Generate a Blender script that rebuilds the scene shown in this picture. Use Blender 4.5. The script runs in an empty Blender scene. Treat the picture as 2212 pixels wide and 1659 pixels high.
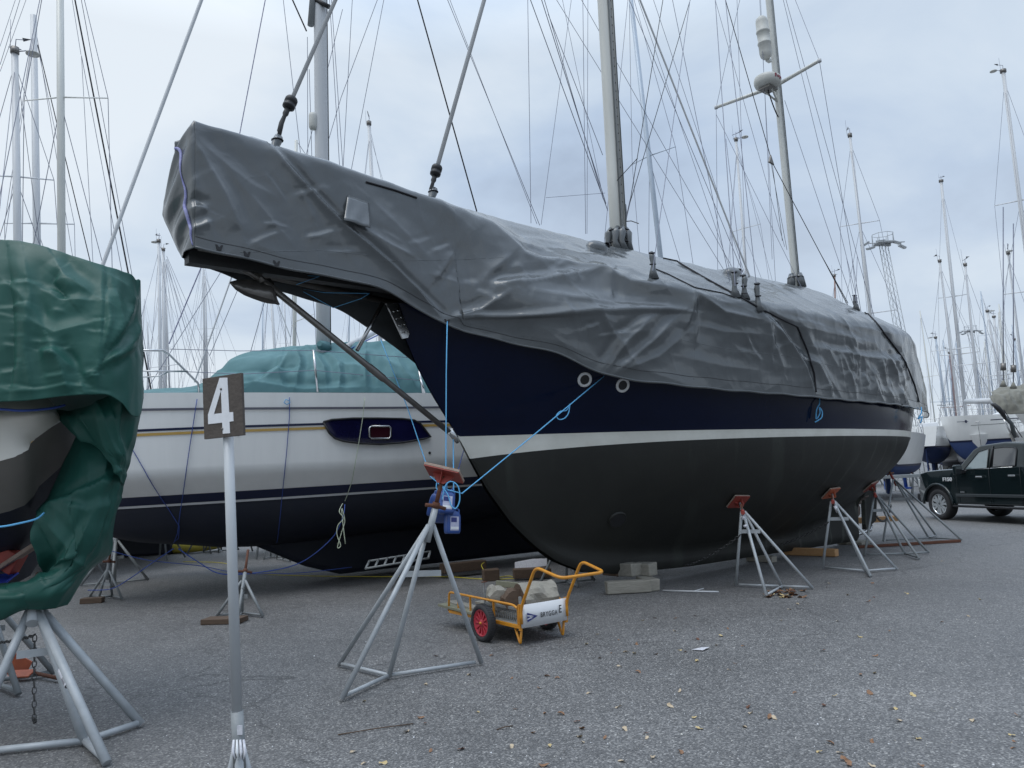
import bpy, bmesh, math, random
import numpy as np
from mathutils import Vector, Matrix, noise
from mathutils.bvhtree import BVHTree
random.seed(7)
PI = math.pi
sc = bpy.context.scene
COL = sc.collection

# ------------------------------------------------------------ camera, world, sun, exposure
F, CX, CY, EYE = 1662.0, 1106.0, 829.5, 1.65
PIT, ROLL = math.atan(.12), -.045
cam_d = bpy.data.cameras.new('camera')
cam = bpy.data.objects.new('camera', cam_d); COL.objects.link(cam); sc.camera = cam
cam_d.sensor_width = 36.0; cam_d.lens = 36.0*F/2212.0
cam_d.clip_start = .05; cam_d.clip_end = 3000
CR = Matrix.Rotation(PI/2+PIT, 3, 'X') @ Matrix.Rotation(ROLL, 3, 'Z')
cam.matrix_world = Matrix.Translation((0, 0, EYE)) @ CR.to_4x4()
CAM = Vector((0, 0, EYE)); CRT = CR.transposed()

SUN_EL, SUN_AZ = 68, 225      # azimuth: degrees clockwise from +Y
sun_d = bpy.data.lights.new('sun', 'SUN'); sun_d.energy = 1.0; sun_d.angle = math.radians(35); sun_d.color = (1, .97, .93)
sun = bpy.data.objects.new('sun', sun_d); COL.objects.link(sun)
_az = math.radians(SUN_AZ); _el = math.radians(SUN_EL)
_sd = Vector((math.sin(_az)*math.cos(_el), math.cos(_az)*math.cos(_el), math.sin(_el)))
sun.rotation_euler = _sd.to_track_quat('Z', 'Y').to_euler()

W = bpy.data.worlds.new('World'); sc.world = W; W.use_nodes = True
nt = W.node_tree; nt.nodes.clear()
def N(t, tp, **k):
    n = t.nodes.new(tp)
    for a, b in k.items():
        if a in n.inputs.keys(): n.inputs[a].default_value = b
        else: setattr(n, a, b)
    return n
sky = N(nt, 'ShaderNodeTexSky', sky_type='NISHITA', sun_disc=False)
sky.sun_elevation = _el; sky.sun_rotation = _az
b1 = N(nt, 'ShaderNodeBackground', Strength=.1); nt.links.new(sky.outputs[0], b1.inputs[0])
tc = N(nt, 'ShaderNodeTexCoord')
sep = N(nt, 'ShaderNodeSeparateXYZ'); nt.links.new(tc.outputs['Generated'], sep.inputs[0])
zc = N(nt, 'ShaderNodeMath', operation='MAXIMUM'); nt.links.new(sep.outputs[2], zc.inputs[0]); zc.inputs[1].default_value = .0
za = N(nt, 'ShaderNodeMath', operation='ADD'); nt.links.new(zc.outputs[0], za.inputs[0]); za.inputs[1].default_value = .32
dv = []
for i in (0, 1):
    m = N(nt, 'ShaderNodeMath', operation='DIVIDE'); nt.links.new(sep.outputs[i], m.inputs[0]); nt.links.new(za.outputs[0], m.inputs[1]); dv.append(m)
cmb = N(nt, 'ShaderNodeCombineXYZ'); nt.links.new(dv[0].outputs[0], cmb.inputs[0]); nt.links.new(dv[1].outputs[0], cmb.inputs[1])
cmb.inputs[2].default_value = 3.3
nz = N(nt, 'ShaderNodeTexNoise', Scale=1.5, Detail=8.0, Roughness=.52, Distortion=.5); nt.links.new(cmb.outputs[0], nz.inputs['Vector'])
nz2 = N(nt, 'ShaderNodeTexNoise', Scale=.45, Detail=2.0, Roughness=.5); nt.links.new(cmb.outputs[0], nz2.inputs['Vector'])
mx = N(nt, 'ShaderNodeMath', operation='MULTIPLY_ADD'); nt.links.new(nz2.outputs[0], mx.inputs[0]); mx.inputs[1].default_value = .7; nt.links.new(nz.outputs[0], mx.inputs[2])
# the right-hand side of the sky is a darker blue-grey bank
mx2 = N(nt, 'ShaderNodeMath', operation='MULTIPLY_ADD'); nt.links.new(sep.outputs[0], mx2.inputs[0]); mx2.inputs[1].default_value = -.16; nt.links.new(mx.outputs[0], mx2.inputs[2])
rp = N(nt, 'ShaderNodeValToRGB'); nt.links.new(mx2.outputs[0], rp.inputs[0])
cr = rp.color_ramp; cr.elements[0].position = .56; cr.elements[0].color = (.41, .50, .64, 1)
cr.elements[1].position = .97; cr.elements[1].color = (.80, .87, .94, 1)
e = cr.elements.new(.68); e.color = (.50, .61, .77, 1)
e = cr.elements.new(.80); e.color = (.63, .73, .85, 1)
# towards the horizon the overcast turns pale and less blue
hz = N(nt, 'ShaderNodeMapRange'); nt.links.new(sep.outputs[2], hz.inputs[0])
hz.inputs[1].default_value = .0; hz.inputs[2].default_value = .38; hz.inputs[3].default_value = .75; hz.inputs[4].default_value = 0
mh = N(nt, 'ShaderNodeMixRGB'); nt.links.new(hz.outputs[0], mh.inputs[0]); nt.links.new(rp.outputs[0], mh.inputs[1]); mh.inputs[2].default_value = (.70, .77, .84, 1)
# an overcast sky is brightest overhead
ov = N(nt, 'ShaderNodeMapRange'); nt.links.new(sep.outputs[2], ov.inputs[0]); ov.inputs[1].default_value = .5; ov.inputs[2].default_value = .95; ov.inputs[3].default_value = 1.0; ov.inputs[4].default_value = 2.7
b2 = N(nt, 'ShaderNodeBackground'); nt.links.new(mh.outputs[0], b2.inputs[0]); nt.links.new(ov.outputs[0], b2.inputs['Strength'])
ms = N(nt, 'ShaderNodeMixShader'); ms.inputs[0].default_value = .93
nt.links.new(b1.outputs[0], ms.inputs[1]); nt.links.new(b2.outputs[0], ms.inputs[2])
wo = N(nt, 'ShaderNodeOutputWorld'); nt.links.new(ms.outputs[0], wo.inputs[0])
sc.view_settings.view_transform = 'Standard'; sc.view_settings.look = 'None'
sc.view_settings.exposure = .06; sc.view_settings.gamma = 1; sc.view_settings.use_curve_mapping = False

# ------------------------------------------------------------ helpers
def ray(u, v): return CR @ Vector(((u-CX)/F, -(v-CY)/F, -1))
def D(u, v, d):                       # point seen at photo position (u,v), d metres ahead
    r = ray(u, v); return CAM + r*(d/r.y)
def G(u, v, z=0):                     # point on the level z
    r = ray(u, v); return CAM + r*((z-EYE)/r.z)
def proj(P):                          # numpy (n,3) -> photo coordinates
    R = np.array(CRT); q = (P-np.array(CAM)) @ R.T
    return CX-F*q[:, 0]/q[:, 2], CY+F*q[:, 1]/q[:, 2]

def mat(name, col, rough=.6, metal=0, col2=None, nscale=3, namt=.5, bump=0, bscale=30, spec=.5, detail=4, coat=0, stretch=None, alpha=1, trans=0, rvar=0):
    m = bpy.data.materials.new(name); m.use_nodes = True; t = m.node_tree
    p = t.nodes['Principled BSDF']; p.inputs['Roughness'].default_value = rough; p.inputs['Metallic'].default_value = metal
    p.inputs['Specular IOR Level'].default_value = spec; p.inputs['Coat Weight'].default_value = coat
    p.inputs['Base Color'].default_value = (*col, 1)
    p.inputs['Transmission Weight'].default_value = trans
    if col2 or bump or rvar:
        c = N(t, 'ShaderNodeTexCoord'); src = c.outputs['Object']
        if stretch:
            mp = N(t, 'ShaderNodeMapping'); mp.inputs['Scale'].default_value = stretch; t.links.new(src, mp.inputs[0]); src = mp.outputs[0]
    if col2:
        n = N(t, 'ShaderNodeTexNoise', Scale=nscale, Detail=detail, Roughness=.6); t.links.new(src, n.inputs['Vector'])
        r = N(t, 'ShaderNodeMapRange'); r.inputs[1].default_value = .5-namt*.35; r.inputs[2].default_value = .5+namt*.35
        t.links.new(n.outputs[0], r.inputs[0])
        x = N(t, 'ShaderNodeMixRGB'); x.inputs[1].default_value = (*col, 1); x.inputs[2].default_value = (*col2, 1)
        t.links.new(r.outputs[0], x.inputs[0]); t.links.new(x.outputs[0], p.inputs['Base Color'])
    if rvar:
        n = N(t, 'ShaderNodeTexNoise', Scale=nscale*1.7, Detail=3); t.links.new(src, n.inputs['Vector'])
        r = N(t, 'ShaderNodeMapRange'); r.inputs[1].default_value = .3; r.inputs[2].default_value = .7
        r.inputs[3].default_value = rough-rvar; r.inputs[4].default_value = rough+rvar
        t.links.new(n.outputs[0], r.inputs[0]); t.links.new(r.outputs[0], p.inputs['Roughness'])
    if bump:
        n = N(t, 'ShaderNodeTexNoise', Scale=bscale, Detail=5); t.links.new(src, n.inputs['Vector'])
        b = N(t, 'ShaderNodeBump', Strength=bump, Distance=.01); t.links.new(n.outputs[0], b.inputs['Height']); t.links.new(b.outputs[0], p.inputs['Normal'])
    return m

M = {}
M['tarp'] = mat('grey_tarpaulin', (.076, .084, .089), .19, 0, (.1, .108, .113), 1.2, .8, 0, 9, spec=.5, rvar=.05)
M['green'] = mat('green_tarpaulin', (.010, .064, .050), .48, 0, (.018, .088, .070), 1.6, .8, .15, 20, spec=.3, rvar=.08)
M['teal'] = mat('faded_teal_cover', (.12, .235, .25), .65, 0, (.06, .145, .155), 1.3, .9, .3, 14, spec=.25)
M['canvas'] = mat('grey_canvas', (.26, .255, .22), .9, 0, (.16, .155, .135), 4, .8, .4, 12, spec=.2)
M['navy'] = mat('navy_gelcoat', (.0011, .0042, .019), .16, 0, (.002, .006, .026), 1.0, .6, .02, 3, spec=.2, coat=.0, rvar=.04)
M['boot'] = mat('cream_boot_stripe', (.68, .67, .61), .4, 0, (.56, .55, .49), 2.5, .6)
M['anti'] = mat('dark_green_bottom_paint', (.026, .0265, .0235), .5, 0, (.015, .0155, .0138), .9, .8, .15, 30, spec=.3)
M['antin'] = mat('navy_bottom_paint', (.012, .015, .028), .6, 0, (.022, .025, .034), 1.5, .8, .2, 25, spec=.3)
M['antib'] = mat('blue_bottom_paint', (.01, .03, .13), .6, 0, (.014, .035, .1), 1.5, .8)
M['white'] = mat('white_gelcoat', (.87, .87, .85), .22, 0, (.78, .78, .765), 2.2, .8, spec=.5, stretch=(1.6, 1.6, .22))
M['deck'] = mat('white_deck', (.66, .67, .68), .6, 0, (.56, .57, .58), 2, .5)
M['cream'] = mat('offwhite_gelcoat', (.6, .58, .52), .4, 0, (.5, .48, .43), 1, .6)
M['gold'] = mat('gold_stripe', (.5, .32, .09), .4)
M['nstripe'] = mat('navy_stripe', (.008, .014, .05), .35)
M['rubb'] = mat('rub_rail', (.12, .12, .15), .4)
M['alu'] = mat('mast_aluminium', (.60, .60, .56), .42, .08, (.50, .50, .47), 1.5, .6, stretch=(6, 6, .4))
M['aluw'] = mat('white_painted_mast', (.55, .56, .57), .4, 0, (.47, .48, .49), 1.5, .6, stretch=(5, 5, .4))
M['alub'] = mat('blue_grey_mast', (.42, .48, .55), .45, .2, (.36, .41, .47), 1.5, .6)
M['red_mast'] = mat('brown_mast', (.2, .11, .09), .5, 0, (.26, .17, .14), 2, .6)
M['steel'] = mat('stainless_steel', (.55, .55, .55), .22, 1.0, (.42, .42, .42), 8, .5)
M['darksteel'] = mat('weathered_steel_tube', (.12, .11, .10), .35, .6, (.2, .19, .18), 6, .7)
M['wire'] = mat('rigging_wire', (.17, .18, .23), .45, .3)
M['wired'] = mat('black_rope', (.012, .012, .016), .8)
M['rope_b'] = mat('light_blue_rope', (.1, .38, .68), .7, 0, (.16, .48, .78), 60, .8)
M['rope_n'] = mat('dark_blue_rope', (.02, .05, .25), .7, 0, (.05, .1, .35), 60, .8)
M['rope_w'] = mat('pale_rope', (.55, .6, .45), .8, 0, (.4, .45, .35), 50, .8)
M['rope_s'] = mat('speckled_rope', (.45, .45, .5), .8, 0, (.1, .1, .25), 70, .4)
M['yellowc'] = mat('yellow_cable', (.45, .38, .03), .6)
M['galv'] = mat('galvanised_steel', (.30, .325, .34), .48, .12, (.42, .44, .455), 9, .9, .12, 40, rvar=.08)
M['galvd'] = mat('dull_galvanised_steel', (.19, .205, .21), .55, .12, (.28, .295, .30), 9, .9, .12, 40)
M['pole'] = mat('pale_grey_pole', (.47, .49, .505), .45, .08, (.40, .42, .435), 5, .8, .08, 40, stretch=(4, 4, .5))
M['rust'] = mat('rusty_screw', (.09, .035, .02), .8, .2, (.15, .06, .035), 25, .9, .4, 60)
M['redpad'] = mat('red_pad_paint', (.33, .045, .03), .6, 0, (.2, .035, .025), 9, .8, .2, 30)
M['orange'] = mat('orange_pad_paint', (.48, .12, .05), .6, 0, (.33, .08, .04), 12, .8, .2, 30)
M['ply'] = mat('weathered_plywood', (.2, .13, .1), .8, 0, (.34, .27, .22), 14, .9, .3, 30)
M['wood'] = mat('weathered_grey_wood', (.2, .185, .155), .85, 0, (.32, .3, .255), 5, 1, .6, 14, stretch=(1, 6, 6))
M['woodg'] = mat('greenish_weathered_wood', (.17, .17, .11), .85, 0, (.25, .24, .18), 6, 1, .5, 16, stretch=(1, 6, 6))
M['woodo'] = mat('fresh_timber', (.36, .19, .08), .8, 0, (.45, .27, .13), 6, 1, .3, 16, stretch=(1, 6, 6))
M['woodd'] = mat('dark_timber', (.07, .045, .03), .85, 0, (.12, .08, .055), 6, 1, .4, 16, stretch=(1, 6, 6))
M['yellow'] = mat('yellow_cart_paint', (.62, .27, .018), .4, 0, (.5, .2, .02), 14, .7, .08, 40)
M['signw'] = mat('white_enamel', (.68, .69, .70), .3, 0, (.62, .63, .64), 3, .6)
M['brown'] = mat('brown_sign_board', (.065, .052, .044), .75, 0, (.09, .075, .063), 22, .9, .5, 50)
M['numw'] = mat('white_number_paint', (.74, .75, .77), .55, 0, (.66, .67, .69), 30, .6)
M['ink'] = mat('black_lettering', (.012, .012, .014), .5)
M['inkb'] = mat('blue_lettering', (.02, .03, .16), .5)
M['inkr'] = mat('maroon_lettering', (.2, .012, .03), .5)
M['redrim'] = mat('red_plastic_rim', (.45, .03, .05), .38, 0, (.36, .03, .045), 12, .7)
M['rubber'] = mat('black_rubber', (.018, .018, .02), .75, 0, (.03, .03, .032), 18, .8, .3, 50)
M['black'] = mat('black_plastic', (.012, .012, .014), .5)
M['dark'] = mat('dark_underside', (.018, .019, .02), .6, 0, (.03, .031, .032), 4, .8)
M['paint'] = mat('dark_truck_paint', (.010, .018, .020), .12, .15, None, spec=.5, coat=.3)
M['under'] = mat('shaded_hull_underside', (.2, .185, .165), .6, 0, (.11, .10, .09), 1.2, .8)  # off-white hull underside, its shade mixed into the darker base colours
M['truckgray'] = mat('grey_trim', (.06, .07, .075), .3, .3, None, coat=.5)
M['chrome'] = mat('chrome', (.75, .76, .77), .1, 1.0)
M['glass'] = mat('tinted_glass', (.018, .022, .025), .03, 0, None, spec=1.0, coat=1)
M['glassl'] = mat('pale_window_glass', (.2, .25, .26), .05, 0, None, spec=.9, coat=.8)
M['maroon'] = mat('dark_red_porthole', (.035, .006, .012), .15)
M['pglass'] = mat('dark_hull_window', (.006, .006, .03), .06, 0, (.01, .01, .05), 2, .5, spec=.6)
M['jug'] = mat('blue_plastic_jug', (.02, .055, .21), .35, 0, (.03, .08, .27), 6, .6)
M['label'] = mat('jug_label', (.35, .36, .5), .5, 0, (.5, .5, .6), 30, .6)
M['bronze'] = mat('bronze_propeller', (.13, .10, .085), .6, .5, (.2, .17, .15), 20, .8)
M['radome'] = mat('white_radome', (.5, .5, .47), .5, 0, (.42, .42, .39), 6, .5)
M['foil'] = mat('silver_sheet', (.75, .76, .78), .15, .9, None, bump=.4, bscale=12)
M['leaf1'] = mat('brown_leaf', (.17, .085, .045), .7, 0, (.27, .15, .08), 30, .8)
M['leaf2'] = mat('yellow_leaf', (.45, .33, .13), .7, 0, (.5, .4, .22), 30, .8)
M['leaf3'] = mat('pale_leaf', (.5, .42, .3), .7, 0, (.38, .28, .18), 30, .8)
M['leaf4'] = mat('dark_leaf', (.08, .035, .02), .7, 0, (.16, .07, .04), 30, .8)
M['blue_post'] = mat('blue_painted_steel', (.02, .07, .33), .5, 0, (.03, .08, .25), 4, .6)
M['sticker'] = mat('white_sticker', (.7, .7, .72), .5, 0, (.45, .45, .5), 60, .7)
M['ybag'] = mat('yellow_plastic', (.6, .5, .08), .5)
M['bluebag'] = mat('blue_plastic_sheet', (.02, .05, .35), .5)
M['chain'] = mat('dull_chain', (.1, .1, .1), .55, .7)
M['lens'] = mat('floodlight_lens', (.5, .52, .52), .3)
M['tree'] = mat('distant_foliage', (.035, .05, .03), .9, 0, (.06, .075, .045), .5, .9)

def crumple(name, layers, base='Object'):
    m = M[name]; t = m.node_tree; p = t.nodes['Principled BSDF']; c = N(t, 'ShaderNodeTexCoord'); prev = None
    nd = N(t, 'ShaderNodeTexNoise', Scale=1.3, Detail=2.0); t.links.new(c.outputs[base], nd.inputs['Vector'])
    add = N(t, 'ShaderNodeVectorMath', operation='MULTIPLY_ADD'); t.links.new(nd.outputs['Color'], add.inputs[0]); add.inputs[1].default_value = (.7, .7, .7); t.links.new(c.outputs[base], add.inputs[2])
    for sc_, st_, dist in layers:
        v = N(t, 'ShaderNodeTexVoronoi', Scale=sc_); v.feature = 'F1'; t.links.new(add.outputs[0], v.inputs['Vector'])
        b = N(t, 'ShaderNodeBump', Strength=st_, Distance=dist); t.links.new(v.outputs['Distance'], b.inputs['Height'])
        if prev: t.links.new(prev.outputs[0], b.inputs['Normal'])
        prev = b
    t.links.new(prev.outputs[0], p.inputs['Normal'])
M['tarp'].node_tree.nodes['Principled BSDF'].inputs['IOR'].default_value = 1.6
crumple('tarp', ((1.7, .22, .10), (6.5, .07, .03), (24, .05, .006)))
crumple('green', ((2.2, .15, .08), (9, .06, .02)))
crumple('teal', ((2, .15, .07),))

class MB:
    def __init__(s): s.v = []; s.f = []; s.m = []; s.sm = []; s.mats = []
    def mi(s, m):
        m = M[m] if isinstance(m, str) else m
        if m not in s.mats: s.mats.append(m)
        return s.mats.index(m)
    def add(s, vs, fs, m, smooth=False):
        o = len(s.v); s.v += [tuple(v) for v in vs]; i = s.mi(m)
        for f in fs: s.f.append(tuple(a+o for a in f)); s.m.append(i); s.sm.append(smooth)
        return s
    def box(s, c, d, m, R=None):       # centre, full sizes, optional 3x3 rotation
        c = Vector(c); vs = []
        for x in (-.5, .5):
            for y in (-.5, .5):
                for z in (-.5, .5):
                    p = Vector((x*d[0], y*d[1], z*d[2])); vs.append(c+(R@p if R else p))
        return s.add(vs, [(0, 1, 3, 2), (4, 6, 7, 5), (0, 4, 5, 1), (2, 3, 7, 6), (0, 2, 6, 4), (1, 5, 7, 3)], m)
    def tube(s, pts, r, m, n=8, cap=True, flat=1, smooth=True):
        pts = [Vector(p) for p in pts]; k = len(pts); rs = r if isinstance(r, (list, tuple)) else [r]*k
        vs = []; up = None
        for i, p in enumerate(pts):
            t = (pts[min(i+1, k-1)]-pts[max(i-1, 0)])
            if t.length < 1e-9: t = Vector((0, 0, 1))
            t.normalize()
            if up is None: up = t.orthogonal().normalized()
            else:
                up = up-t*up.dot(t)
                up = up.normalized() if up.length > 1e-6 else t.orthogonal().normalized()
            b = t.cross(up)
            for j in range(n):
                a = 2*PI*j/n; vs.append(p+(up*math.cos(a)+b*math.sin(a)*flat)*rs[i])
        fs = [(i*n+j, i*n+(j+1) % n, (i+1)*n+(j+1) % n, (i+1)*n+j) for i in range(k-1) for j in range(n)]
        s.add(vs, fs, m, smooth)
        if cap:
            o = len(s.v)-len(vs); mi = s.mi(m)
            s.f += [tuple(o+j for j in reversed(range(n))), tuple(o+(k-1)*n+j for j in range(n))]; s.m += [mi, mi]; s.sm += [False, False]
        return s
    def lathe(s, prof, m, T=None, n=20, smooth=True):    # prof: (radius, height) about local Z
        T = T or Matrix.Identity(4); vs = [T@Vector((r*math.cos(2*PI*j/n), r*math.sin(2*PI*j/n), z)) for r, z in prof for j in range(n)]
        fs = [(i*n+j, i*n+(j+1) % n, (i+1)*n+(j+1) % n, (i+1)*n+j) for i in range(len(prof)-1) for j in range(n)]
        return s.add(vs, fs, m, smooth)
    def prism(s, poly, h0, h1, m, T=None):     # polygon in local XY extruded along Z
        T = T or Matrix.Identity(4); n = len(poly)
        vs = [T@Vector((x, y, h)) for h in (h0, h1) for x, y in poly]
        fs = [tuple(reversed(range(n))), tuple(range(n, 2*n))]+[(i, (i+1) % n, n+(i+1) % n, n+i) for i in range(n)]
        return s.add(vs, fs, m)
    def build(s, name, parent=None, bevel=0, solid=0, **tags):
        me = bpy.data.meshes.new(name); me.from_pydata(s.v, [], s.f); me.update()
        for m in s.mats: me.materials.append(m)
        me.polygons.foreach_set('material_index', s.m); me.polygons.foreach_set('use_smooth', s.sm)
        o = bpy.data.objects.new(name, me); COL.objects.link(o)
        if parent: o.parent = parent; o.matrix_parent_inverse = parent.matrix_basis.inverted()
        if solid:
            md = o.modifiers.new('s', 'SOLIDIFY'); md.thickness = solid; md.offset = -1
        if bevel:
            md = o.modifiers.new('b', 'BEVEL'); md.width = bevel; md.segments = 2; md.limit_method = 'ANGLE'; md.angle_limit = .6
        for k, v in tags.items(): o[k] = v
        return o
def recalc(o):
    bm = bmesh.new(); bm.from_mesh(o.data); bmesh.ops.remove_doubles(bm, verts=bm.verts, dist=1e-5)
    bmesh.ops.recalc_face_normals(bm, faces=bm.faces); bm.to_mesh(o.data); bm.free()
def thing(name, loc, label, cat, group=None, rz=0):
    o = bpy.data.objects.new(name, None); COL.objects.link(o); o.empty_display_size = .2
    o.location = loc; o.rotation_euler = (0, 0, rz); o['label'] = label; o['category'] = cat
    if group: o['group'] = group
    return o
def top(o, label, cat, group=None):
    o['label'] = label; o['category'] = cat
    if group: o['group'] = group
    return o
def text(s, T, size, m, name, parent, ext=.002, ax=1.0, align='CENTER', bold=0, sp=1.0):
    c = bpy.data.curves.new(name, 'FONT'); c.space_character = sp; c.body = s; c.size = size; c.extrude = ext; c.align_x = align; c.align_y = 'CENTER'; c.offset = bold
    o = bpy.data.objects.new(name, c); dg = bpy.context.evaluated_depsgraph_get()
    COL.objects.link(o); dg.update(); me = bpy.data.meshes.new_from_object(o.evaluated_get(bpy.context.evaluated_depsgraph_get()))
    bpy.data.objects.remove(o); me.transform(T @ Matrix.Diagonal((ax, 1, 1, 1)))
    me.materials.clear(); me.materials.append(M[m]); me.name = name
    o = bpy.data.objects.new(name, me); COL.objects.link(o)
    if parent: o.parent = parent; o.matrix_parent_inverse = parent.matrix_basis.inverted()
    return o
def frame(o, x, y, z=None):           # 4x4 from origin and axes
    x = Vector(x).normalized(); y = Vector(y); z = x.cross(y).normalized() if z is None else Vector(z).normalized(); x = (x-z*x.dot(z)).normalized(); y = z.cross(x)
    m = Matrix((x, y, z)).transposed().to_4x4(); m.translation = Vector(o); return m
def lerp(a, b, t): return a+(b-a)*t
def interp(x, xs, ys): return float(np.interp(x, xs, ys))
def sspline(xs, ys):                  # smooth (monotone-ish) interpolation, numpy
    xs = np.array(xs, float); ys = np.array(ys, float); h = np.diff(xs); d = np.diff(ys)/h
    m = np.concatenate([[d[0]], (d[:-1]+d[1:])/2, [d[-1]]])
    for i in range(1, len(m)-1):
        if d[i-1]*d[i] <= 0: m[i] = 0
    def f(x):
        x = np.clip(np.asarray(x, float), xs[0], xs[-1]); i = np.clip(np.searchsorted(xs, x)-1, 0, len(h)-1)
        t = (x-xs[i])/h[i]
        return (2*t**3-3*t**2+1)*ys[i]+(t**3-2*t**2+t)*h[i]*m[i]+(-2*t**3+3*t**2)*ys[i+1]+(t**3-t**2)*h[i]*m[i+1]
    return f
def catenary(a, b, sag, n=14): return [Vector(a).lerp(Vector(b), i/n)-Vector((0, 0, sag*4*(i/n)*(1-i/n))) for i in range(n+1)]

# ------------------------------------------------------------ ground
def ground():
    m = bpy.data.materials.new('worn_asphalt'); m.use_nodes = True; t = m.node_tree; p = t.nodes['Principled BSDF']
    c = N(t, 'ShaderNodeTexCoord'); L = t.links.new
    v1 = N(t, 'ShaderNodeTexVoronoi', Scale=85.0); L(c.outputs['Object'], v1.inputs['Vector'])
    wn = N(t, 'ShaderNodeTexNoise', Scale=70.0, Detail=3.0); L(c.outputs['Object'], wn.inputs['Vector'])
    r1 = N(t, 'ShaderNodeValToRGB'); L(v1.outputs['Color'], r1.inputs[0])
    q = r1.color_ramp; q.elements[0].position = .0; q.elements[0].color = (.115, .116, .120, 1)
    q.elements[1].position = 1; q.elements[1].color = (.56, .555, .54, 1)
    for ps, cl in ((.35, (.135, .137, .142, 1)), (.6, (.205, .207, .212, 1)), (.8, (.30, .30, .30, 1))):
        el = q.elements.new(ps); el.color = cl
    n2 = N(t, 'ShaderNodeTexNoise', Scale=.55, Detail=7.0, Roughness=.62); L(c.outputs['Object'], n2.inputs['Vector'])
    r2 = N(t, 'ShaderNodeMapRange'); L(n2.outputs[0], r2.inputs[0]); r2.inputs[1].default_value = .3; r2.inputs[2].default_value = .7; r2.inputs[3].default_value = 1.02; r2.inputs[4].default_value = 1.36
    n3 = N(t, 'ShaderNodeTexNoise', Scale=9.0, Detail=4.0, Roughness=.6); L(c.outputs['Object'], n3.inputs['Vector'])
    r3 = N(t, 'ShaderNodeMapRange'); L(n3.outputs[0], r3.inputs[0]); r3.inputs[1].default_value = .3; r3.inputs[2].default_value = .7; r3.inputs[3].default_value = .86; r3.inputs[4].default_value = 1.12
    mm = N(t, 'ShaderNodeMath', operation='MULTIPLY'); L(r2.outputs[0], mm.inputs[0]); L(r3.outputs[0], mm.inputs[1])
    r4 = N(t, 'ShaderNodeMapRange'); L(wn.outputs[0], r4.inputs[0]); r4.inputs[1].default_value = .3; r4.inputs[2].default_value = .7; r4.inputs[3].default_value = .7; r4.inputs[4].default_value = 1.3
    m2 = N(t, 'ShaderNodeMath', operation='MULTIPLY'); L(mm.outputs[0], m2.inputs[0]); L(r4.outputs[0], m2.inputs[1])
    vm = N(t, 'ShaderNodeVectorMath', operation='SCALE'); L(r1.outputs[0], vm.inputs[0]); L(m2.outputs[0], vm.inputs['Scale']); n5 = N(t, 'ShaderNodeTexNoise', Scale=.17, Detail=5.0, Roughness=.55, Distortion=.6); L(c.outputs['Object'], n5.inputs['Vector'])
    r5 = N(t, 'ShaderNodeMapRange'); L(n5.outputs[0], r5.inputs[0]); r5.inputs[1].default_value = .36; r5.inputs[2].default_value = .60; r5.inputs[3].default_value = .86; r5.inputs[4].default_value = 1.08
    vc = N(t, 'ShaderNodeTexVoronoi', Scale=.21); vc.feature = 'DISTANCE_TO_EDGE'
    nd = N(t, 'ShaderNodeTexNoise', Scale=1.6, Detail=6.0); L(c.outputs['Object'], nd.inputs['Vector'])
    ad = N(t, 'ShaderNodeVectorMath', operation='MULTIPLY_ADD'); L(nd.outputs['Color'], ad.inputs[0]); ad.inputs[1].default_value = (1.1, 1.1, 0); L(c.outputs['Object'], ad.inputs[2]); L(ad.outputs[0], vc.inputs['Vector'])
    rc = N(t, 'ShaderNodeMapRange'); L(vc.outputs['Distance'], rc.inputs[0]); rc.inputs[1].default_value = .0; rc.inputs[2].default_value = .0035; rc.inputs[3].default_value = .55; rc.inputs[4].default_value = 1
    m6 = N(t, 'ShaderNodeMath', operation='MULTIPLY'); L(r5.outputs[0], m6.inputs[0]); L(rc.outputs[0], m6.inputs[1])
    vs_ = N(t, 'ShaderNodeVectorMath', operation='SCALE'); L(vm.outputs[0], vs_.inputs[0]); L(m6.outputs[0], vs_.inputs['Scale']); vm = vs_
    vt = N(t, 'ShaderNodeVectorMath', operation='MULTIPLY'); L(vm.outputs[0], vt.inputs[0]); vt.inputs[1].default_value = (.595, .58, .56); L(vt.outputs[0], p.inputs['Base Color'])
    rr = N(t, 'ShaderNodeMapRange'); L(n2.outputs[0], rr.inputs[0]); rr.inputs[1].default_value = .3; rr.inputs[2].default_value = .7; rr.inputs[3].default_value = .5; rr.inputs[4].default_value = .72
    L(rr.outputs[0], p.inputs['Roughness'])
    b = N(t, 'ShaderNodeBump', Strength=.6, Distance=.006); L(v1.outputs['Distance'], b.inputs['Height']); L(b.outputs[0], p.inputs['Normal'])
    bm = MB()
    n = 30; xs = [-400+800*i/n for i in range(n+1)]
    bm.add([(-500, -300, 0), (500, -300, 0), (500, 900, 0), (-500, 900, 0)], [(0, 1, 2, 3)], m)
    o = bm.build('ground'); o['kind'] = 'structure'
ground()
# ------------------------------------------------------------ the big blue ketch (centre line 40 degrees to the picture)
BO = Vector((1.352, 11.2945, 0)); BA = Vector((.7615, .6482, 0)); BN = Vector((.6482, -.7615, 0))
def WB(s, off, z): return BO+BA*s+BN*off+Vector((0, 0, z))
def PL(u, v, off=0):                  # photo position on the vertical plane `off` to port of the centre line
    r = ray(u, v); t = (BO+BN*off-CAM).dot(BN)/r.dot(BN); return CAM+r*t
def SO(p): q = p-BO; return q.dot(BA), q.dot(BN), p.z

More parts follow.
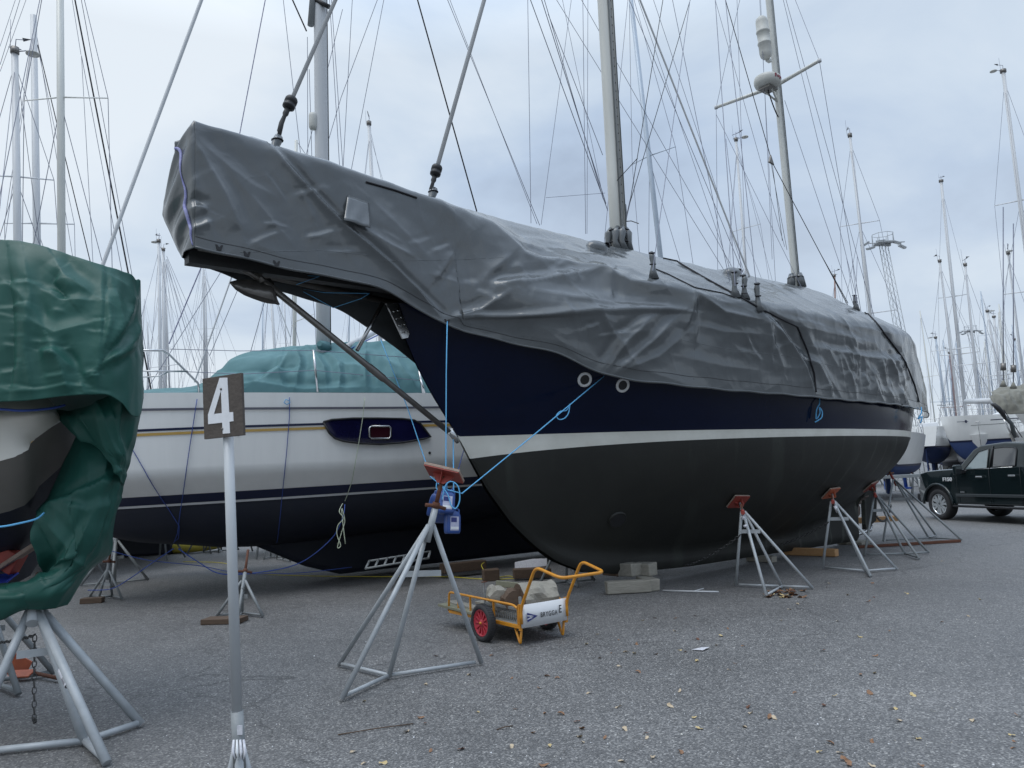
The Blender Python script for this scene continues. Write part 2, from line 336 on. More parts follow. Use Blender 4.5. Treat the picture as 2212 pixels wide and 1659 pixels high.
def hull_grid(mb, ss, zb, zd, bf, bands, WF, deck=None, smooth=True):
    """columns at stations ss; bands: (top z function, material, rows)"""
    for side in (1, -1):
        lo = zb
        for zt, m, n in bands:
            vs = []
            for s in ss:
                a = lo(s); b = max(a, min(zt(s), zd(s)))
                for k in range(n+1):
                    z = lerp(a, b, k/n); vs.append(WF(s, side*bf(s, z), z))
            w = n+1; fs = []
            for i in range(len(ss)-1):
                for k in range(n):
                    q = (i*w+k, i*w+k+1, (i+1)*w+k+1, (i+1)*w+k)
                    fs.append(q if side < 0 else q[::-1])
            mb.add(vs, fs, m, smooth)
            lo = (lambda zt, lo: (lambda s: max(lo(s), min(zt(s), zd(s)))))(zt, lo)
    if deck:
        vs = [WF(s, sg*bf(s, zd(s)), zd(s)-.002) for s in ss for sg in (1, -1)]
        mb.add(vs, [(2*i, 2*i+1, 2*i+3, 2*i+2) for i in range(len(ss)-1)], deck)
    s = ss[-1]; lo = zb; n = 6; prev = None
    for zt, m, _ in bands:            # transom
        a = lo(s); b = max(a, min(zt(s), zd(s)))
        if b-a > 1e-4:
            vs = [WF(s, sg*bf(s, lerp(a, b, k/n)), lerp(a, b, k/n)) for k in range(n+1) for sg in (1, -1)]
            mb.add(vs, [(2*k, 2*k+2, 2*k+3, 2*k+1) for k in range(n)], m)
        lo = (lambda zt, lo: (lambda s: max(lo(s), min(zt(s), zd(s)))))(zt, lo)

k_zb = ([-3.57, -3.44, -3.27, -3.06, -2.7, -2.54, -2.28, -1.93, -1.55, -1.15, -.64, 0, 1.62, 7.12, 7.24, 8.2, 8.7, 9.1, 9.35],
        [3.76, 3.38, 3.02, 2.68, 2.17, 1.9, 1.49, 1.06, .73, .48, .29, .2, .13, .05, 1.12, 1.38, 1.68, 2.08, 2.5])
k_wl = sspline([-2.7, -2, -1, 0, 2, 4, 6, 7, 8, 8.7, 9.1, 9.35], [0, .3, .76, 1.14, 1.58, 1.74, 1.6, 1.36, .98, .62, .35, .12])
k_dk = sspline([-3.57, -3.2, -2.7, -2, -1, 0, 2, 4, 6, 7, 8, 8.7, 9.1, 9.35], [.02, .25, .55, .95, 1.32, 1.57, 1.8, 1.85, 1.72, 1.52, 1.22, .96, .8, .66])
k_zc = sspline([-2.7, -1.9, -1, 0, 2, 4, 6, 7.2, 8.2, 8.7, 9.1, 9.35], [2.1, 1.2, .9, .75, .62, .62, .82, 1.1, 1.38, 1.68, 2.08, 2.5])
k_sheer = sspline([-3.57, -1, 2, 5, 8, 9.35], [3.76, 3.5, 3.32, 3.27, 3.3, 3.35])
def KZB(s): return interp(s, *k_zb)
def KB(s, z):
    zb, zd, wl, dk = KZB(s), float(k_sheer(s)), float(k_wl(s)), float(k_dk(s))
    if z >= 2.17 or zb >= 2.17:
        lo = max(2.17, zb); b0 = wl if zb < 2.17 else .01
        t = max(0, (z-lo))/max(1e-3, zd-lo); return b0+(dk-b0)*min(1, t)**.85
    zc = max(float(k_zc(s)), zb); k = .03+.10*min(1, max(0, (s+2.6)/2)); zl = zc-.22
    if s > 7.2: zl = zb; k = .01
    if zb > zl: zl = zb
    k = k if z > zb+.03 or s > 7.2 else k*.6
    k = min(k, wl if wl > 0 else 0)
    if z < zl: return k
    u = (z-zl)/(2.17-zl); return k+(wl-k)*math.sin(PI/2*min(1, u))**(1.02)
def bottom_mat():
    m = M['anti']; t = m.node_tree; p = t.nodes['Principled BSDF']; x = p.inputs['Base Color'].links[0].from_node
    c = N(t, 'ShaderNodeTexCoord'); mp = N(t, 'ShaderNodeMapping'); mp.inputs['Rotation'].default_value = (0, 0, -.7051); mp.inputs['Scale'].default_value = (1.9, .25, .22)
    t.links.new(c.outputs['Object'], mp.inputs[0]); n = N(t, 'ShaderNodeTexNoise', Scale=1.6, Detail=2.0, Distortion=.3); t.links.new(mp.outputs[0], n.inputs['Vector'])
    r = N(t, 'ShaderNodeMapRange'); r.inputs[1].default_value = .60; r.inputs[2].default_value = .68; r.inputs[4].default_value = .28; t.links.new(n.outputs[0], r.inputs[0])
    y = N(t, 'ShaderNodeMixRGB'); t.links.new(r.outputs[0], y.inputs[0]); t.links.new(x.outputs[0], y.inputs[1]); y.inputs[2].default_value = (.055, .062, .052, 1)
    sx = N(t, 'ShaderNodeVectorMath', operation='DOT_PRODUCT'); t.links.new(c.outputs['Object'], sx.inputs[0]); sx.inputs[1].default_value = tuple(BA)
    nn = N(t, 'ShaderNodeTexNoise', Scale=.9, Detail=2.0); t.links.new(c.outputs['Object'], nn.inputs['Vector'])
    ma = N(t, 'ShaderNodeMath', operation='MULTIPLY_ADD'); t.links.new(nn.outputs[0], ma.inputs[0]); ma.inputs[1].default_value = .5; t.links.new(sx.outputs['Value'], ma.inputs[2])
    md = N(t, 'ShaderNodeMath', operation='DIVIDE'); t.links.new(ma.outputs[0], md.inputs[0]); md.inputs[1].default_value = .56
    fr = N(t, 'ShaderNodeMath', operation='FRACT'); t.links.new(md.outputs[0], fr.inputs[0])
    lt = N(t, 'ShaderNodeMapRange'); t.links.new(fr.outputs[0], lt.inputs[0]); lt.inputs[1].default_value = .05; lt.inputs[2].default_value = .17; lt.inputs[3].default_value = 1; lt.inputs[4].default_value = 0
    gs = N(t, 'ShaderNodeMapRange'); t.links.new(sx.outputs['Value'], gs.inputs[0]); gs.inputs[1].default_value = 10.0; gs.inputs[2].default_value = 15.0; gs.inputs[3].default_value = 0; gs.inputs[4].default_value = .45
    n7 = N(t, 'ShaderNodeTexNoise', Scale=2.2, Detail=3.0); t.links.new(c.outputs['Object'], n7.inputs['Vector'])
    g7 = N(t, 'ShaderNodeMapRange'); t.links.new(n7.outputs[0], g7.inputs[0]); g7.inputs[1].default_value = .35; g7.inputs[2].default_value = .6
    ml = N(t, 'ShaderNodeMath', operation='MULTIPLY'); t.links.new(lt.outputs[0], ml.inputs[0]); t.links.new(gs.outputs[0], ml.inputs[1])
    m8 = N(t, 'ShaderNodeMath', operation='MULTIPLY'); t.links.new(ml.outputs[0], m8.inputs[0]); t.links.new(g7.outputs[0], m8.inputs[1])
    y2 = N(t, 'ShaderNodeMixRGB'); t.links.new(m8.outputs[0], y2.inputs[0]); t.links.new(y.outputs[0], y2.inputs[1]); y2.inputs[2].default_value = (.13, .14, .12, 1)
    t.links.new(y2.outputs[0], p.inputs['Base Color'])
bottom_mat()
ketch = thing('ketch', BO, 'large navy blue ketch with cream waterline stripe and dark green bottom, under the grey tarpaulin', 'sailboat')
ss = [-3.57+.045*i for i in range(36)]+[-1.95+.15*i for i in range(61)]
ss = [s for s in ss if s < 7.05]+[7.08, 7.12, 7.15, 7.18, 7.21, 7.24, 7.3]+[7.45+.12*i for i in range(16)]+[9.35]
mb = MB()
hull_grid(mb, ss, KZB, lambda s: float(k_sheer(s)), KB,
          [(lambda s: 2.17-(.11+.17*math.exp(-(s+2.54)/1.5)), 'anti', 26), (lambda s: 2.17, 'boot', 2), (lambda s: 9, 'navy', 10)], WB, 'deck')
hull = mb.build('hull', ketch); recalc(hull)
def bvh(o): return BVHTree.FromPolygons([v.co.copy() for v in o.data.vertices], [tuple(p.vertices) for p in o.data.polygons])
HB = bvh(hull)
def hit(tree, u, v, lift=0):
    for k in range(30):
        r = ray(u, v+2*k).normalized(); p, n, i, d = tree.ray_cast(CAM, r)
        if p is not None: break
    if p is None: return None, None
    if n.dot(r) > 0: n = -n
    return p+n*lift, n
def hit2(u, v, lift=0):
    a, b = [hit(t_, u, v, lift) for t_ in (TB, HB)]
    if a[0] is None: return b
    if b[0] is None: return a
    return a if (a[0]-CAM).length < (b[0]-CAM).length else b
# cabin trunk under the cover
mb = MB(); mb.box(WB(2.2, 0, 3.75), (4.6, 2.0, .7), 'deck', Matrix.Rotation(.7051, 3, 'Z')); mb.box(WB(6.3, 0, 3.7), (2.4, 1.8, .7), 'deck', Matrix.Rotation(.7051, 3, 'Z')); mb.build('cabin', ketch, bevel=.08)
# rudder, propeller, heel
mb = MB(); R = Matrix.Rotation(.7051, 3, 'Z')
pts = [(7.62, .22), (7.72, 1.25), (8.28, 1.32), (8.22, .75), (8.12, .38)]
mb.prism(pts, -.05, .05, 'anti', frame(WB(0, 0, 0), BA, (0, 0, 1))); mb.build('rudder', ketch, bevel=.02)
mb = MB(); mb.tube([WB(7.1, 0, .14), WB(7.9, 0, .2), WB(7.95, 0, .3)], .035, 'steel'); mb.build('rudder_heel', ketch)
mb = MB(); mb.tube([WB(7.1, 0, .8), WB(7.55, 0, .8)], [.035, .05], 'bronze')
for a in (.5, .5+2*PI/3, .5+4*PI/3):
    T = frame(WB(7.45, 0, .8), BN*math.cos(a)+Vector((0, 0, math.sin(a))), BA)
    mb.prism([(.02, -.03), (.12, -.10), (.24, -.08), (.29, 0), (.24, .08), (.12, .10), (.02, .03)], -.008, .008, 'bronze', T)
mb.build('propeller', ketch, bevel=.005)
# rings, thruster tunnel
for u, v, ro in ((1263, 820, .098), (1345, 832, .098)):
    p, n = hit(HB, u, v)
    T = Matrix.Translation(p)@n.to_track_quat('Z', 'Y').to_matrix().to_4x4(); mb = MB()
    mb.lathe([(ro*.64, .0), (ro*.66, .012), (ro*.97, .012), (ro, .004), (ro, -.02)], 'signw', T, 32); o = mb.build('hawse_ring', ketch)
    mb = MB(); mb.lathe([(0, .003), (ro*.64, .004)], 'black', T, 24); mb.build('hawse_hole', o)
p, n = hit(HB, 1333, 1122); T = frame(p, BA, (0, 0, 1), n); mb = MB()
mb.lathe([(.0, .02), (.115, .02), (.118, .028), (.132, .024), (.14, -.01)], 'anti', T@Matrix.Diagonal((1.05, .95, 1, 1)), 32); mb.build('thruster_tunnel', ketch)
mb = MB(); mb.lathe([(.0, .025), (.114, .026)], 'black', T@Matrix.Diagonal((1.05, .95, 1, 1)), 32); mb.build('thruster_opening', ketch)
# bowsprit platform, bobstay, strut, bracket, anchor
bs = MB()
for off in (-.28, .28): bs.tube([WB(-3.3, off*1.3, 3.86), WB(-5.5, off*.9, 3.99), WB(-5.9, off*.7, 4.02)], .04, 'darksteel')
bs.box(WB(-4.6, 0, 3.97), (2.7, .14, .16), 'dark', R)
bp = bs.build('bowsprit', ketch)
bs = MB()
for i in range(26):
    s = -5.85+.1*i; bs.box(WB(s, 0, 4.05-.0035*i), (.065, .44+.006*i, .03), 'woodd', R)
bs.build('bowsprit_slats', bp)
mb = MB(); a, b = PL(548, 590), PL(986, 946); mb.tube([a, a.lerp(b, .52), a.lerp(b, .53), a.lerp(b, .60), a.lerp(b, .61), b], [.036, .036, .044, .044, .034, .034], 'darksteel', 12)
mb.tube([PL(972, 930, .02), PL(990, 955, .02)], [.05, .03], 'steel', 10); mb.build('bobstay_tube', ketch)
mb = MB(); mb.tube([PL(826, 655), PL(771, 757)], .024, 'steel', 10); mb.tube([PL(826, 655, -.25), PL(771, 757, -.02)], .018, 'steel', 8); mb.build('bobstay_strut', ketch)
mb = MB(); T = frame(WB(0, .12, 0), BA, (0, 0, 1))
q = [SO(PL(u, v, .13)) for u, v in ((836, 655), (862, 655), (886, 720), (883, 729), (872, 731), (854, 692))]
mb.prism([(a, z) for a, _, z in q], -.03, -.005, 'steel', T); br = mb.build('stem_bracket', ketch)
for u, v in ((850, 673), (859, 671), (856, 689), (866, 686), (862, 703), (873, 701), (868, 719), (878, 717)):
    mb = MB(); mb.lathe([(0, .012), (.009, .010), (.011, 0)], 'steel', Matrix.Translation(PL(u, v, .14))@(-BN*-1).to_track_quat('Z', 'Y').to_matrix().to_4x4(), 8); mb.build('bolt', br)
anc = thing('plough_anchor', PL(560, 590), 'dark grey plough anchor hanging below the bowsprit platform', 'anchor')
mb = MB(); top_l = [(497, 611), (512, 607), (530, 606), (560, 606), (583, 603), (590, 612), (592, 628), (595, 643), (601, 655)]
low = [(497, 612), (512, 625), (532, 636), (553, 643), (572, 649), (583, 652), (590, 654), (597, 656), (602, 659)]
wd = [0, .03, .05, .07, .08, .08, .06, .03, .01]; vs = []
for (a, b, w) in zip(top_l, low, wd): vs += [PL(*a), PL(*b)+BN*w, PL(*b)-BN*w]
fs = [f for i in range(8) for f in ((3*i, 3*i+3, 3*i+4, 3*i+1), (3*i, 3*i+2, 3*i+5, 3*i+3))]
mb.add(vs, fs, 'darksteel', True); mb.build('fluke', anc, solid=.012)
mb = MB(); mb.tube([PL(562, 585), PL(560, 597), PL(566, 610)], [.04, .035, .05], 'darksteel'); mb.tube([PL(566, 608), PL(540, 590), PL(500, 572)], [.03, .03, .025], 'darksteel'); mb.build('shank', anc)

# ------------------------------------------------------------ grey tarpaulin over the ketch
def seg_field(U, V, folds):
    H = np.zeros_like(U)
    for pts, A, w in folds:
        pts = np.array(pts, float); L = np.hypot(*np.diff(pts, axis=0).T); tot = L.sum(); acc = 0
        best = np.full(U.shape, 1e9); sg = np.zeros_like(U); al = np.zeros_like(U)
        for (a, b), l in zip(zip(pts[:-1], pts[1:]), L):
            e = (b-a)/l; t = np.clip((U-a[0])*e[0]+(V-a[1])*e[1], 0, l)
            dx, dy = U-a[0]-t*e[0], V-a[1]-t*e[1]; d = np.hypot(dx, dy); m = d < best
            best = np.where(m, d, best); sg = np.where(m, np.sign(e[0]*dy-e[1]*dx), sg); al = np.where(m, (acc+t)/tot, al); acc += l
        x = -best*sg/w; tp = np.clip(np.sin(PI*np.clip(al*.9+.05, 0, 1))*1.6, 0, 1)
        H += A*tp*(np.where(x > 0, np.exp(-x/.75), np.exp(x/2.4))-.35*np.exp(-((x-2.2)/1.2)**2))
    return H
def nfield(P, sc_, oct_=3, seed=0, ridged=False):
    out = np.empty(len(P)); off = Vector((seed*13.7, seed*7.1, seed*3.3)); S = Vector(sc_)
    for i, p in enumerate(P):
        q = Vector((p[0]*S.x, p[1]*S.y, p[2]*S.z))+off
        out[i] = noise.fractal(q, .6, 2.1, oct_)
    if ridged: out = 1-np.abs(out)*2.2
    return out
def grid_normals(G3):
    du = np.gradient(G3, axis=0); dv_ = np.gradient(G3, axis=1); n = np.cross(du, dv_); return n/(np.linalg.norm(n, axis=2, keepdims=True)+1e-9)
def grid_mesh(name, G3, m, parent=None, solid=.004, closed=False):
    a, b, _ = G3.shape; mb = MB(); idx = np.arange(a*b).reshape(a, b)
    f = np.stack([idx[:-1, :-1], idx[:-1, 1:], idx[1:, 1:], idx[1:, :-1]], -1).reshape(-1, 4)
    mb.add([tuple(p) for p in G3.reshape(-1, 3)], [tuple(int(x) for x in q) for q in f], m, True)
    return mb.build(name, parent, solid=solid)

st = [-5.97, -5.0, -4.0, -3.3, -2.5, -1.9, -1.3, -.3, .6, 2, 4, 6, 7.2, 8, 8.6, 9.15, 9.5]
c_ho = sspline(st, [.30, .40, .52, .50, .70, 1.0, 1.22, 1.55, 1.72, 1.92, 1.98, 1.83, 1.60, 1.36, 1.12, .88, .66])
c_hz = sspline(st, [3.98, 3.86, 3.74, 3.47, 3.27, 3.12, 2.86, 2.72, 2.66, 2.62, 2.58, 2.55, 2.53, 2.52, 2.5, 2.5, 2.5])
c_so = sspline(st, [.28, .36, .42, .45, .55, .62, .88, 1.5, 1.92, 2.02, 2.05, 1.88, 1.55, 1.2, .95, .7, .5])
c_sz = sspline(st, [5.3, 5.18, 5.08, 4.98, 4.82, 4.6, 4.38, 4.08, 3.9, 3.88, 3.9, 3.95, 3.92, 3.8, 3.55, 3.2, 2.75])
c_rz = sspline(st, [5.46, 5.36, 5.25, 5.17, 5.15, 5.15, 5.15, 5.15, 5.15, 5.16, 5.2, 5.22, 5.0, 4.66, 4.28, 3.72, 3.0])
NS, NTT = 1050, 240
sv = np.linspace(-5.97, 9.5, NS); tv = np.linspace(0, 1, NTT)
ho, hz_, so_, sz_, rz_ = c_ho(sv), c_hz(sv), c_so(sv), c_sz(sv), c_rz(sv)
hz_ = hz_+.012*np.sin(sv*5.1)*np.sin(sv*3.7+1)
ro_ = np.array([max(lerp(ho[i], so_[i], .5), (float(k_dk(s))+.07 if s > -3.5 else 0)) for i, s in enumerate(sv)]); rzz = np.array([float(k_sheer(s))+.06 if s > -3 else lerp(hz_[i], sz_[i], .45) for i, s in enumerate(sv)])
kp = [0, .2, .34, .5, .66, .8, 1.0]; OFF = np.zeros((NS, NTT)); ZZ = np.zeros((NS, NTT))
starb = np.clip((-5.3-sv)/.7, 0, 1)
for i in range(NS):
    OFF[i] = np.interp(tv, kp, [ho[i], ro_[i], so_[i], 0, -so_[i], -ro_[i], -ho[i]+.24*starb[i]])
    ZZ[i] = np.interp(tv, kp, [hz_[i], rzz[i], sz_[i], rz_[i]-.34*starb[i], sz_[i]-.75*starb[i], rzz[i]-.2*starb[i], hz_[i]-.28*float(np.exp(-((sv[i]+2.4)/1.0)**2))])
for _ in range(28):                   # soften the shoulders and the ridge a little
    OFF[:, 1:-1] += .25*(OFF[:, 2:]+OFF[:, :-2]-2*OFF[:, 1:-1]); ZZ[:, 1:-1] += .25*(ZZ[:, 2:]+ZZ[:, :-2]-2*ZZ[:, 1:-1])
BOa, BAa, BNa = np.array(BO), np.array(BA), np.array(BN)
SVG = sv[:, None]-.16*starb[:, None]*np.clip((tv[None, :]-.5)/.25, 0, 1)*np.clip((1-tv[None, :])/.3, 0, 1)
T3 = BOa+BAa*SVG[..., None]+BNa*OFF[..., None]+np.array([0, 0, 1])*ZZ[..., None]
nrm = grid_normals(T3); 
if nrm[NS//2, 5] @ BNa < 0: nrm = -nrm
U, V = proj(T3.reshape(-1, 3)); U = U.reshape(NS, NTT); V = V.reshape(NS, NTT)
folds = [
 ([(591, 324), (644, 387), (695, 443), (752, 500), (835, 571), (957, 690)], .085, 6),
 ([(411, 286), (427, 321), (454, 369), (484, 420), (519, 497)], .045, 13),
 ([(400, 292), (406, 339), (418, 408)], .03, 8), ([(409, 449), (430, 447), (448, 455)], .03, 8), ([(406, 497), (430, 490), (457, 479)], .035, 8),
 ([(409, 420), (425, 430), (440, 440)], -.02, 7),
 ([(430, 300), (480, 350), (540, 395), (600, 430)], .018, 10), ([(470, 330), (520, 400), (580, 470), (640, 540)], .018, 12),
 ([(787, 497), (840, 530), (894, 556)], .025, 8), ([(644, 408), (680, 479)], .02, 7), ([(800, 430), (850, 480), (930, 560)], .02, 12),
 ([(967, 691), (1100, 686), (1220, 680), (1350, 677), (1474, 674)], .05, 7),
 ([(970, 688), (1037, 672), (1104, 633)], .045, 8), ([(980, 545), (962, 573), (940, 605)], .03, 7), ([(1104, 553), (1060, 590), (1040, 610)], .03, 7),
 ([(1044, 613), (1120, 615), (1220, 603), (1300, 588)], .06, 9),
 ([(1060, 480), (1100, 520), (1130, 553), (1164, 566), (1204, 566), (1254, 580), (1304, 590), (1354, 616), (1474, 632)], .05, 9),
 ([(1137, 633), (1237, 650), (1337, 664), (1474, 672)], .045, 11), ([(1044, 645), (1080, 625), (1140, 600)], .03, 8),
 ([(1304, 810), (1347, 740), (1404, 688)], .05, 9), ([(1324, 806), (1404, 740), (1454, 690)], .045, 8), ([(1300, 800), (1340, 720), (1400, 690)], .02, 6),
 ([(1310, 812), (1420, 770), (1480, 720)], .03, 9), ([(1314, 593), (1317, 653)], .03, 7), ([(1160, 660), (1260, 667), (1330, 700)], .02, 9),
 ([(1498, 640), (1488, 675), (1475, 713)], .05, 7), ([(1498, 640), (1502, 693), (1500, 740)], .04, 6), ([(1502, 636), (1562, 673), (1642, 690)], .05, 8),
 ([(1648, 683), (1675, 713), (1728, 786), (1762, 853)], .07, 8), ([(1662, 683), (1708, 753), (1762, 786), (1795, 840)], .05, 7), ([(1648, 683), (1662, 760)], .035, 7),
 ([(1656, 690), (1660, 730), (1690, 800)], .03, 6), ([(1762, 750), (1850, 768), (1958, 783)], .04, 6), ([(1690, 700), (1800, 720), (1900, 745)], .02, 8),
 ([(1722, 706), (1745, 770), (1765, 850)], -.03, 6), ([(1500, 700), (1560, 716), (1640, 722)], .02, 7), ([(1475, 770), (1560, 790), (1640, 800)], .015, 9),
 ([(1875, 683), (1935, 753), (1955, 783), (1985, 870)], -.03, 6), ([(1340, 530), (1400, 560), (1500, 600), (1620, 640)], .02, 6),
]
rr = random.Random(3)
for _ in range(34):
    u = rr.uniform(1790, 1975); v = rr.uniform(765, 860); l = rr.uniform(22, 60); k = rr.uniform(.15, .6)
    folds.append(([(u-k*l/2, v-l/2), (u, v), (u+k*l/2, v+l/2)], rr.uniform(.015, .035), rr.uniform(3, 5)))
for _ in range(30):
    u = rr.uniform(430, 1750); f = (u-400)/1350; v = lerp(330, 640, f)+rr.uniform(20, 190); l = rr.uniform(20, 75); a = rr.uniform(-.5, 1.2)
    folds.append(([(u-math.cos(a)*l/2, v-math.sin(a)*l/2), (u, v+rr.uniform(-4, 4)), (u+math.cos(a)*l/2, v+math.sin(a)*l/2)], rr.uniform(.006, .02), rr.uniform(2.5, 6)))
for _ in range(40):                   # creases along the roof
    u = rr.uniform(1080, 1930); f = (u-1080)/850; v = lerp(478, 690, f)+rr.uniform(10, 70); l = rr.uniform(60, 160); a = rr.uniform(.15, .5)
    folds.append(([(u-math.cos(a)*l/2, v-math.sin(a)*l/2), (u, v+rr.uniform(-3, 3)), (u+math.cos(a)*l/2, v+math.sin(a)*l/2)], rr.uniform(.007, .018), rr.uniform(3, 6)))
half = int(NTT*.56)
Hf = np.zeros((NS, NTT)); Hf[:, :half] = seg_field(U[:, :half], V[:, :half], folds)
loc = np.stack([np.broadcast_to(sv[:, None], (NS, NTT)), OFF, ZZ], -1).reshape(-1, 3)
n1 = nfield(loc, (1.1, 1.6, 1.6), 3, 1).reshape(NS, NTT); n2 = nfield(loc[:, :], (3.5, 3.2, 2.2), 1, 2, True).reshape(NS, NTT)
def cusp(ang, along, across, seed):     # long sharp-crested creases running one way
    ca, sa = math.cos(ang), math.sin(ang); q = np.stack([(loc[:, 0]*ca+loc[:, 2]*sa)*along, (-loc[:, 0]*sa+loc[:, 2]*ca+loc[:, 1]*.5)*across, np.zeros(len(loc))], -1)
    return 1-np.minimum(1, np.abs(nfield(q, (1, 1, 1), 1, seed))*3.2).reshape(NS, NTT)
mk = np.clip(nfield(loc, (.45, .6, .6), 1, 6).reshape(NS, NTT)*2+.5, 0, 1)
Hf += .012*n1+.002*np.clip(n2, 0, 1)**3+.028*mk*cusp(-.75, .34, 1.3, 11)**2+.018*(1-mk)*cusp(.05, .35, 2.0, 12)**2+.003*cusp(-1.2, .9, 3.4, 13)**2
Hf *= np.minimum(1, np.minimum(tv, 1-tv)*18)[None, :]*.75+.25
# the upper sheet overlaps the lower one along a ledge from the bow tie to amidships
led = np.interp(U, [967, 1220, 1474, 1800], [691, 682, 676, 700]); inr = (U > 960) & (U < 1500) & (np.arange(NTT)[None, :] < half)
Hf += np.where(inr, .045*np.clip((led-V)/8+.5, 0, 1)*np.clip((U-960)/60, 0, 1)*np.clip((1500-U)/60, 0, 1)*np.clip((V-led+140)/100, 0, 1), 0)
T3 = T3+nrm*Hf[..., None]
tarp_root = thing('grey_tarpaulin', WB(0, 0, 4), 'huge creased dark grey tarpaulin draped over the blue ketch from bowsprit to stern', 'tarpaulin')
tarp = grid_mesh('cover_sheet', T3, 'tarp', tarp_root)
TB = bvh(tarp)
# nose end of the cover, laced shut
k0 = T3[0]; rows = []
for j in range(NTT//2+1):
    a, b = k0[j], k0[NTT-1-j]; row = []
    for q in range(13):
        f = q/12; p = a*(1-f)+b*f; bul = math.sin(PI*f)**.6*.06*(.35+.65*j/(NTT/2))+.02*math.sin(j*.21+f*4)*math.sin(PI*f)
        row.append(p-BAa*bul)
    rows.append(row)
nose = grid_mesh('nose_flap', np.array(rows), 'tarp', tarp_root)
M['violet'] = mat('violet_tape', (.16, .16, .4), .6, 0, (.4, .4, .6), 14, .8)
nr = len(rows); pts = []
for j in range(2, int(nr*.74), 2):
    f = j/(nr*.74); q = 4.6*f**.8+.35*math.sin(f*7); k = int(q); pts.append(Vector(rows[j][k]).lerp(Vector(rows[j][k+1]), q-k)-BA*.012)
mb = MB(); mb.tube(pts, [.006+.012*abs(math.sin(j*.11)) for j in range(len(pts))], 'violet', 6); mb.build('lacing_tape', tarp_root)
# vent flap, sewn-on pocket
fg_ = []
for a_ in range(9):
    for b_ in range(9):
        f, g = a_/8, b_/8; u = lerp(lerp(750, 797, f), lerp(738, 791, f), g); v = lerp(lerp(420, 436, f), lerp(476, 496, f), g)
        fg_.append(hit(TB, u, v, .012)[0]+BN*(.075*g**1.3+.010*math.sin(f*9+g*4)*g)-Vector((0, 0, .01)))
c0, c1, c2, c3 = fg_[0], fg_[8*9], fg_[8], fg_[80]
mb = MB(); mb.add([c0.lerp(c1, a_/8).lerp(c2.lerp(c3, a_/8), b_/8)+BN*(.012*math.sin(a_*1.3+b_*.6)*b_/8) for a_ in range(9) for b_ in range(9)], [(i*9+j, i*9+j+1, (i+1)*9+j+1, (i+1)*9+j) for i in range(8) for j in range(8)], 'tarp', True); mb.build('vent_flap', tarp_root, solid=.006)
for (u, v) in ((1290, 535), (1582, 588)):
    p, n = hit(TB, u, v, 0); mb = MB(); T = frame(p, BA, n.cross(BA), n); 
    mb.lathe([(.17, -.02), (.15, .05), (.09, .085), (0, .1)], 'tarp', T@Matrix.Diagonal((1.2, .8, 1, 1)), 16)
    o = mb.build('vent_hood', tarp_root); mb = MB(); mb.lathe([(0, .0), (.08, 0.0), (.085, -.03)], 'black', Matrix.Translation(p+n*.05+BA*.17)@(BA*1).to_track_quat('Z', 'Y').to_matrix().to_4x4()@Matrix.Diagonal((1, .6, 1, 1)), 14); mb.build('vent_opening', o)
# stitched seams and the rolled hem
for sp in ([(519, 545), (692, 541), (805, 552)], [(829, 564), (987, 561), (1095, 556)], [(1258, 692), (1250, 735), (1245, 784)], [(1502, 700), (1500, 760), (1498, 825)], [(1475, 735), (1560, 752), (1700, 770)], [(1700, 770), (1850, 800), (1960, 815)]):
    sp_ = []
    for a, b in zip(sp[:-1], sp[1:]):
        for i in range(14):
            q_, n_ = hit(TB, lerp(a[0], b[0], i/14), lerp(a[1], b[1], i/14), .002)
            if q_ is not None: sp_.append(q_)
    mb = MB(); mb.tube(sp_, .0045, 'tarp', 4); mb.build('seam', tarp_root)
mb = MB(); mb.tube([Vector(T3[i][1]) for i in range(0, NS, 4)], .014, 'tarp', 6); mb.tube([Vector(T3[i][9])+BN*.004 for i in range(0, NS, 4)], .004, 'black', 4); mb.build('hem', tarp_root)
# black clips along the hem
for (u, v) in ((421, 531), (473, 529), (533, 543), (597, 563), (685, 592), (798, 630), (896, 663), (965, 688), (1150, 750), (1318, 808), (1459, 826), (1573, 840), (1671, 850), (1762, 860), (1846, 872), (1902, 880), (1948, 883)):
    for dv in range(0, 24, 3):
        p, n = hit(TB, u, v-dv+9, .006)
        if p is not None: break
    if p is None: continue
    T = frame(p+Vector((0, 0, .015)), BA, (0, 0, 1), n); mb = MB()
    mb.prism([(-.035, .025), (-.02, .025), (0, -.002), (.02, .025), (.035, .025), (.02, -.03), (-.02, -.03)], -.004, .008, 'black', T); mb.build('hem_clip', tarp_root)
def on_tarp(pts, lift=.012, sub=10):
    out = []
    for a, b in zip(pts[:-1], pts[1:]):
        for i in range(sub):
            f = i/sub; p, n = hit(TB, lerp(a[0], b[0], f), lerp(a[1], b[1], f), lift)
            if p is not None: out.append(p)
    return out
for pts, lab in (([(1433, 545), (1475, 574), (1530, 606), (1585, 636), (1648, 670), (1722, 706), (1742, 753), (1758, 806), (1762, 852)], 'black lashing rope running down the grey tarpaulin past the shroud boots'),
            ([(1868, 672), (1890, 695), (1935, 753), (1955, 783), (1975, 833), (1985, 872)], 'black lashing rope over the after end of the grey tarpaulin'),
            ([(790, 394), (850, 411), (905, 430)], 'black line lying along the ridge of the tarpaulin below the inner furler')):
    pp = on_tarp(pts)
    if len(pp) > 3:
        mb = MB(); mb.tube(pp, .012, 'wired', 6); top(mb.build('lashing_rope'), lab, 'rope', 'black ropes over the tarpaulin')
mb = MB(); mb.tube(on_tarp([(1415, 582), (1440, 592), (1500, 622), (1560, 634), (1590, 645)], .01), .008, 'wired', 6)
top(mb.build('lashing_rope'), 'thin black line between the single shroud boot and the group of three', 'rope', 'black ropes over the tarpaulin')

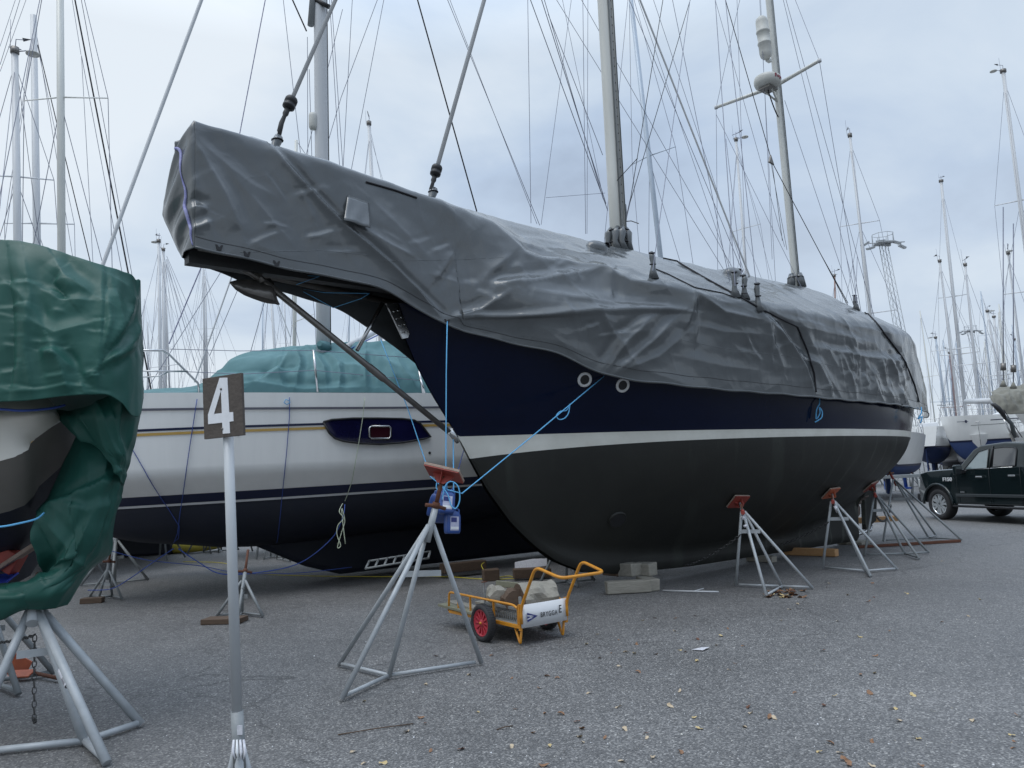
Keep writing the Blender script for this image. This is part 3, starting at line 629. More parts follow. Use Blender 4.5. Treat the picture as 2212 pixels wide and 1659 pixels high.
# ------------------------------------------------------------ masts and rigging of the ketch
def oval_mast(name, p0, p1, r0, r1, m, parent, flat=.72, n=20):
    mb = MB(); mb.tube([p0.lerp(p1, i/6) for i in range(7)], [lerp(r0, r1, i/6) for i in range(7)], m, n, flat=flat); return mb.build(name, parent)
def extend(p, q, z):                  # continue p->q up to height z
    return p+(q-p)*((z-p.z)/(q.z-p.z))
a, b = PL(1336, 530), PL(1306, 0); mtop = extend(a, b, 20.5); a = extend(a, b, 3.4)
mm_ = oval_mast('main_mast', a, mtop, .135, .12, 'alu', ketch, flat=.85)
d = (mtop-a).normalized()
for off, s, m, r in ((.118, -.05, 'galvd', .010), (.128, .02, 'alu', .012), (.115, .07, 'galvd', .009), (.06, .115, 'galvd', .007), (.13, -.02, 'aluw', .008)):
    mb = MB(); mb.tube([a+BN*off*1.02+BA*s+d*1.8, mtop+BN*off*.9+BA*s*.9], r, m, 6); mb.build('mast_track', mm_)
mb = MB()
for k in range(26):
    p = a+d*(2.4+k*.14)+BN*.137-BA*.01; mb.box(p, (.012, .012, .016), 'dark')
mb.build('track_bolts', mm_)
mb = MB(); p = a+d*5.9+BN*.12-BA*.09; mb.tube([p, p+d*.14], .03, 'darksteel', 10); mb.build('mast_cleat', mm_)
wr = MB(); p0 = PL(1336, 524); 
for i in range(9):
    ang = i*2.4; wr.tube([p0-d*.2+BA*.17*math.cos(ang)+BN*.17*math.sin(ang), p0-d*.02+BA*.17*math.cos(ang+.3)+BN*.17*math.sin(ang+.3), p0+d*.12+BA*.15*math.cos(ang+.2)+BN*.15*math.sin(ang+.2), p0+d*.22+BA*.13*math.cos(ang)+BN*.13*math.sin(ang)], [.07, .045, .075, .03], 'tarp', 8)
cu = wr.build('mast_collar', tarp_root)
mb = MB(); 
for h in (-.02, .17): mb.tube([p0+d*h+BA*.175*math.cos(t)+BN*.175*math.sin(t) for t in [PI*i/10 for i in range(21)]], .014, 'wired', 6)
mb.build('collar_lashing', cu)
p = p0+d*.35+BA*.14; mb = MB(); mb.tube([p, p+d*.1, p+d*.28, p+d*.33], [.05, .07, .065, .03], 'tarp', 12); mb.tube([p+BN*.06, p+BN*.12+BA*.05, p+BA*.25+BN*.1], .008, 'darksteel', 6); mb.build('winch_cover', cu)
a2, b2 = PL(1719, 612), PL(1661, 0); ztop = extend(a2, b2, 16.5); a2 = extend(a2, b2, 3.5)
miz = oval_mast('mizzen_mast', a2, ztop, .092, .085, 'alu', ketch); d2 = (ztop-a2).normalized()
for off, s, r in ((.075, .03, .009), (.08, -.03, .006), (.04, .075, .008)):
    mb = MB(); mb.tube([a2+BN*off+BA*s+d2*1.7, ztop+BN*off*.9+BA*s], r, 'galvd', 6); mb.build('mast_track', miz)
p0 = PL(1719, 606); mb = MB()
for i in range(7):
    ang = i*1.9; mb.tube([p0-d2*.16+(BA*math.cos(ang)+BN*math.sin(ang))*.14, p0+d2*.02+(BA*math.cos(ang)+BN*math.sin(ang))*.11, p0+d2*.14+(BA*math.cos(ang)+BN*math.sin(ang))*.1], [.06, .06, .025], 'tarp', 8)
cu = mb.build('mizzen_collar', tarp_root)
mb = MB(); mb.tube([p0+d2*.05+(BA*math.cos(t)+BN*math.sin(t))*.15 for t in [PI*i/10 for i in range(21)]], .014, 'wired', 6); mb.build('collar_lashing', cu)
# spreaders
hub = PL(1676, 185); sx, _, hz0 = SO(hub)
for (u, v, off) in ((1770, 131, 1.2), (1547, 232, -1.2)):
    mb = MB(); e_ = PL(u, v, off); mb.tube([hub, e_], [.042, .032], 'alu', 10); mb.tube([e_-Vector((0, 0, .03)), e_+Vector((0, 0, .03))], .04, 'aluw', 8); mb.build('spreader', miz)
# radar dome with bracket, liferaft canister
fw = -BA
rp0 = PL(1660, 190)-BA*.2+BN*.1; rm = MB(); T = Matrix.Translation(rp0)@Matrix.Rotation(.06, 4, 'Y')
rm.lathe([(0, -.11), (.16, -.11), (.235, -.07), (.26, -.01), (.262, .05), (.25, .10), (.2, .135), (0, .15)], 'radome', T, 36)
rd = rm.build('radar_dome', ketch)
dirn = (CAM-rp0); dirn.z = 0; dirn.normalize(); ang0 = math.atan2(dirn.y, dirn.x)+.72
for i, ch in enumerate('Raym'):
    an = ang0+i*.21; o_ = Vector((math.cos(an), math.sin(an), 0)); T = frame(rp0+o_*.263+Vector((0, 0, .035)), Vector((-math.sin(an), math.cos(an), 0)), (0, 0, 1))
    text(ch, T, .105, 'inkr', 'radar_lettering', rd, .003, .95, bold=.004)
mb = MB(); mb.box(rp0+Vector((0, 0, -.135)), (.3, .26, .03), 'darksteel', R)
mb.tube([rp0+BN*.08+Vector((0, 0, -.14)), hub+Vector((0, 0, -.35))], .02, 'alu', 6); mb.tube([rp0-BN*.08+Vector((0, 0, -.14)), hub+Vector((0, 0, -.35))], .02, 'alu', 6)
mb.tube([rp0+Vector((0, 0, -.13)), hub+Vector((0, 0, -.08))], .03, 'alu', 8); mb.tube(catenary(rp0+Vector((0, 0, -.15)), hub+Vector((0, 0, -.7)), .06), .012, 'wired', 6); mb.build('radar_bracket', rd)
lp = PL(1655, 90)-BA*.17+BN*.05; T = Matrix.Translation(lp)@Matrix.Rotation(-.04, 4, 'Y'); mb = MB()
prof = [(0, -.50), (.08, -.49), (.13, -.44), (.15, -.36), (.15, -.16), (.165, -.15), (.165, -.12), (.15, -.11), (.15, .11), (.165, .12), (.165, .15), (.15, .16), (.15, .36), (.13, .44), (.08, .49), (0, .5)]
mb.lathe([(r*.82, z*.92) for r, z in prof], 'radome', T, 24); o = mb.build('liferaft_canister', ketch)
mb = MB(); mb.box(lp+BA*.12+Vector((0, 0, -.45)), (.12, .08, .05), 'alu', R); mb.box(lp+BA*.12+Vector((0, 0, .2)), (.12, .06, .04), 'alu', R); mb.build('canister_bracket', o)
# furled headsails
for (u0, v0, u1, v1, r, du, dv_) in ((591, 322, 733, -6, .024, 628, 220), (931, 432, 1052, -6, .028, 943, 366)):
    p, q = PL(u0, v0), PL(u1, v1); dd = (q-p).normalized(); c = PL(du, dv_); tt = extend(p, q, 18)
    mb = MB(); mb.tube([c, tt], r, 'aluw', 12); o = mb.build('furled_headsail', ketch)
    mb = MB(); T = Matrix.Translation(c)@dd.to_track_quat('Z', 'Y').to_matrix().to_4x4()
    mb.lathe([(0, -.10), (.045, -.10), (.055, -.085), (.068, -.08), (.07, -.05), (.062, -.045), (.062, -.02), (.07, -.015), (.07, .03), (.06, .05), (.03, .055), (0, .055)], 'black', T, 24); mb.build('furler_drum', o)
    mb = MB(); pts = [c-dd*.10, c-dd*.17, c-dd*.2, c-dd*.3, p+dd*.12]
    mb.tube(pts, [.03, .034, .022, .028, .03], 'dark', 10); mb.tube([c-dd*.3, p-dd*.05], .022, 'aluw', 8); mb.build('furler_link', o)
    mb = MB(); mb.tube([p+dd*.17, p+dd*.1, p+dd*.02, p-dd*.08, p-dd*.15], [.045, .055, .04, .06, .12], 'tarp', 10); 
    for h in (.12, .0): mb.tube([p+dd*h+BA*.058*math.cos(t)+BN*.058*math.sin(t) for t in [PI*i/6 for i in range(13)]], .01, 'wired', 5)
    mb.build('forestay_boot', tarp_root)
def stay(parent, p, q, r=.006, m='wire', zt=None, name='stay'):
    if zt and abs(q.z-p.z) > .5: q = extend(p, q, zt)
    mb = MB(); mb.tube([p, q], r, m, 6, cap=False); return mb.build(name, parent)
# (u0,v0,off0, u1,v1,off1, radius, material)   low end first
rig = [
 (1030, 457, -.3, 902, 0, -.2, .012, 'wired'), (1313, 455, .1, 1146, 0, .6, .007, 'wire'), (1309, 440, .1, 1170, 0, .6, .007, 'wire'), (1303, 430, .15, 1176, 0, .6, .006, 'wire'),
 (1302, 335, .1, 1184, 30, .3, .006, 'wire'), (1303, 428, 0, 1215, 0, 0, .004, 'wire'), (1265, 505, -.8, 1259, 0, -.8, .006, 'wire'), (1268, 505, -.8, 1270, 0, -.8, .005, 'wire'),
 (1169, 485, -.5, 1234, 0, -.4, .005, 'wire'), (1166, 487, -1.2, 967, 0, -1.2, .006, 'wire'), (1160, 484, -1.2, 972, 0, -1.2, .005, 'wire'), (1147, 482, -1.0, 1140, 0, -1.0, .006, 'wire'),
 (1361, 437, .35, 1491, 0, .35, .007, 'wired'), (1362, 430, .4, 1432, 0, .4, .007, 'wired'), (1333, 390, .15, 1377, 342, .3, .008, 'wired'), (1353, 470, .2, 1362, 430, .3, .012, 'wire'),
 (1410, 585, 2.0, 1475, 113, 1.3, .006, 'wire'), (1588, 618, 1.95, 1545, 0, .9, .007, 'wire'), (1606, 622, 1.9, 1568, 300, 1.2, .006, 'wire'), (1637, 645, 1.6, 1567, 0, .6, .007, 'wire'),
 (1565, 553, 1.0, 1475, 110, .5, .006, 'wire'), (1602, 553, .3, 1475, 233, .2, .02, 'aluw'), (1590, 553, .3, 1475, 277, .2, .006, 'wire'), (1568, 553, .2, 1475, 388, .1, .005, 'wire'),
 (1545, 553, .2, 1475, 440, .1, .005, 'wire'), (1596, 553, -.2, 1475, 190, -.2, .005, 'wire'),
 (1698, 553, .1, 1547, 247, -1.2, .006, 'wire'), (1550, 553, -1.0, 1547, 233, -1.2, .006, 'wire'), (1547, 232, -1.2, 1598, 0, -.6, .006, 'wire'),
 (1828, 553, .9, 1692, 0, .3, .006, 'wire'), (1852, 553, .7, 1698, 0, .3, .006, 'wire'), (1840, 553, 1.0, 1770, 131, 1.2, .006, 'wire'), (1770, 131, 1.2, 1718, 0, .7, .006, 'wire'),
 (1808, 553, .8, 1695, 217, .1, .006, 'wire'), (1695, 533, .1, 1545, 0, -.2, .005, 'wire'), (1610, 553, .1, 1592, 0, .1, .005, 'wire'), (1672, 553, .1, 1641, 0, .05, .005, 'wire'), (1668, 560, .1, 1643, 0, .05, .005, 'wire'),
 (1612, 0, 0, 1640, 190, 0, .0, None),
 (1848, 650, 1.2, 1852, 553, 1.1, .006, 'wire'), (1845, 650, 1.2, 1828, 553, .9, .006, 'wire'), (1851, 655, 1.2, 1840, 553, 1.0, .006, 'wire'),
 (1665, 340, .15, 1622, 190, .15, .009, 'wired'), (1622, 190, .15, 1567, 0, .1, .009, 'wired'), (1775, 553, .5, 1665, 345, .15, .009, 'wired'), (1832, 655, .7, 1775, 553, .5, .009, 'wired'), (1690, 520, .1, 1667, 345, .15, .006, 'wired'),
 (1700, 540, .1, 1664, 345, .15, .005, 'wired'), (1179, 427, -.5, 1307, 417, 0, .004, 'wire'),
]
for (u0, v0, o0, u1, v1, o1, r, m) in rig:
    if m is None: continue
    p, q = PL(u0, v0, o0), PL(u1, v1, o1)
    if v0 == 553: p = extend(q, p, 3.8)
    stay(ketch, p, q, r*.8, m, zt=(17 if (v1 <= 0 or u1 == 1475) else None))
mb = MB(); T = frame(PL(1665, 345, .15), BA, (0, 0, 1)); mb.prism([(0, .10), (.09, -.09), (-.09, -.07)], -.02, .02, 'darksteel', T); mb.build('tackle_plate', ketch, bevel=.01)
# shroud boots: grey canvas sleeves tied round the shroud bases
for (u, v, off, h) in ((1412, 598, 2.0, .34), (1590, 640, 1.95, .36), (1609, 643, 1.9, .33), (1640, 668, 1.7, .38), (1849, 662, 1.0, .28)):
    p, n = hit(TB, u, v, .0)
    if p is None: p = PL(u, v, off)
    mb = MB(); j = [random.uniform(-.015, .015) for _ in range(8)]
    mb.tube([p+Vector((0, 0, -.03)), p+Vector((j[0], j[1], h*.25)), p+Vector((j[2], j[3], h*.45)), p+Vector((j[4], j[5], h*.75)), p+Vector((j[6], 0, h))], [.075, .04, .03, .042, .026], 'tarp', 9)
    o = mb.build('shroud_boot', tarp_root)
    for f in (.18, .5, .95):
        mb = MB(); mb.tube([p+Vector((.036*math.cos(t), .036*math.sin(t), h*f+.01*math.sin(t))) for t in [PI*i/5 for i in range(11)]], .011, 'wired', 5)
        mb.build('boot_lashing', o)
# ------------------------------------------------------------ generic sailing yacht
def yacht_fns(L, B, zwl, zd_bow, zd_st, zcan, rake=.09, transom=.62, knuckle=None):
    dk = sspline([0, .03*L, .12*L, .3*L, .55*L, .8*L, L], [.02, .13*B, .29*B, .445*B, .5*B, .46*B, transom*.5*B])
    wl = sspline([rake*L, .2*L, .4*L, .6*L, .85*L, L], [0, .2*B, .38*B, .42*B, .34*B, .22*B])
    zc = sspline([0, rake*L, .25*L, .5*L, .75*L, L], [zd_bow, zwl, zcan+.12*(zwl-zcan), zcan, zcan+.15*(zwl-zcan), zwl+.06])
    zd = sspline([0, .5*L, L], [zd_bow, lerp(zd_bow, zd_st, .75)-.03, zd_st])
    def zb(s): return lerp(zd_bow, zwl, s/(rake*L)) if s < rake*L else float(zc(s))
    def b(s, z):
        a, d = zb(s), float(zd(s)); w, k = float(wl(s)), float(dk(s))
        if a >= zwl-1e-4 or s < rake*L:
            t = max(0, (z-max(a, zwl if s > rake*L else a))/max(1e-3, d-a)); return (w if s > rake*L else .01)+(k-(w if s > rake*L else .01))*min(1, t)**.8
        if z >= zwl and knuckle and k > w:
            kk = w+(k-w)*.82; return lerp(w, kk, (z-zwl)/(knuckle-zwl)) if z < knuckle else lerp(kk, k, min(1, (z-knuckle)/(d-knuckle))**.8)
        if z >= zwl: return w+(k-w)*min(1, (z-zwl)/(d-zwl))**.8
        u = max(0, (z-a)/(zwl-a)); return .01+(w-.01)*(1-(1-u)**2)**.62
    return zb, lambda s: float(zd(s)), b

def yacht(name, label, bow, yaw, L, B, zwl, zdb, zds, mats, mast=None, group='yachts laid up in the boatyard', zcan=None, keel=True, coarse=False, trim=0, cover=None, rail=True, rig_=True, keel_x=(.42, .62), cabin=True, stripe_h=.09, knuckle=None, rake=.09):
    """mats: (bottom, stripe, topside); bow = xy of stem head; yaw = heading bow->stern"""
    zcan = zcan if zcan is not None else zwl-.5
    ax = Vector((math.cos(yaw), math.sin(yaw), 0)); ay = Vector((-math.sin(yaw), math.cos(yaw), 0)); o = Vector((bow[0], bow[1], 0))
    WF = lambda s, y, z: o+ax*s+ay*y+Vector((0, 0, z+trim*s))
    t = thing(name, o, label, 'sailboat', group)
    zb, zd, b = yacht_fns(L, B, zwl, zdb, zds, zcan, knuckle=knuckle, rake=rake)
    n = 16 if coarse else 60; ss = [L*(i/n)**1.25 for i in range(n+1)]
    mb = MB(); hull_grid(mb, ss, zb, zd, b, [(lambda s: zwl, mats[0], 4 if coarse else 14), (lambda s: zwl+stripe_h, mats[1], 1), (lambda s: 99, mats[2], 3 if coarse else 18)], WF, 'deck')
    h = mb.build('hull', t); recalc(h)
    Rz = Matrix.Rotation(yaw, 3, 'Z')
    if keel:
        k0, k1 = keel_x; mb = MB(); T = frame(WF(0, 0, 0), ax, (0, 0, 1))
        mb.prism([(k0*L, zcan+.12), (k1*L, zcan+.12), (k1*L-.1, .16), (k0*L+.5, .16)], -.09, .09, mats[0], T); mb.build('keel', t, bevel=.05)
        mb = MB(); mb.prism([(.9*L, zwl-.1), (.955*L, zwl), (.95*L, .6), (.915*L, .6)], -.03, .03, mats[0], T); mb.build('rudder', t, bevel=.02)
    if cabin:
        mb = MB(); c = WF(.47*L, 0, 0); s0, s1, w0, h0 = .2*L, .66*L, .26*B, .32
        zz = lambda s: zd(s)+trim*s
        v = [WF(s0, -w0*.4, zd(s0)-.03), WF(s0, w0*.4, zd(s0)-.03), WF(s1, -w0, zd(s1)-.03), WF(s1, w0, zd(s1)-.03), WF(s0+.7, -w0*.35, zd(s0)+.17), WF(s0+.7, w0*.35, zd(s0)+.17), WF(s1, -w0*.85, zd(s1)+h0), WF(s1, w0*.85, zd(s1)+h0)]
        mb.add(v, [(0, 4, 5, 1), (0, 2, 6, 4), (1, 5, 7, 3), (4, 6, 7, 5), (2, 3, 7, 6)], 'deck'); mb.build('cabin', t, bevel=.04)
    if rail:
        rm = MB()
        st_ = [.04*L, .2*L, .38*L, .56*L, .74*L, .93*L]
        for sg in (1, -1):
            tops = []
            for s in st_:
                p = WF(s, sg*b(s, zd(s))*.95, zd(s)); rm.tube([p, p+Vector((0, 0, .6))], .013, 'steel', 5); tops.append(p+Vector((0, 0, .6)))
            rm.tube(tops, .006 if not coarse else .009, 'steel', 4); rm.tube([p-Vector((0, 0, .3)) for p in tops], .006, 'steel', 4)
        p = WF(-.05, 0, zdb+.62); rm.tube([WF(.04*L, b(.04*L, zd(.04*L)), zd(0)+.6), p, WF(.04*L, -b(.04*L, zd(.04*L)), zd(0)+.6)], .016, 'steel', 6)
        rm.tube([p, WF(.15, 0, zdb)], .014, 'steel', 5); rm.build('guard_rail', t)
    if mast:
        (p0, p1, r, mt, spr) = mast[:5]
        mb = MB(); mb.tube([p0, p0.lerp(p1, .5), p1], [r, r, r*.85], mt, 10 if coarse else 16, flat=.75); mo = mb.build('mast', t)
        tips = []
        for f, wdt in spr:
            c = p0.lerp(p1, f); sp = []
            for sg in (1, -1):
                e_ = c+ay*sg*wdt+ax*.22+Vector((0, 0, .06)); mb = MB(); mb.tube([c, e_], [r*.42, r*.28], mt, 5, flat=.5); mb.build('spreader', mo); sp.append(e_)
            tips.append(sp)
        if rig_:
            wr_ = .0045 if not coarse else .008
            for k, sg in enumerate((1, -1)):
                base = WF((p0-o).dot(ax)+.15, sg*b(.42*L, zd(.42*L))*.96, zd(.42*L))
                pts = [base]+[tp[k] for tp in tips]+[p0.lerp(p1, .97)]
                mb = MB(); mb.tube(pts, wr_, 'wire', 4, cap=False); mb.build('shroud', t)
                if tips: mb = MB(); mb.tube([base+ax*.1, p0.lerp(p1, spr[0][0]-.01)], wr_, 'wire', 4, cap=False); mb.build('shroud', t)
                if len(tips) > 1: mb = MB(); mb.tube([tips[0][k], p0.lerp(p1, spr[1][0]-.01)], wr_, 'wire', 4, cap=False); mb.build('shroud', t)
            mb = MB(); mb.tube([WF(.15, 0, zdb), p0.lerp(p1, .96)], wr_ if len(mast) < 6 else mast[5], 'wire' if len(mast) < 6 else 'aluw', 6, cap=False); mb.build('forestay', t)
            mb = MB(); mb.tube([WF(L-.15, 0, zds), p1], wr_, 'wire', 4, cap=False); mb.build('backstay', t)
    if mast and len(mast) > 6 and mast[6]:
        q = p1; mb = MB(); mb.tube([q, q+Vector((0, 0, .3)), q+Vector((.25, 0, .34))], .012, 'wire', 4); mb.tube([q-ax*.15, q-ax*.15+Vector((0, 0, .9))], .006, 'wire', 4)
        mb.box(q+Vector((.28, 0, .36)), (.16, .02, .08), 'black'); mb.tube([q+ax*.25+Vector((0, 0, .06)), q-ax*.3+Vector((0, 0, .06))], .02, 'darksteel', 5); mb.build('wind_vane', mo)
    return t, WF, b, zd, zb

# ------------------------------------------------------------ white yacht behind the ketch
WY = math.radians(32)
mp0, mp1 = D(699, 745, 13.4), D(692, 0, 13.4); mp1 = extend(mp0, mp1, 19); mp0 = extend(mp0, mp1, 3.2)
wt, WW, wb, wzd, wzb = yacht('white_sailboat', 'white yacht with gold and blue stripes and long dark hull window', (-7.75, 11.25), WY, 11.6, 4.15, 1.395, 3.1, 3.0,
    ('antin', 'signw', 'white'), None, group=None, zcan=.62, trim=.016, rail=False, keel_x=(.36, .66), cabin=False, keel=False, stripe_h=.035, knuckle=1.84)
wax = Vector((math.cos(WY), math.sin(WY), 0)); way = Vector((-math.sin(WY), math.cos(WY), 0)); wo_ = Vector((-7.75, 11.25, 0))
whull = [c for c in wt.children if c.name.startswith('hull')][0]
mb = MB(); T = frame(WW(0, 0, 0), wax, (0, 0, 1)); mb.prism([(3.5, .85), (10.9, 1.0), (10.7, .08), (5.3, .06), (4.7, .25)], -.13, .13, 'antin', T); mb.build('keel', wt, bevel=.08)
HW = bvh(whull)
def band_on(t, name, zf0, zf1, m, s0=.15, s1=11.4, lift=.012):
    mb = MB(); vs = []; n = 70
    for i in range(n+1):
        s = lerp(s0, s1, i/n)
        for z in (zf0(s), zf1(s)):
            bb = wb(s, z); vs.append(WW(s, -bb-lift, z))
    mb.add(vs, [(2*i, 2*i+2, 2*i+3, 2*i+1) for i in range(n)], m, True); return mb.build(name, t)
band_on(wt, 'waterline_stripe', lambda s: 1.43, lambda s: 1.56, 'nstripe', lift=.006)
band_on(wt, 'blue_stripe', lambda s: 2.50, lambda s: 2.535, 'nstripe')
band_on(wt, 'gold_stripe', lambda s: 2.435, lambda s: 2.475, 'gold')
band_on(wt, 'rub_rail', lambda s: wzd(s)-.26, lambda s: wzd(s)-.225, 'rubb', lift=.02)
# hull window: outline in (station, height) on the near side
def on_hull(s, z, lift): return WW(s, -wb(s, z)-lift, z)
def pix_to_sz(u, v):
    p, n = hit(HW, u, v); q = p-wo_; s = q.dot(wax); return s, p.z-.016*s
out = [(697, 912), (715, 907), (760, 904), (820, 904), (868, 905), (893, 908), (906, 915), (918, 930), (929, 944), (915, 948), (870, 956), (820, 960), (775, 958), (740, 953), (722, 947), (710, 936)]
def panel(outl, m, name, lift, parent, sub=6):
    sz = [pix_to_sz(*q) for q in outl]; cs = sum(a for a, _ in sz)/len(sz); cz = sum(b for _, b in sz)/len(sz); mb = MB(); n = len(sz)
    vs = [on_hull(cs, cz, lift)]
    for k in range(1, sub+1):
        for a, b_ in sz: vs.append(on_hull(lerp(cs, a, k/sub), lerp(cz, b_, k/sub), lift))
    fs = [(0, 1+i, 1+(i+1) % n) for i in range(n)]+[(1+(k-1)*n+i, 1+k*n+i, 1+k*n+(i+1) % n, 1+(k-1)*n+(i+1) % n) for k in range(1, sub) for i in range(n)]
    mb.add(vs, fs, m, True); return mb.build(name, parent), [on_hull(a, b_, lift) for a, b_ in sz]
win, ol = panel(out, 'pglass', 'hull_window', .034, wt)
mb = MB(); mb.tube(ol+[ol[0]], .016, 'black', 6); mb.build('window_frame', win)
po, ol = panel([(800, 921), (838, 921), (842, 925), (842, 943), (838, 948), (800, 948), (796, 943), (796, 925)], 'maroon', 'porthole', .042, wt)
mb = MB(); mb.tube(ol+[ol[0]], .017, 'steel', 6); mb.build('porthole_frame', po)
sm = MB()
for s, z in ((6.2, 2.0), (3.2, 2.4)): sm.lathe([(0, .01), (.02, .01), (.024, 0)], 'black', frame(on_hull(s, z, .0), wax, (0, 0, 1), -way), 10)
sm.build('skin_fitting', wt)
wm = oval_mast('mast', mp0, mp1, .135, .125, 'aluw', wt)
d = (mp1-mp0).normalized()
mb = MB(); mb.tube([mp0+wax*.12-way*.03+d*.3, mp1+wax*.11-way*.03], .012, 'dark', 5); mb.build('mast_track', wm)
mb = MB(); q = D(671, 55, 13.3); mb.tube([q, q+Vector((.17, 0, 1.9))], .06, 'galvd', 8); mb.tube([q+Vector((.1, 0, .5)), q+Vector((.35, 0, .35))], .045, 'black', 8); mb.build('spinnaker_pole', wm)
mb = MB(); q = D(676, 262, 13.3); mb.lathe([(0, -.17), (.06, -.15), (.075, -.1), (.075, .1), (.06, .15), (0, .17)], 'radome', Matrix.Translation(q), 14); mb.build('radar_reflector', wm)
# boom seen past the bobstay
mb = MB(); mb.tube([D(745, 752, 13.5), D(830, 705, 15.2)], .06, 'aluw', 10); mb.tube([D(760, 752, 13.5), D(840, 712, 15)], .012, 'rope_n', 5); mb.build('boom', wt)
mb = MB(); mb.tube([D(700, 750, 13.4)+Vector((.0, 0, .0)), D(690, 742, 13.2)], [.14, .05], 'teal', 8); mb.build('mast_boot', wt)
# pulpit, stanchions and life lines
rm = MB()
Pm = lambda u, v, s: D(u, v, s)
rm.tube([D(300, 757, 11.6), D(352, 757, 11.9), D(365, 765, 12.0), D(428, 828, 12.2), D(430, 853, 12.2)], .018, 'steel', 8)
rm.tube([D(300, 801, 11.6), D(352, 802, 11.8), D(405, 802, 12.1)], .014, 'steel', 6); rm.tube([D(305, 815, 11.7), D(345, 812, 11.8), D(365, 802, 11.9)], .012, 'steel', 6); rm.build('pulpit', wt)
for (u0, v0, u1, v1, dd) in ((677, 756, 686, 847, 12.6), (905, 800, 914, 850, 13.3), (908, 818, 917, 850, 13.3)):
    mb = MB(); mb.tube([D(u0, v0, dd), D(u1, v1, dd)], .02, 'steel', 8); mb.build('stanchion', wt)
for pts in ([(366, 754, 12), (517, 758, 12.3), (677, 757, 12.6), (920, 775, 13.3)], [(405, 803, 12.1), (520, 808, 12.3), (680, 800, 12.6), (908, 822, 13.3)]):
    mb = MB(); mb.tube([D(*p) for p in pts], .006, 'wire', 5); mb.build('life_line', wt)
fs0, fs1 = D(118, 846, 12.0), D(222, 572, 12.4)
mb = MB(); q = fs1+(D(435, 0, 13.0)-fs1)*1.5; mb.tube([fs0, fs1, D(435, 0, 13.0), q], [.032]*4, 'aluw', 10); mb.build('furled_headsail', wt)
for (u0, v0, u1, v1, dd) in ((652, 357, 612, 0, 13.3), (735, 383, 712, 0, 13.4), (742, 380, 716, 0, 13.4), (754, 392, 829, 0, 13.6), (740, 383, 761, 0, 13.6), (737, 210, 815, 0, 13.9), (662, 67, 632, 0, 13.3), (665, 350, 664, 80, 13.3), (660, 340, 740, 20, 14.2), (703, 325, 737, 210, 13.9), (676, 420, 668, 150, 13.4)):
    stay(wt, D(u0, v0, dd), D(u1, v1, dd), .006 if u0 != 662 else .014, 'wire' if u0 != 662 else 'wired', zt=(17 if v1 <= 0 else None), name='shroud')

# teal cover over the white yacht
def sheet(name, us, tops, bots, dep, m, label, cat, folds, nv=40, nu=160, namp=.03, thick_back=True, amp_noise=(1.6, 1.6, 1.6), bulge=.35, parent=None, seed=5):
    """sheet hung between two outlines: its own distance and rounded depth, with real folds"""
    ft, fb, fd = sspline(us, tops), sspline(us, bots), sspline(us, dep)
    Gd = np.zeros((nu, nv, 3)); uu = np.linspace(us[0], us[-1], nu)
    for i, u in enumerate(uu):
        a, b_, d_ = float(ft(u)), float(fb(u)), float(fd(u))
        for j in range(nv):
            t = j/(nv-1); v = lerp(b_, a, t); Gd[i, j] = D(float(u), v, d_+bulge*t**2.2)
    n = grid_normals(Gd); 
    if ((np.array(CAM)-Gd[nu//2, nv//2])*n[nu//2, nv//2]).sum() < 0: n = -n
    U, V = proj(Gd.reshape(-1, 3)); H = seg_field(U.reshape(nu, nv), V.reshape(nu, nv), folds)
    H += namp*nfield(Gd.reshape(-1, 3), amp_noise, 3, seed).reshape(nu, nv)
    Gd = Gd+n*H[..., None]
    return Gd, n
cf0 = [([(470, 760), (560, 762), (680, 752)], .03, 8), ([(560, 820), (600, 800), (640, 765)], .06, 7), ([(540, 835), (590, 815), (630, 800)], .05, 7), ([(680, 770), (700, 800), (705, 835)], .06, 7),
      ([(700, 765), (740, 790), (780, 800)], .05, 7), ([(790, 760), (785, 800), (790, 840)], .07, 7), ([(800, 765), (840, 790), (860, 830)], .05, 8), ([(610, 770), (600, 800), (612, 838)], .04, 6), ([(480, 800), (560, 795), (660, 798)], -.05, 7),
      ([(850, 760), (870, 800), (900, 840)], .05, 7), ([(730, 790), (735, 815), (730, 840)], .05, 6), ([(640, 760), (650, 790), (640, 830)], .06, 7), ([(440, 838), (540, 832), (660, 842), (800, 838)], .05, 6)]
cf = [(a_, b_*1.7, c_) for a_, b_, c_ in cf0]
Gd, n = sheet('c', [296, 330, 400, 440, 470, 520, 590, 690, 800, 880, 960], [846, 841, 838, 826, 800, 771, 757, 745, 738, 736, 790], [856, 855, 853, 852, 852, 851, 850, 849, 849, 849, 850],
    [11.7, 11.8, 12.1, 12.2, 12.3, 12.4, 12.5, 12.7, 13.0, 13.3, 13.6], 'teal', '', '', cf, nv=60, nu=300, namp=.03, bulge=.9)
back = np.array([[Gd[i, -1]+np.array(way)*q*.45+np.array([0, 0, -1])*(q*q*.045) for q in range(1, 8)] for i in range(Gd.shape[0])])
Gd = np.concatenate([Gd, back], 1)
o = grid_mesh('teal_boat_cover', Gd, 'teal'); top(o, 'faded teal cover draped over the deck of the white yacht behind the bobstay', 'boat cover')

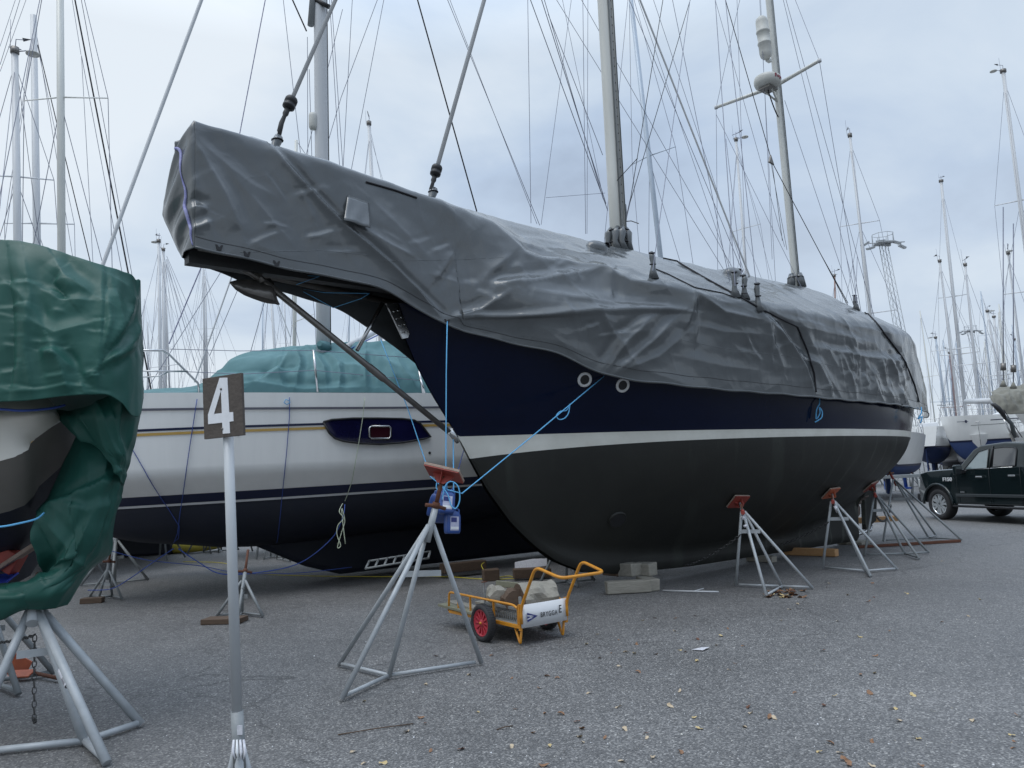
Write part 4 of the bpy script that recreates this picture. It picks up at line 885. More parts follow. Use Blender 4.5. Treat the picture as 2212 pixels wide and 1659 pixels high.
# tie-down ropes on the white yacht
def rope(name, pts, r, m, label, group=None, cat='rope'):
    mb = MB(); mb.tube(pts, r, m, 6); return top(mb.build(name), label, cat, group)
def smooth_path(pts, n=6):
    P_ = [Vector(p) for p in pts]; out = []
    for i in range(len(P_)-1):
        a = P_[max(i-1, 0)]; b_ = P_[i]; c = P_[i+1]; e_ = P_[min(i+2, len(P_)-1)]
        for k in range(n):
            t = k/n; out.append(.5*((2*b_)+(c-a)*t+(2*a-5*b_+4*c-e_)*t*t+(3*b_-a-3*c+e_)*t**3))
    return out+[P_[-1]]
def HR(u, v, lift=.02):
    p, n = hit(HW, u, v, lift); return p if p is not None else D(u, v, 12)
HR_ = lambda L: smooth_path([D(*p) for p in L])
def HW_(L, lift=.02, sub=5):
    out = []
    for a, b_ in zip(L[:-1], L[1:]):
        for k in range(sub): out.append(HR(lerp(a[0], b_[0], k/sub), lerp(a[1], b_[1], k/sub), lift))
    return out
rope('tie_down_rope', HW_([(426, 862), (411, 960), (390, 1105), (384, 1150), (375, 1172)]), .006, 'rope_n', 'dark blue tie-down rope falling straight down the white hull left of the number sign')
rope('tie_down_rope', HW_([(278, 955), (330, 1045), (388, 1135), (386, 1160), (372, 1172)]), .006, 'rope_n', 'blue rope running diagonally across the white hull beside the green cover')
rope('tie_down_rope', HW_([(625, 858), (625, 900), (618, 985), (606, 1105), (600, 1160), (597, 1172)]), .006, 'rope_n', 'blue tie-down rope on the white hull just right of the number sign')
mb = MB(); mb.tube(HW_([(625, 866), (617, 863), (613, 870), (619, 874), (626, 870), (625, 866)], .03), .006, 'rope_b', 5); top(mb.build('rope_bow'), 'light blue knotted bow at the top of the tie-down rope on the white hull', 'rope')
rope('tie_down_rope', HW_([(786, 860), (782, 900), (771, 970), (759, 1035), (740, 1092)], .05), .006, 'rope_w', 'pale green tie-down rope in front of the long dark hull window')
rope('rope_tassel', HR_([(740, 1088, 11.9), (733, 1105, 11.8), (742, 1120, 11.8), (730, 1135, 11.8), (728, 1155, 11.8), (736, 1178, 11.8), (729, 1182, 11.8), (738, 1150, 11.8), (745, 1125, 11.8), (738, 1100, 11.8), (746, 1175, 11.8)]), .007, 'rope_w', 'tangled end of pale rope hanging under the white yacht')
rope('ground_rope', HR_([(745, 1090, 11.9), (740, 1120, 11.8), (715, 1165, 12), (650, 1215, 12.3), (570, 1235, 12), (480, 1240, 12), (430, 1215, 12), (385, 1185, 12)]), .008, 'rope_n', 'slack dark blue rope looping low under the white yacht')
rope('ground_rope', HR_([(375, 1185, 12), (330, 1215, 12), (280, 1250, 12), (240, 1272, 12.2), (190, 1275, 12.4)]), .007, 'rope_n', 'blue rope stretched from the slack loop down to the left stand of the white yacht')
rope('ground_rope', HR_([(240, 1190, 12), (320, 1210, 12), (430, 1222, 12.2), (520, 1238, 12.4), (640, 1238, 12.6), (760, 1225, 13)]), .006, 'rope_n', 'blue rope hanging nearly level under the white hull')
rope('extension_cable', [Vector((p.x, p.y, .02)) for p in smooth_path([G(395, 1215), G(470, 1217), G(505, 1224), G(515, 1236), G(560, 1242), G(650, 1246), G(800, 1248), G(950, 1248), G(1050, 1254), G(1115, 1252)])], .008, 'yellowc', 'yellow cable lying on the asphalt under the boats', cat='cable')

# ------------------------------------------------------------ green covered boat, near left
def px(L): return [tuple(p) for p in L]
gz_o = Vector((-2.95, 5.75, 0))
gt = thing('covered_boat', D(60, 1000, 5.6), 'near boat at the left edge, off-white hull with dark bottom showing under the green tarpaulin', 'boat')
def loftpix(rowsA, m, name, parent, solid=0, sub=4, nu=24):
    """surface through rows of (u,v,d) curves (each row resampled)"""
    R_ = []
    for row in rowsA:
        P_ = smooth_path([D(*p) for p in row], 8); P_ = np.array([tuple(p) for p in P_]); L_ = np.concatenate([[0], np.cumsum(np.linalg.norm(np.diff(P_, axis=0), axis=1))])
        q = np.linspace(0, L_[-1], nu); R_.append(np.stack([np.interp(q, L_, P_[:, k]) for k in range(3)], -1))
    G_ = []
    for a, b_ in zip(R_[:-1], R_[1:]):
        for k in range(sub): G_.append(a*(1-k/sub)+b_*k/sub)
    G_.append(R_[-1]); G_ = np.array(G_)
    return grid_mesh(name, G_, m, parent, solid=solid)
loftpix([[(-500, 820, 5.4), (0, 845, 5.45), (90, 850, 5.5), (112, 868, 5.7), (120, 880, 6.1)],
         [(-500, 900, 5.2), (0, 900, 5.25), (90, 893, 5.35), (128, 898, 5.6), (136, 903, 6.0)],
         [(-500, 1090, 5.2), (0, 996, 5.22), (70, 952, 5.35), (133, 910, 5.6), (165, 912, 6.2)]], 'cream', 'topsides', gt, nu=30, sub=6)
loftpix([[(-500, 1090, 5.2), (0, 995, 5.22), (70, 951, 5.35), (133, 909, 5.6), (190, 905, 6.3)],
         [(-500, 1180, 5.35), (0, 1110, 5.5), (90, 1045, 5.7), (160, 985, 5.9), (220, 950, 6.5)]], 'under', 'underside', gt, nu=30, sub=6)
loftpix([[(-500, 1180, 5.35), (0, 1110, 5.5), (90, 1045, 5.7), (160, 985, 5.9), (220, 950, 6.5)],
         [(-500, 1270, 5.8), (0, 1190, 5.9), (90, 1130, 6.1), (170, 1070, 6.3), (230, 1020, 6.8)],
         [(-500, 1360, 6.6), (0, 1270, 6.7), (90, 1210, 6.8), (170, 1150, 6.9), (230, 1100, 7.1)]], M['anti'] if False else 'antin', 'bottom', gt, nu=30, sub=6)  # lower rows use the dark paint colour for the underside's deeper shade
mb = MB(); mb.box(Vector((-7.6, 7.0, 1.0)), (3.2, .5, 1.4), 'antin'); mb.build('keel', gt, bevel=.1)
mb = MB(); mb.box(D(22, 1210, 6.0), (.16, .12, .16), 'redpad', Matrix.Rotation(.5, 3, 'Y')); mb.box(D(20, 1215, 5.95), (.5, .1, .035), 'ply', Matrix.Rotation(-.55, 3, 'Y')); top(mb.build('stand_pad', bevel=.01), 'rusty red stand pad pressed against the dark bottom inside the green tarpaulin', 'pad')
mb = MB(); mb.add([D(-80, 1275, 5.7), D(0, 1268, 5.7), D(40, 1236, 5.9), D(32, 1238, 6.2), D(0, 1240, 6.1), D(-80, 1245, 6.1)], [(0, 1, 5), (1, 4, 5), (1, 2, 3, 4)], 'bluebag'); top(mb.build('blue_sheet', solid=.01), 'scrap of bright blue plastic sheet inside the green tarpaulin', 'plastic sheet')
rope('cover_rope', HR_([(-60, 1142, 5.2), (0, 1138, 5.2), (40, 1131, 5.22), (78, 1121, 5.3), (95, 1108, 5.4)]), .007, 'rope_b', 'light blue twisted rope across the dark bottom of the near green-covered boat')
rope('cover_rope', HR_([(-80, 884, 5.1), (0, 884, 5.12), (50, 887, 5.15), (110, 882, 5.3), (140, 875, 5.4)]), .009, 'rope_n', 'dark blue rope along the off-white hull under the green skirt')
gc = thing('green_tarpaulin', D(120, 700, 5.2), 'creased dark green tarpaulin hanging over the near boat at the left edge', 'tarpaulin')
# upper part: near side, round the end and over the top
def upper_grid():
    us = [-900, -500, -200, 0, 60, 140, 222, 262, 290, 303, 308]
    tp = [400, 455, 498, 518, 525, 548, 576, 588, 606, 640, 760]
    bt = [940, 900, 872, 868, 866, 856, 852, 870, 900, 890, 860]
    dp = [5.1, 5.0, 5.0, 5.0, 5.0, 5.03, 5.1, 5.2, 5.4, 5.65, 6.1]
    fg = [([(222, 575), (219, 650), (214, 760), (210, 850)], .02, 4), ([(118, 560), (140, 600), (200, 640)], .05, 12), ([(55, 560), (70, 640), (60, 760), (75, 860)], .05, 12), ([(20, 560), (30, 700), (20, 860)], -.05, 10),
          ([(80, 620), (130, 650), (205, 655)], .03, 8), ([(60, 690), (120, 720), (200, 700)], .04, 12), ([(110, 740), (135, 790), (150, 850)], .07, 12), ([(90, 760), (130, 770), (160, 800)], .04, 8), ([(170, 820), (185, 850), (165, 862)], .03, 7),
          ([(10, 845), (80, 843), (150, 832), (205, 838)], .015, 3), ([(230, 640), (235, 700), (218, 780)], .05, 7), ([(245, 625), (255, 700), (240, 740)], .06, 9), ([(285, 660), (270, 690), (232, 760)], .06, 8), ([(300, 700), (290, 730), (225, 790)], .06, 9),
          ([(240, 600), (270, 620), (290, 660)], .03, 8), ([(130, 590), (115, 610), (150, 650)], -.05, 9), ([(0, 600), (50, 640), (90, 700)], .03, 10), ([(215, 790), (250, 770), (300, 740)], .04, 9)]
    r2 = random.Random(11)
    for _ in range(26):
        u = r2.uniform(0, 215); v = r2.uniform(600, 850); l = r2.uniform(20, 60); a = r2.uniform(-.2, .3)
        if _ == 0: fg = [(q_, a_*.7, w_) for q_, a_, w_ in fg]
        fg.append(([(u-l/2, v-a*l/2), (u, v), (u+l/2, v+a*l/2)], r2.uniform(.006, .014), r2.uniform(3, 6)))
    Gd, n = sheet('g', us, tp, bt, dp, 'green', '', '', fg, nv=130, nu=380, namp=.016, bulge=.25, amp_noise=(1.5, 1.5, 1.5), seed=9)
    back = np.array([[Gd[i, -1]+np.array([-.12*q*min(1, max(0, (i/330-.8)*5)), .2*q, .03*q*(2-q*.35)]) for q in range(1, 9)] for i in range(Gd.shape[0])])
    return np.concatenate([Gd, back], 1)
grid_mesh('upper_sheet', upper_grid(), 'green', gc)
def pgrid(rows, folds, name, m, nu=90, sub=16, namp=.03, seed=3):
    R_ = []
    for row in rows:
        P_ = np.array(row, float); L_ = np.concatenate([[0], np.cumsum(np.hypot(*np.diff(P_[:, :2], axis=0).T))]); q = np.linspace(0, L_[-1], nu)
        R_.append(np.stack([np.interp(q, L_, P_[:, k]) for k in range(3)], -1))
    xs = np.arange(len(R_)); fine = np.linspace(0, len(R_)-1, (len(R_)-1)*sub+1); R_ = np.array(R_)
    Q = np.zeros((len(fine), nu, 3))
    for i in range(nu):
        for k in range(3): Q[:, i, k] = sspline(xs, R_[:, i, k])(fine)
    W3 = np.array([[tuple(D(float(a), float(b_), float(c))) for a, b_, c in r] for r in Q]); n = grid_normals(W3)
    if ((np.array(CAM)-W3[len(W3)//2, nu//2])*n[len(W3)//2, nu//2]).sum() < 0: n = -n
    U, V = proj(W3.reshape(-1, 3)); sh = W3.shape[:2]; H = seg_field(U.reshape(sh), V.reshape(sh), folds)+namp*nfield(W3.reshape(-1, 3), (2.2, 2.2, 2.2), 3, seed).reshape(sh)
    return grid_mesh(name, W3+n*H[..., None], m, gc)
# right-hand drape that falls from the shoulder to the lowest point
pgrid([[(112, 886, 5.75), (150, 889, 5.6), (205, 878, 5.4), (262, 835, 5.35), (300, 835, 5.65), (309, 835, 6.1)],
       [(128, 905, 5.6), (175, 905, 5.4), (215, 905, 5.3), (262, 900, 5.35), (292, 900, 5.6), (302, 900, 6.0)],
       [(162, 935, 5.5), (195, 940, 5.4), (225, 950, 5.35), (258, 960, 5.4), (282, 965, 5.6), (290, 965, 6.0)],
       [(220, 973, 5.45), (232, 985, 5.4), (245, 995, 5.4), (258, 1005, 5.45), (268, 1015, 5.6), (275, 1020, 6.0)],
       [(255, 1010, 5.5), (257, 1022, 5.45), (259, 1030, 5.45), (260, 1038, 5.5), (262, 1045, 5.7), (266, 1050, 6.0)]],
      [([(150, 900), (190, 960), (250, 1010)], .03, 5), ([(212, 855), (230, 920), (262, 1000)], .03, 9), ([(240, 880), (255, 940), (268, 1000)], .03, 9), ([(225, 1005), (262, 1020)], .02, 5)], 'right_drape', 'green', namp=.012)
pgrid([[(40, 848, 5.2), (110, 846, 5.2), (170, 842, 5.25), (220, 838, 5.4)], [(40, 850, 5.8), (110, 850, 5.9), (180, 848, 6.0), (240, 846, 6.1)], [(40, 895, 6.3), (110, 900, 6.4), (180, 905, 6.5), (250, 905, 6.4)], [(120, 960, 6.6), (160, 960, 6.6), (200, 960, 6.6), (255, 960, 6.4)]], [], 'inner_fold', 'green', nu=30, sub=6, namp=.02)
pgrid([[(84, 1108, 5.75), (112, 1058, 5.72), (148, 985, 5.7), (172, 930, 5.68), (225, 950, 5.6), (262, 1015, 5.56), (263, 1045, 5.9)],
       [(78, 1122, 5.5), (112, 1090, 5.52), (150, 1055, 5.5), (190, 1025, 5.47), (228, 1030, 5.47), (254, 1060, 5.58), (256, 1080, 5.9)],
       [(71, 1142, 5.5), (120, 1130, 5.42), (165, 1120, 5.4), (205, 1115, 5.45), (240, 1110, 5.6), (246, 1120, 5.9)],
       [(92, 1200, 5.6), (125, 1180, 5.45), (160, 1165, 5.4), (195, 1155, 5.45), (230, 1150, 5.6), (240, 1155, 5.9)],
       [(102, 1248, 5.7), (125, 1225, 5.5), (150, 1210, 5.45), (180, 1200, 5.45), (210, 1195, 5.6), (238, 1195, 5.9)],
       [(60, 1272, 5.5), (100, 1262, 5.4), (135, 1248, 5.4), (160, 1240, 5.45), (185, 1235, 5.6), (195, 1228, 5.9)],
       [(-40, 1285, 5.4), (60, 1290, 5.35), (110, 1285, 5.35), (140, 1277, 5.4), (165, 1272, 5.6), (172, 1262, 5.9)],
       [(-40, 1330, 5.5), (50, 1312, 5.4), (90, 1316, 5.4), (120, 1314, 5.45), (146, 1306, 5.6), (152, 1300, 5.9)]],
      [([(92, 1100), (150, 1075), (215, 1045), (255, 1020)], .05, 7), ([(71, 1142), (95, 1190), (102, 1248)], .05, 6), ([(60, 1262), (110, 1250), (160, 1190), (200, 1110)], .05, 9), ([(100, 1120), (150, 1180), (180, 1230)], .03, 9),
       ([(235, 1060), (215, 1130), (185, 1200)], .02, 4), ([(0, 1275), (60, 1275), (110, 1250)], .05, 7), ([(140, 1090), (190, 1100), (240, 1080)], .025, 8)], 'lower_drape', 'green', namp=.014, seed=4)
pgrid([[(-60, 1262, 5.6), (0, 1262, 5.6), (45, 1256, 5.65), (85, 1245, 5.75), (102, 1230, 5.9)], [(-60, 1278, 5.35), (0, 1275, 5.35), (45, 1275, 5.35), (85, 1270, 5.42), (105, 1255, 5.6)],
       [(-60, 1310, 5.35), (0, 1308, 5.35), (40, 1303, 5.35), (80, 1295, 5.4), (110, 1280, 5.5)], [(-60, 1338, 5.4), (0, 1336, 5.4), (15, 1325, 5.4), (35, 1312, 5.42), (60, 1300, 5.45)]],
      [([(-40, 1290), (40, 1288), (90, 1272)], .04, 7)], 'lower_fold', 'green', nu=50, sub=8)
pgrid([[(200, 1125, 5.95), (225, 1100, 5.95), (262, 1045, 6.0)], [(206, 1160, 5.95), (228, 1140, 5.95), (245, 1108, 6.1)], [(212, 1194, 5.95), (226, 1196, 5.95), (238, 1195, 6.1)]], [([(225, 1110), (228, 1190)], .02, 4)], 'rear_corner', 'green', nu=20, sub=8, namp=.01)
# ------------------------------------------------------------ boat stands
def clone(root, loc, rz, label=None, group=None, scale=None):
    r = root.copy(); COL.objects.link(r); r.location = loc; r.rotation_euler = (0, 0, rz)
    if scale: r.scale = scale
    if label: r['label'] = label
    if group: r['group'] = group
    for ch in list(root.children):
        c = ch.copy(); COL.objects.link(c); c.parent = r; c.matrix_parent_inverse = ch.matrix_parent_inverse.copy()
        for g in list(ch.children):
            d_ = g.copy(); COL.objects.link(d_); d_.parent = c; d_.matrix_parent_inverse = g.matrix_parent_inverse.copy()
    return r
def stand(feet, apex, top_, label, r=.021, padcol='redpad', pad=None, hollow=None, spread=.05, m='galv', screwm='rust', paint=None, name='boat_stand', collar_h=None, base_z=0.02, padsize=(.3, .3)):
    """feet: left, front, centre, right (3-D, on the ground); apex: top of the frame; top_: top of the screw; pad normal"""
    L_, Fr, Ce, Ri = [Vector(p)+Vector((0, 0, base_z)) for p in feet]; apex = Vector(apex); top_ = Vector(top_)
    t = thing(name, Vector((Ce.x, Ce.y, 0)), label, 'boat stand', 'boat stands propping the hulls')
    for f in (L_, Fr, Ce, Ri):
        f = f.copy(); d_ = (f-apex); dd = Vector((d_.x, d_.y, 0)); dd = dd.normalized() if dd.length > .02 else Vector((0, 0, 0))
        s_ = apex+dd*spread*.5; mb = MB(); mb.tube([s_, s_.lerp(f, .5), f], r, m, 10); mb.build('leg', t)
    for f in (L_, Fr, Ri):
        mb = MB(); mb.tube([Ce+Vector((0, 0, .015)), Ce.lerp(f, .93)+Vector((0, 0, .015))], r*.78, m, 8); mb.build('base_bar', t)
    ax = (top_-apex).normalized(); cl = apex-ax*.14
    mb = MB(); k = collar_h or .12; mb.tube([cl, apex+ax*k], r*1.35, paint or m, 12); mb.build('collar', t)
    p = apex+ax*k
    mb = MB(); mb.tube([p, top_], r*.85, screwm, 10); sc_ = mb.build('screw', t)
    mb = MB(); sd = ax.cross(Vector((.4, -1, 0))).normalized(); q = p+ax*.02; mb.tube([q-sd*.09-ax*.01, q, q+sd*.09-ax*.01], .016, screwm if screwm != 'galvd' else 'rust', 8); mb.tube([q-ax*.02, q+ax*.03], r*1.5, screwm, 10); mb.build('handle', sc_)
    wb_ = MB(); c = cl.lerp(Ce, .22); a_ = cl.lerp(L_, .25); b_ = cl.lerp(Ri, .25); wb_.box((a_+b_)/2, ((b_-a_).length, .012, .05), m, Matrix(((b_-a_).normalized(), (b_-a_).normalized().cross(Vector((0, 0, 1))).normalized()*-1, Vector((0, 0, 1)))).transposed()); wb_.build('web_plate', t)
    if pad is not None:
        n_, x_ = pad; T = frame(top_, x_, n_.cross(Vector(x_)), n_); w, h = padsize; mb = MB()
        R3 = T.to_3x3(); mb.box(top_+T.to_3x3()@Vector((0, 0, .035)), (w, h, .022), 'ply', R3); mb.build('plywood_pad', t)
        mb = MB(); mb.box(top_+R3@Vector((0, 0, .018)), (w*.98, h*.98, .01), padcol, R3)
        o = mb.build('pad_plate', t)
        mb = MB(); mb.prism([(-w*.32, .012), (w*.32, .012), (w*.1, -.07), (-w*.1, -.07)], -.004, .004, padcol, frame(top_, R3@Vector((1, 0, 0)), R3@Vector((0, 0, 1)))); mb.prism([(-h*.32, .012), (h*.32, .012), (h*.1, -.07), (-h*.1, -.07)], -.004, .004, padcol, frame(top_, R3@Vector((0, 1, 0)), R3@Vector((0, 0, 1)))); mb.build('pad_gusset', o)
    return t
# the tall one in front
A1 = D(931, 1135, 6.62); T1 = D(957, 1028, 6.6)
s1 = stand([G(732, 1441), G(738, 1516), G(840, 1468), G(1040, 1437)], A1, T1, 'tall galvanised boat stand in the foreground with a tilted red pad, holding nothing', r=.0215, m='galv', screwm='rust',
           pad=(Vector((.38, .42, 1)).normalized(), Vector((1, -.3, -.38))), padsize=(.32, .22), collar_h=.15)
# under the near side of the ketch
def hull_stand(feet, ap, d_ap, padpx, label, padcol, **k):
    p, n = hit(HB, *padpx); fe = [G(*f) for f in feet]; top_ = p+n*.062
    apx = D(ap[0], ap[1], d_ap)
    x_ = BA if abs(n.dot(BA)) < .8 else BN
    return stand(fe, apx, top_, label, r=.02, padcol=padcol, pad=(-n, BA-n*BA.dot(n)), screwm='galvd', paint='redpad', padsize=(.34, .24), m=k.get('m', 'galv'), collar_h=.07)
hull_stand([(1590, 1268), (1656, 1291), (1690, 1272), (1756, 1274)], (1604, 1105), 10.6, (1592, 1080), 'boat stand with red pad under the forward half of the blue ketch', 'redpad')
hull_stand([(1777, 1230), (1881, 1248), (1871, 1238), (1938, 1233)], (1799, 1083), 12.1, (1792, 1062), 'boat stand with orange pad, second along the near side of the blue ketch', 'orange')
hull_stand([(1868, 1202), (1986, 1210), (1955, 1200), (2007, 1197)], (1890, 1068), 14.0, (1878, 1048), 'boat stand with dark red pad under the stern of the ketch, by the propeller', 'redpad', m='galvd')
f5 = [G(1908, 1171), G(2023, 1160), G(2007, 1165), G(2078, 1169)]
p, n = hit(HB, 1926, 1003); a5 = D(1930, 1036, 16.6)
stand(f5, a5, a5+Vector((-.12, .05, .35)), 'rearmost boat stand of the blue ketch, nearest the pickup truck', r=.02, m='galvd', screwm='rust', paint='redpad', pad=(Vector((.4, -.5, .9)).normalized(), BA), padsize=(.3, .3))
# far side of the ketch
stand([WB(3.2, -2.0, 0), WB(2.5, -1.7, 0), WB(2.6, -1.9, 0), WB(2.0, -2.1, 0)], WB(2.5, -1.6, .75), WB(2.45, -1.35, 1.1), 'boat stand on the far side of the blue ketch, behind the cart handle', m='galvd', screwm='rust')
# white yacht
stand([G(192, 1293), G(213, 1296), G(243, 1292), G(264, 1297)], D(233, 1232, 12.35), D(239, 1190, 12.35), 'boat stand with rusty screw under the white bow, beside the green cover', r=.019, m='galvd')
stand([G(466, 1336), G(514, 1340), G(523, 1329), G(568, 1335)], D(527, 1254, 10.3), D(536, 1188, 10.6), 'boat stand with rusty screw under the white yacht, half behind the sign pole', r=.019, m='galvd')
# near green boat
A6 = D(75, 1312, 5.5)
s6 = stand([G(-75, 1640), G(231, 1656), G(183, 1612), G(305, 1571)], A6, D(85, 1240, 5.7), 'thick galvanised boat stand at left front with barcode sticker on its leg', r=.03, m='galv')
mb = MB(); a, b = A6, G(231, 1656); 
for f0, f1, m_ in ((.42, .52, 'sticker'),): mb.tube([a.lerp(b, f0), a.lerp(b, f1)], .0325, m_, 10, cap=False)
for k in range(7): q0 = .475+.005*k; mb.tube([a.lerp(b, q0), a.lerp(b, q0+.0022)], .0328, 'ink', 10, cap=False)
mb.build('barcode_sticker', s6)
stand([G(-150, 1500), G(40, 1505), G(-20, 1480), G(117, 1459)], D(-30, 1290, 7.1), D(-40, 1220, 7.2), 'partly visible boat stand behind the thick one at the left edge', r=.026, m='galvd')
# spare screw and pad lying there
mb = MB(); mb.tube([G(70, 1465)+Vector((0, 0, .05)), G(150, 1478)+Vector((0, 0, .03))], .018, 'rust', 8); sp = thing('loose_screw_pad', G(60, 1460), 'loose orange stand head with rusty screw lying on the asphalt behind the left stand', 'stand head')
mb.build('screw', sp); mb = MB(); mb.box(G(38, 1462)+Vector((0, 0, .09)), (.2, .012, .2), 'orange', Matrix.Rotation(.5, 3, 'Y')); mb.box(G(45, 1470)+Vector((0, 0, .06)), (.2, .12, .012), 'orange', Matrix.Rotation(.3, 3, 'X')); mb.build('pad_plate', sp)
# chains
def chain(pts, label, r=.004, pitch=.045, m='chain'):
    P_ = [Vector(p) for p in pts]; L_ = [0]
    for a, b in zip(P_[:-1], P_[1:]): L_.append(L_[-1]+(b-a).length)
    mb = MB(); n = int(L_[-1]/pitch)
    for i in range(n):
        s_ = pitch*i; k = max(j for j in range(len(L_)) if L_[j] <= s_+1e-9); k = min(k, len(P_)-2); d_ = (P_[k+1]-P_[k]).normalized(); c = P_[k]+d_*(s_-L_[k]+pitch/2)
        u_ = d_.orthogonal().normalized(); 
        if i % 2: u_ = d_.cross(u_)
        lp_ = [c+d_*pitch*.62*math.cos(t)+u_*pitch*.3*math.sin(t) for t in [PI*q/4 for q in range(9)]]
        mb.tube(lp_, r, m, 4, cap=False)
    return top(mb.build('chain'), label, 'chain')
chain(catenary(D(75, 1372, 5.6), D(-60, 1385, 6.4), .03, 6), 'grey chain running left from the thick foreground stand')
chain([D(75, 1372, 5.6), D(74, 1440, 5.62), D(74, 1550, 5.6), G(76, 1568)+Vector((0, 0, .02))], 'grey chain hanging straight down inside the thick foreground stand')
chain(catenary(D(1600, 1155, 10.55), D(1478, 1223, 11.5), .05, 8), 'chain slung from the red-pad stand forward under the ketch', r=.006, pitch=.06)
chain(catenary(D(1790, 1128, 12.0), D(1660, 1183, 13.2), .05, 8), 'chain slung from the orange-pad stand under the keel', r=.006, pitch=.06)
chain(catenary(D(1893, 1115, 14.4), D(1925, 1090, 16.0), .2, 8), 'slack chain between the two stern stands of the ketch', r=.007, pitch=.07)
# stickers on stands
for (u0, v0, u1, v1, d_) in ((1604, 1114, 1607, 1122, 10.55), (1803, 1093, 1810, 1107, 12.02), (1609, 1134, 1611, 1138, 10.4)):
    mb = MB(); mb.tube([D(u0, v0, d_-.03), D(u1, v1, d_-.03)], .024, 'sticker', 8); top(mb.build('paper_sticker'), {1604: 'white paper sticker at the neck of the red-pad stand', 1803: 'white paper sticker at the neck of the orange-pad stand', 1609: 'small white sticker lower on a leg of the red-pad stand'}[u0], 'sticker')

# ------------------------------------------------------------ blocks and timber
def block(name, c, size, rz, m, label, cat='wood block', tilt=0, group=None):
    mb = MB(); R_ = Matrix.Rotation(rz, 3, 'Z')@Matrix.Rotation(tilt, 3, 'Y'); n = 5; sx, sy, sz = size; vs = []; fs = []
    rnd = random.Random(int(c[0]*1000+c[1]*77))
    mb.box(c, size, m, R_); o = mb.build(name, bevel=min(size)*.08)
    for v_ in o.data.vertices: v_.co += Vector([rnd.uniform(-1, 1)*min(size)*.05 for _ in range(3)])
    return top(o, label, cat, group)
kz = .7051
block('wood_block', G(1352, 1284)+Vector((.05, .1, .085)), (.62, .17, .17), kz-.62, 'wood', 'long grey wooden block at the front of the pile under the ketch forefoot', group='blocks under the keel')
block('wood_block', G(1395, 1276)+Vector((.05, .1, .085)), (.2, .42, .165), kz-.5, 'wood', 'grey wooden block at the right of the keel pile, on the ground', group='blocks under the keel')
block('wood_block', G(1335, 1272)+Vector((0, .2, .25)), (.24, .3, .16), kz, 'woodd', 'dark upper block at the left of the keel pile', group='blocks under the keel')
block('wood_block', G(1362, 1274)+Vector((0, .2, .26)), (.26, .34, .18), kz+.1, 'wood', 'grey upper block in the middle of the keel pile', group='blocks under the keel')
block('wood_block', G(1398, 1272)+Vector((0, .22, .255)), (.2, .34, .17), kz+.1, 'wood', 'grey upper block at the right of the keel pile', group='blocks under the keel')
block('timber_baulk', WB(3.6, .1, .055), (.16, .5, .1), kz, 'wood', 'weathered baulk on end under the middle of the keel')
block('timber_baulk', WB(4.75, .35, .07), (.16, 1.0, .13), kz+.1, 'woodo', 'fresh orange timber sticking out under the keel of the ketch')
block('timber_baulk', WB(7.0, .1, .03), (.5, .5, .05), kz, 'wood', 'flat grey boards under the heel of the keel')
block('timber_baulk', D(1895, 1122, 17.3), (.9, .14, .12), .1, 'woodo', 'orange timber on the ground behind the rudder')
block('steel_bar', G(1965, 1178)+Vector((0, 0, .03)), (2.1, .06, .05), .12, 'rust', 'dark red bar lying on the asphalt between the stern stands', 'bar')
block('wood_block', G(198, 1303)+Vector((0, .02, .04)), (.32, .14, .08), .1, 'woodd', 'brown board under the left foot of the bow stand of the white yacht')
block('wood_block', G(482, 1347)+Vector((0, .05, .035)), (.5, .26, .06), -.1, 'woodd', 'brown board under the foot of the stand behind the sign pole')
# clutter under the white yacht keel
block('wood_block', G(1000, 1248)+Vector((0, .2, .16)), (.8, .2, .16), .5, 'woodd', 'long dark baulk under the keel of the white yacht', group=None)
block('wood_block', G(1060, 1256)+Vector((.0, .1, .09)), (.26, .2, .18), .2, 'woodd', 'square brown block right behind the cart', group=None)
block('wood_block', G(1150, 1255)+Vector((.0, .2, .10)), (.6, .2, .15), .1, 'woodd', 'long brown block below the silver sheet', group=None)
q = [D(1112, 1232, 13.2), D(1112, 1215, 13.3), D(1150, 1208, 13.5), D(1181, 1207, 13.6), D(1181, 1222, 13.5), D(1150, 1227, 13.35)]
mb = MB(); mb.add(q, [(0, 1, 2, 3, 4, 5)], 'sticker'); top(mb.build('silver_sheet', solid=.01), 'crumpled shiny silver sheet lying under the white yacht behind the cart', 'foil sheet')
lm = MB()
a, b = D(790, 1228, 12.0), D(925, 1206, 12.6); lm.tube([a, b], .016, 'galvd', 6); lm.tube([a+Vector((0, .3, .08)), b+Vector((0, .3, .08))], .016, 'galvd', 6)
for k in range(8): f = k/7; lm.tube([a.lerp(b, f), a.lerp(b, f)+Vector((0, .3, .08))], .02, 'galvd', 5)
top(lm.build('ladder'), 'aluminium ladder lying under the dark keel of the white yacht', 'ladder')
mb = MB(); mb.tube([G(1432, 1278)+Vector((0, 0, .015)), G(1500, 1280)+Vector((0, 0, .015)), G(1553, 1281)+Vector((0, 0, .015))], .012, 'aluw', 6); mb.tube([G(1500, 1280)+Vector((0, 0, .02)), G(1520, 1276)+Vector((0, 0, .03))], .008, 'aluw', 5); top(mb.build('thin_rod'), 'thin white rod lying on the asphalt right of the keel blocks', 'rod')
rope('extension_cable', [Vector((p.x, p.y, max(.02, p.z))) for p in smooth_path([G(1115, 1252), D(1100, 1252, 13.0), D(1078, 1250, 12.9), D(1052, 1238, 12.8), D(1040, 1222, 12.9), D(1046, 1215, 13.2)])], .008, 'yellowc', 'yellow cable looping up to the white yacht behind the cart', cat='cable')

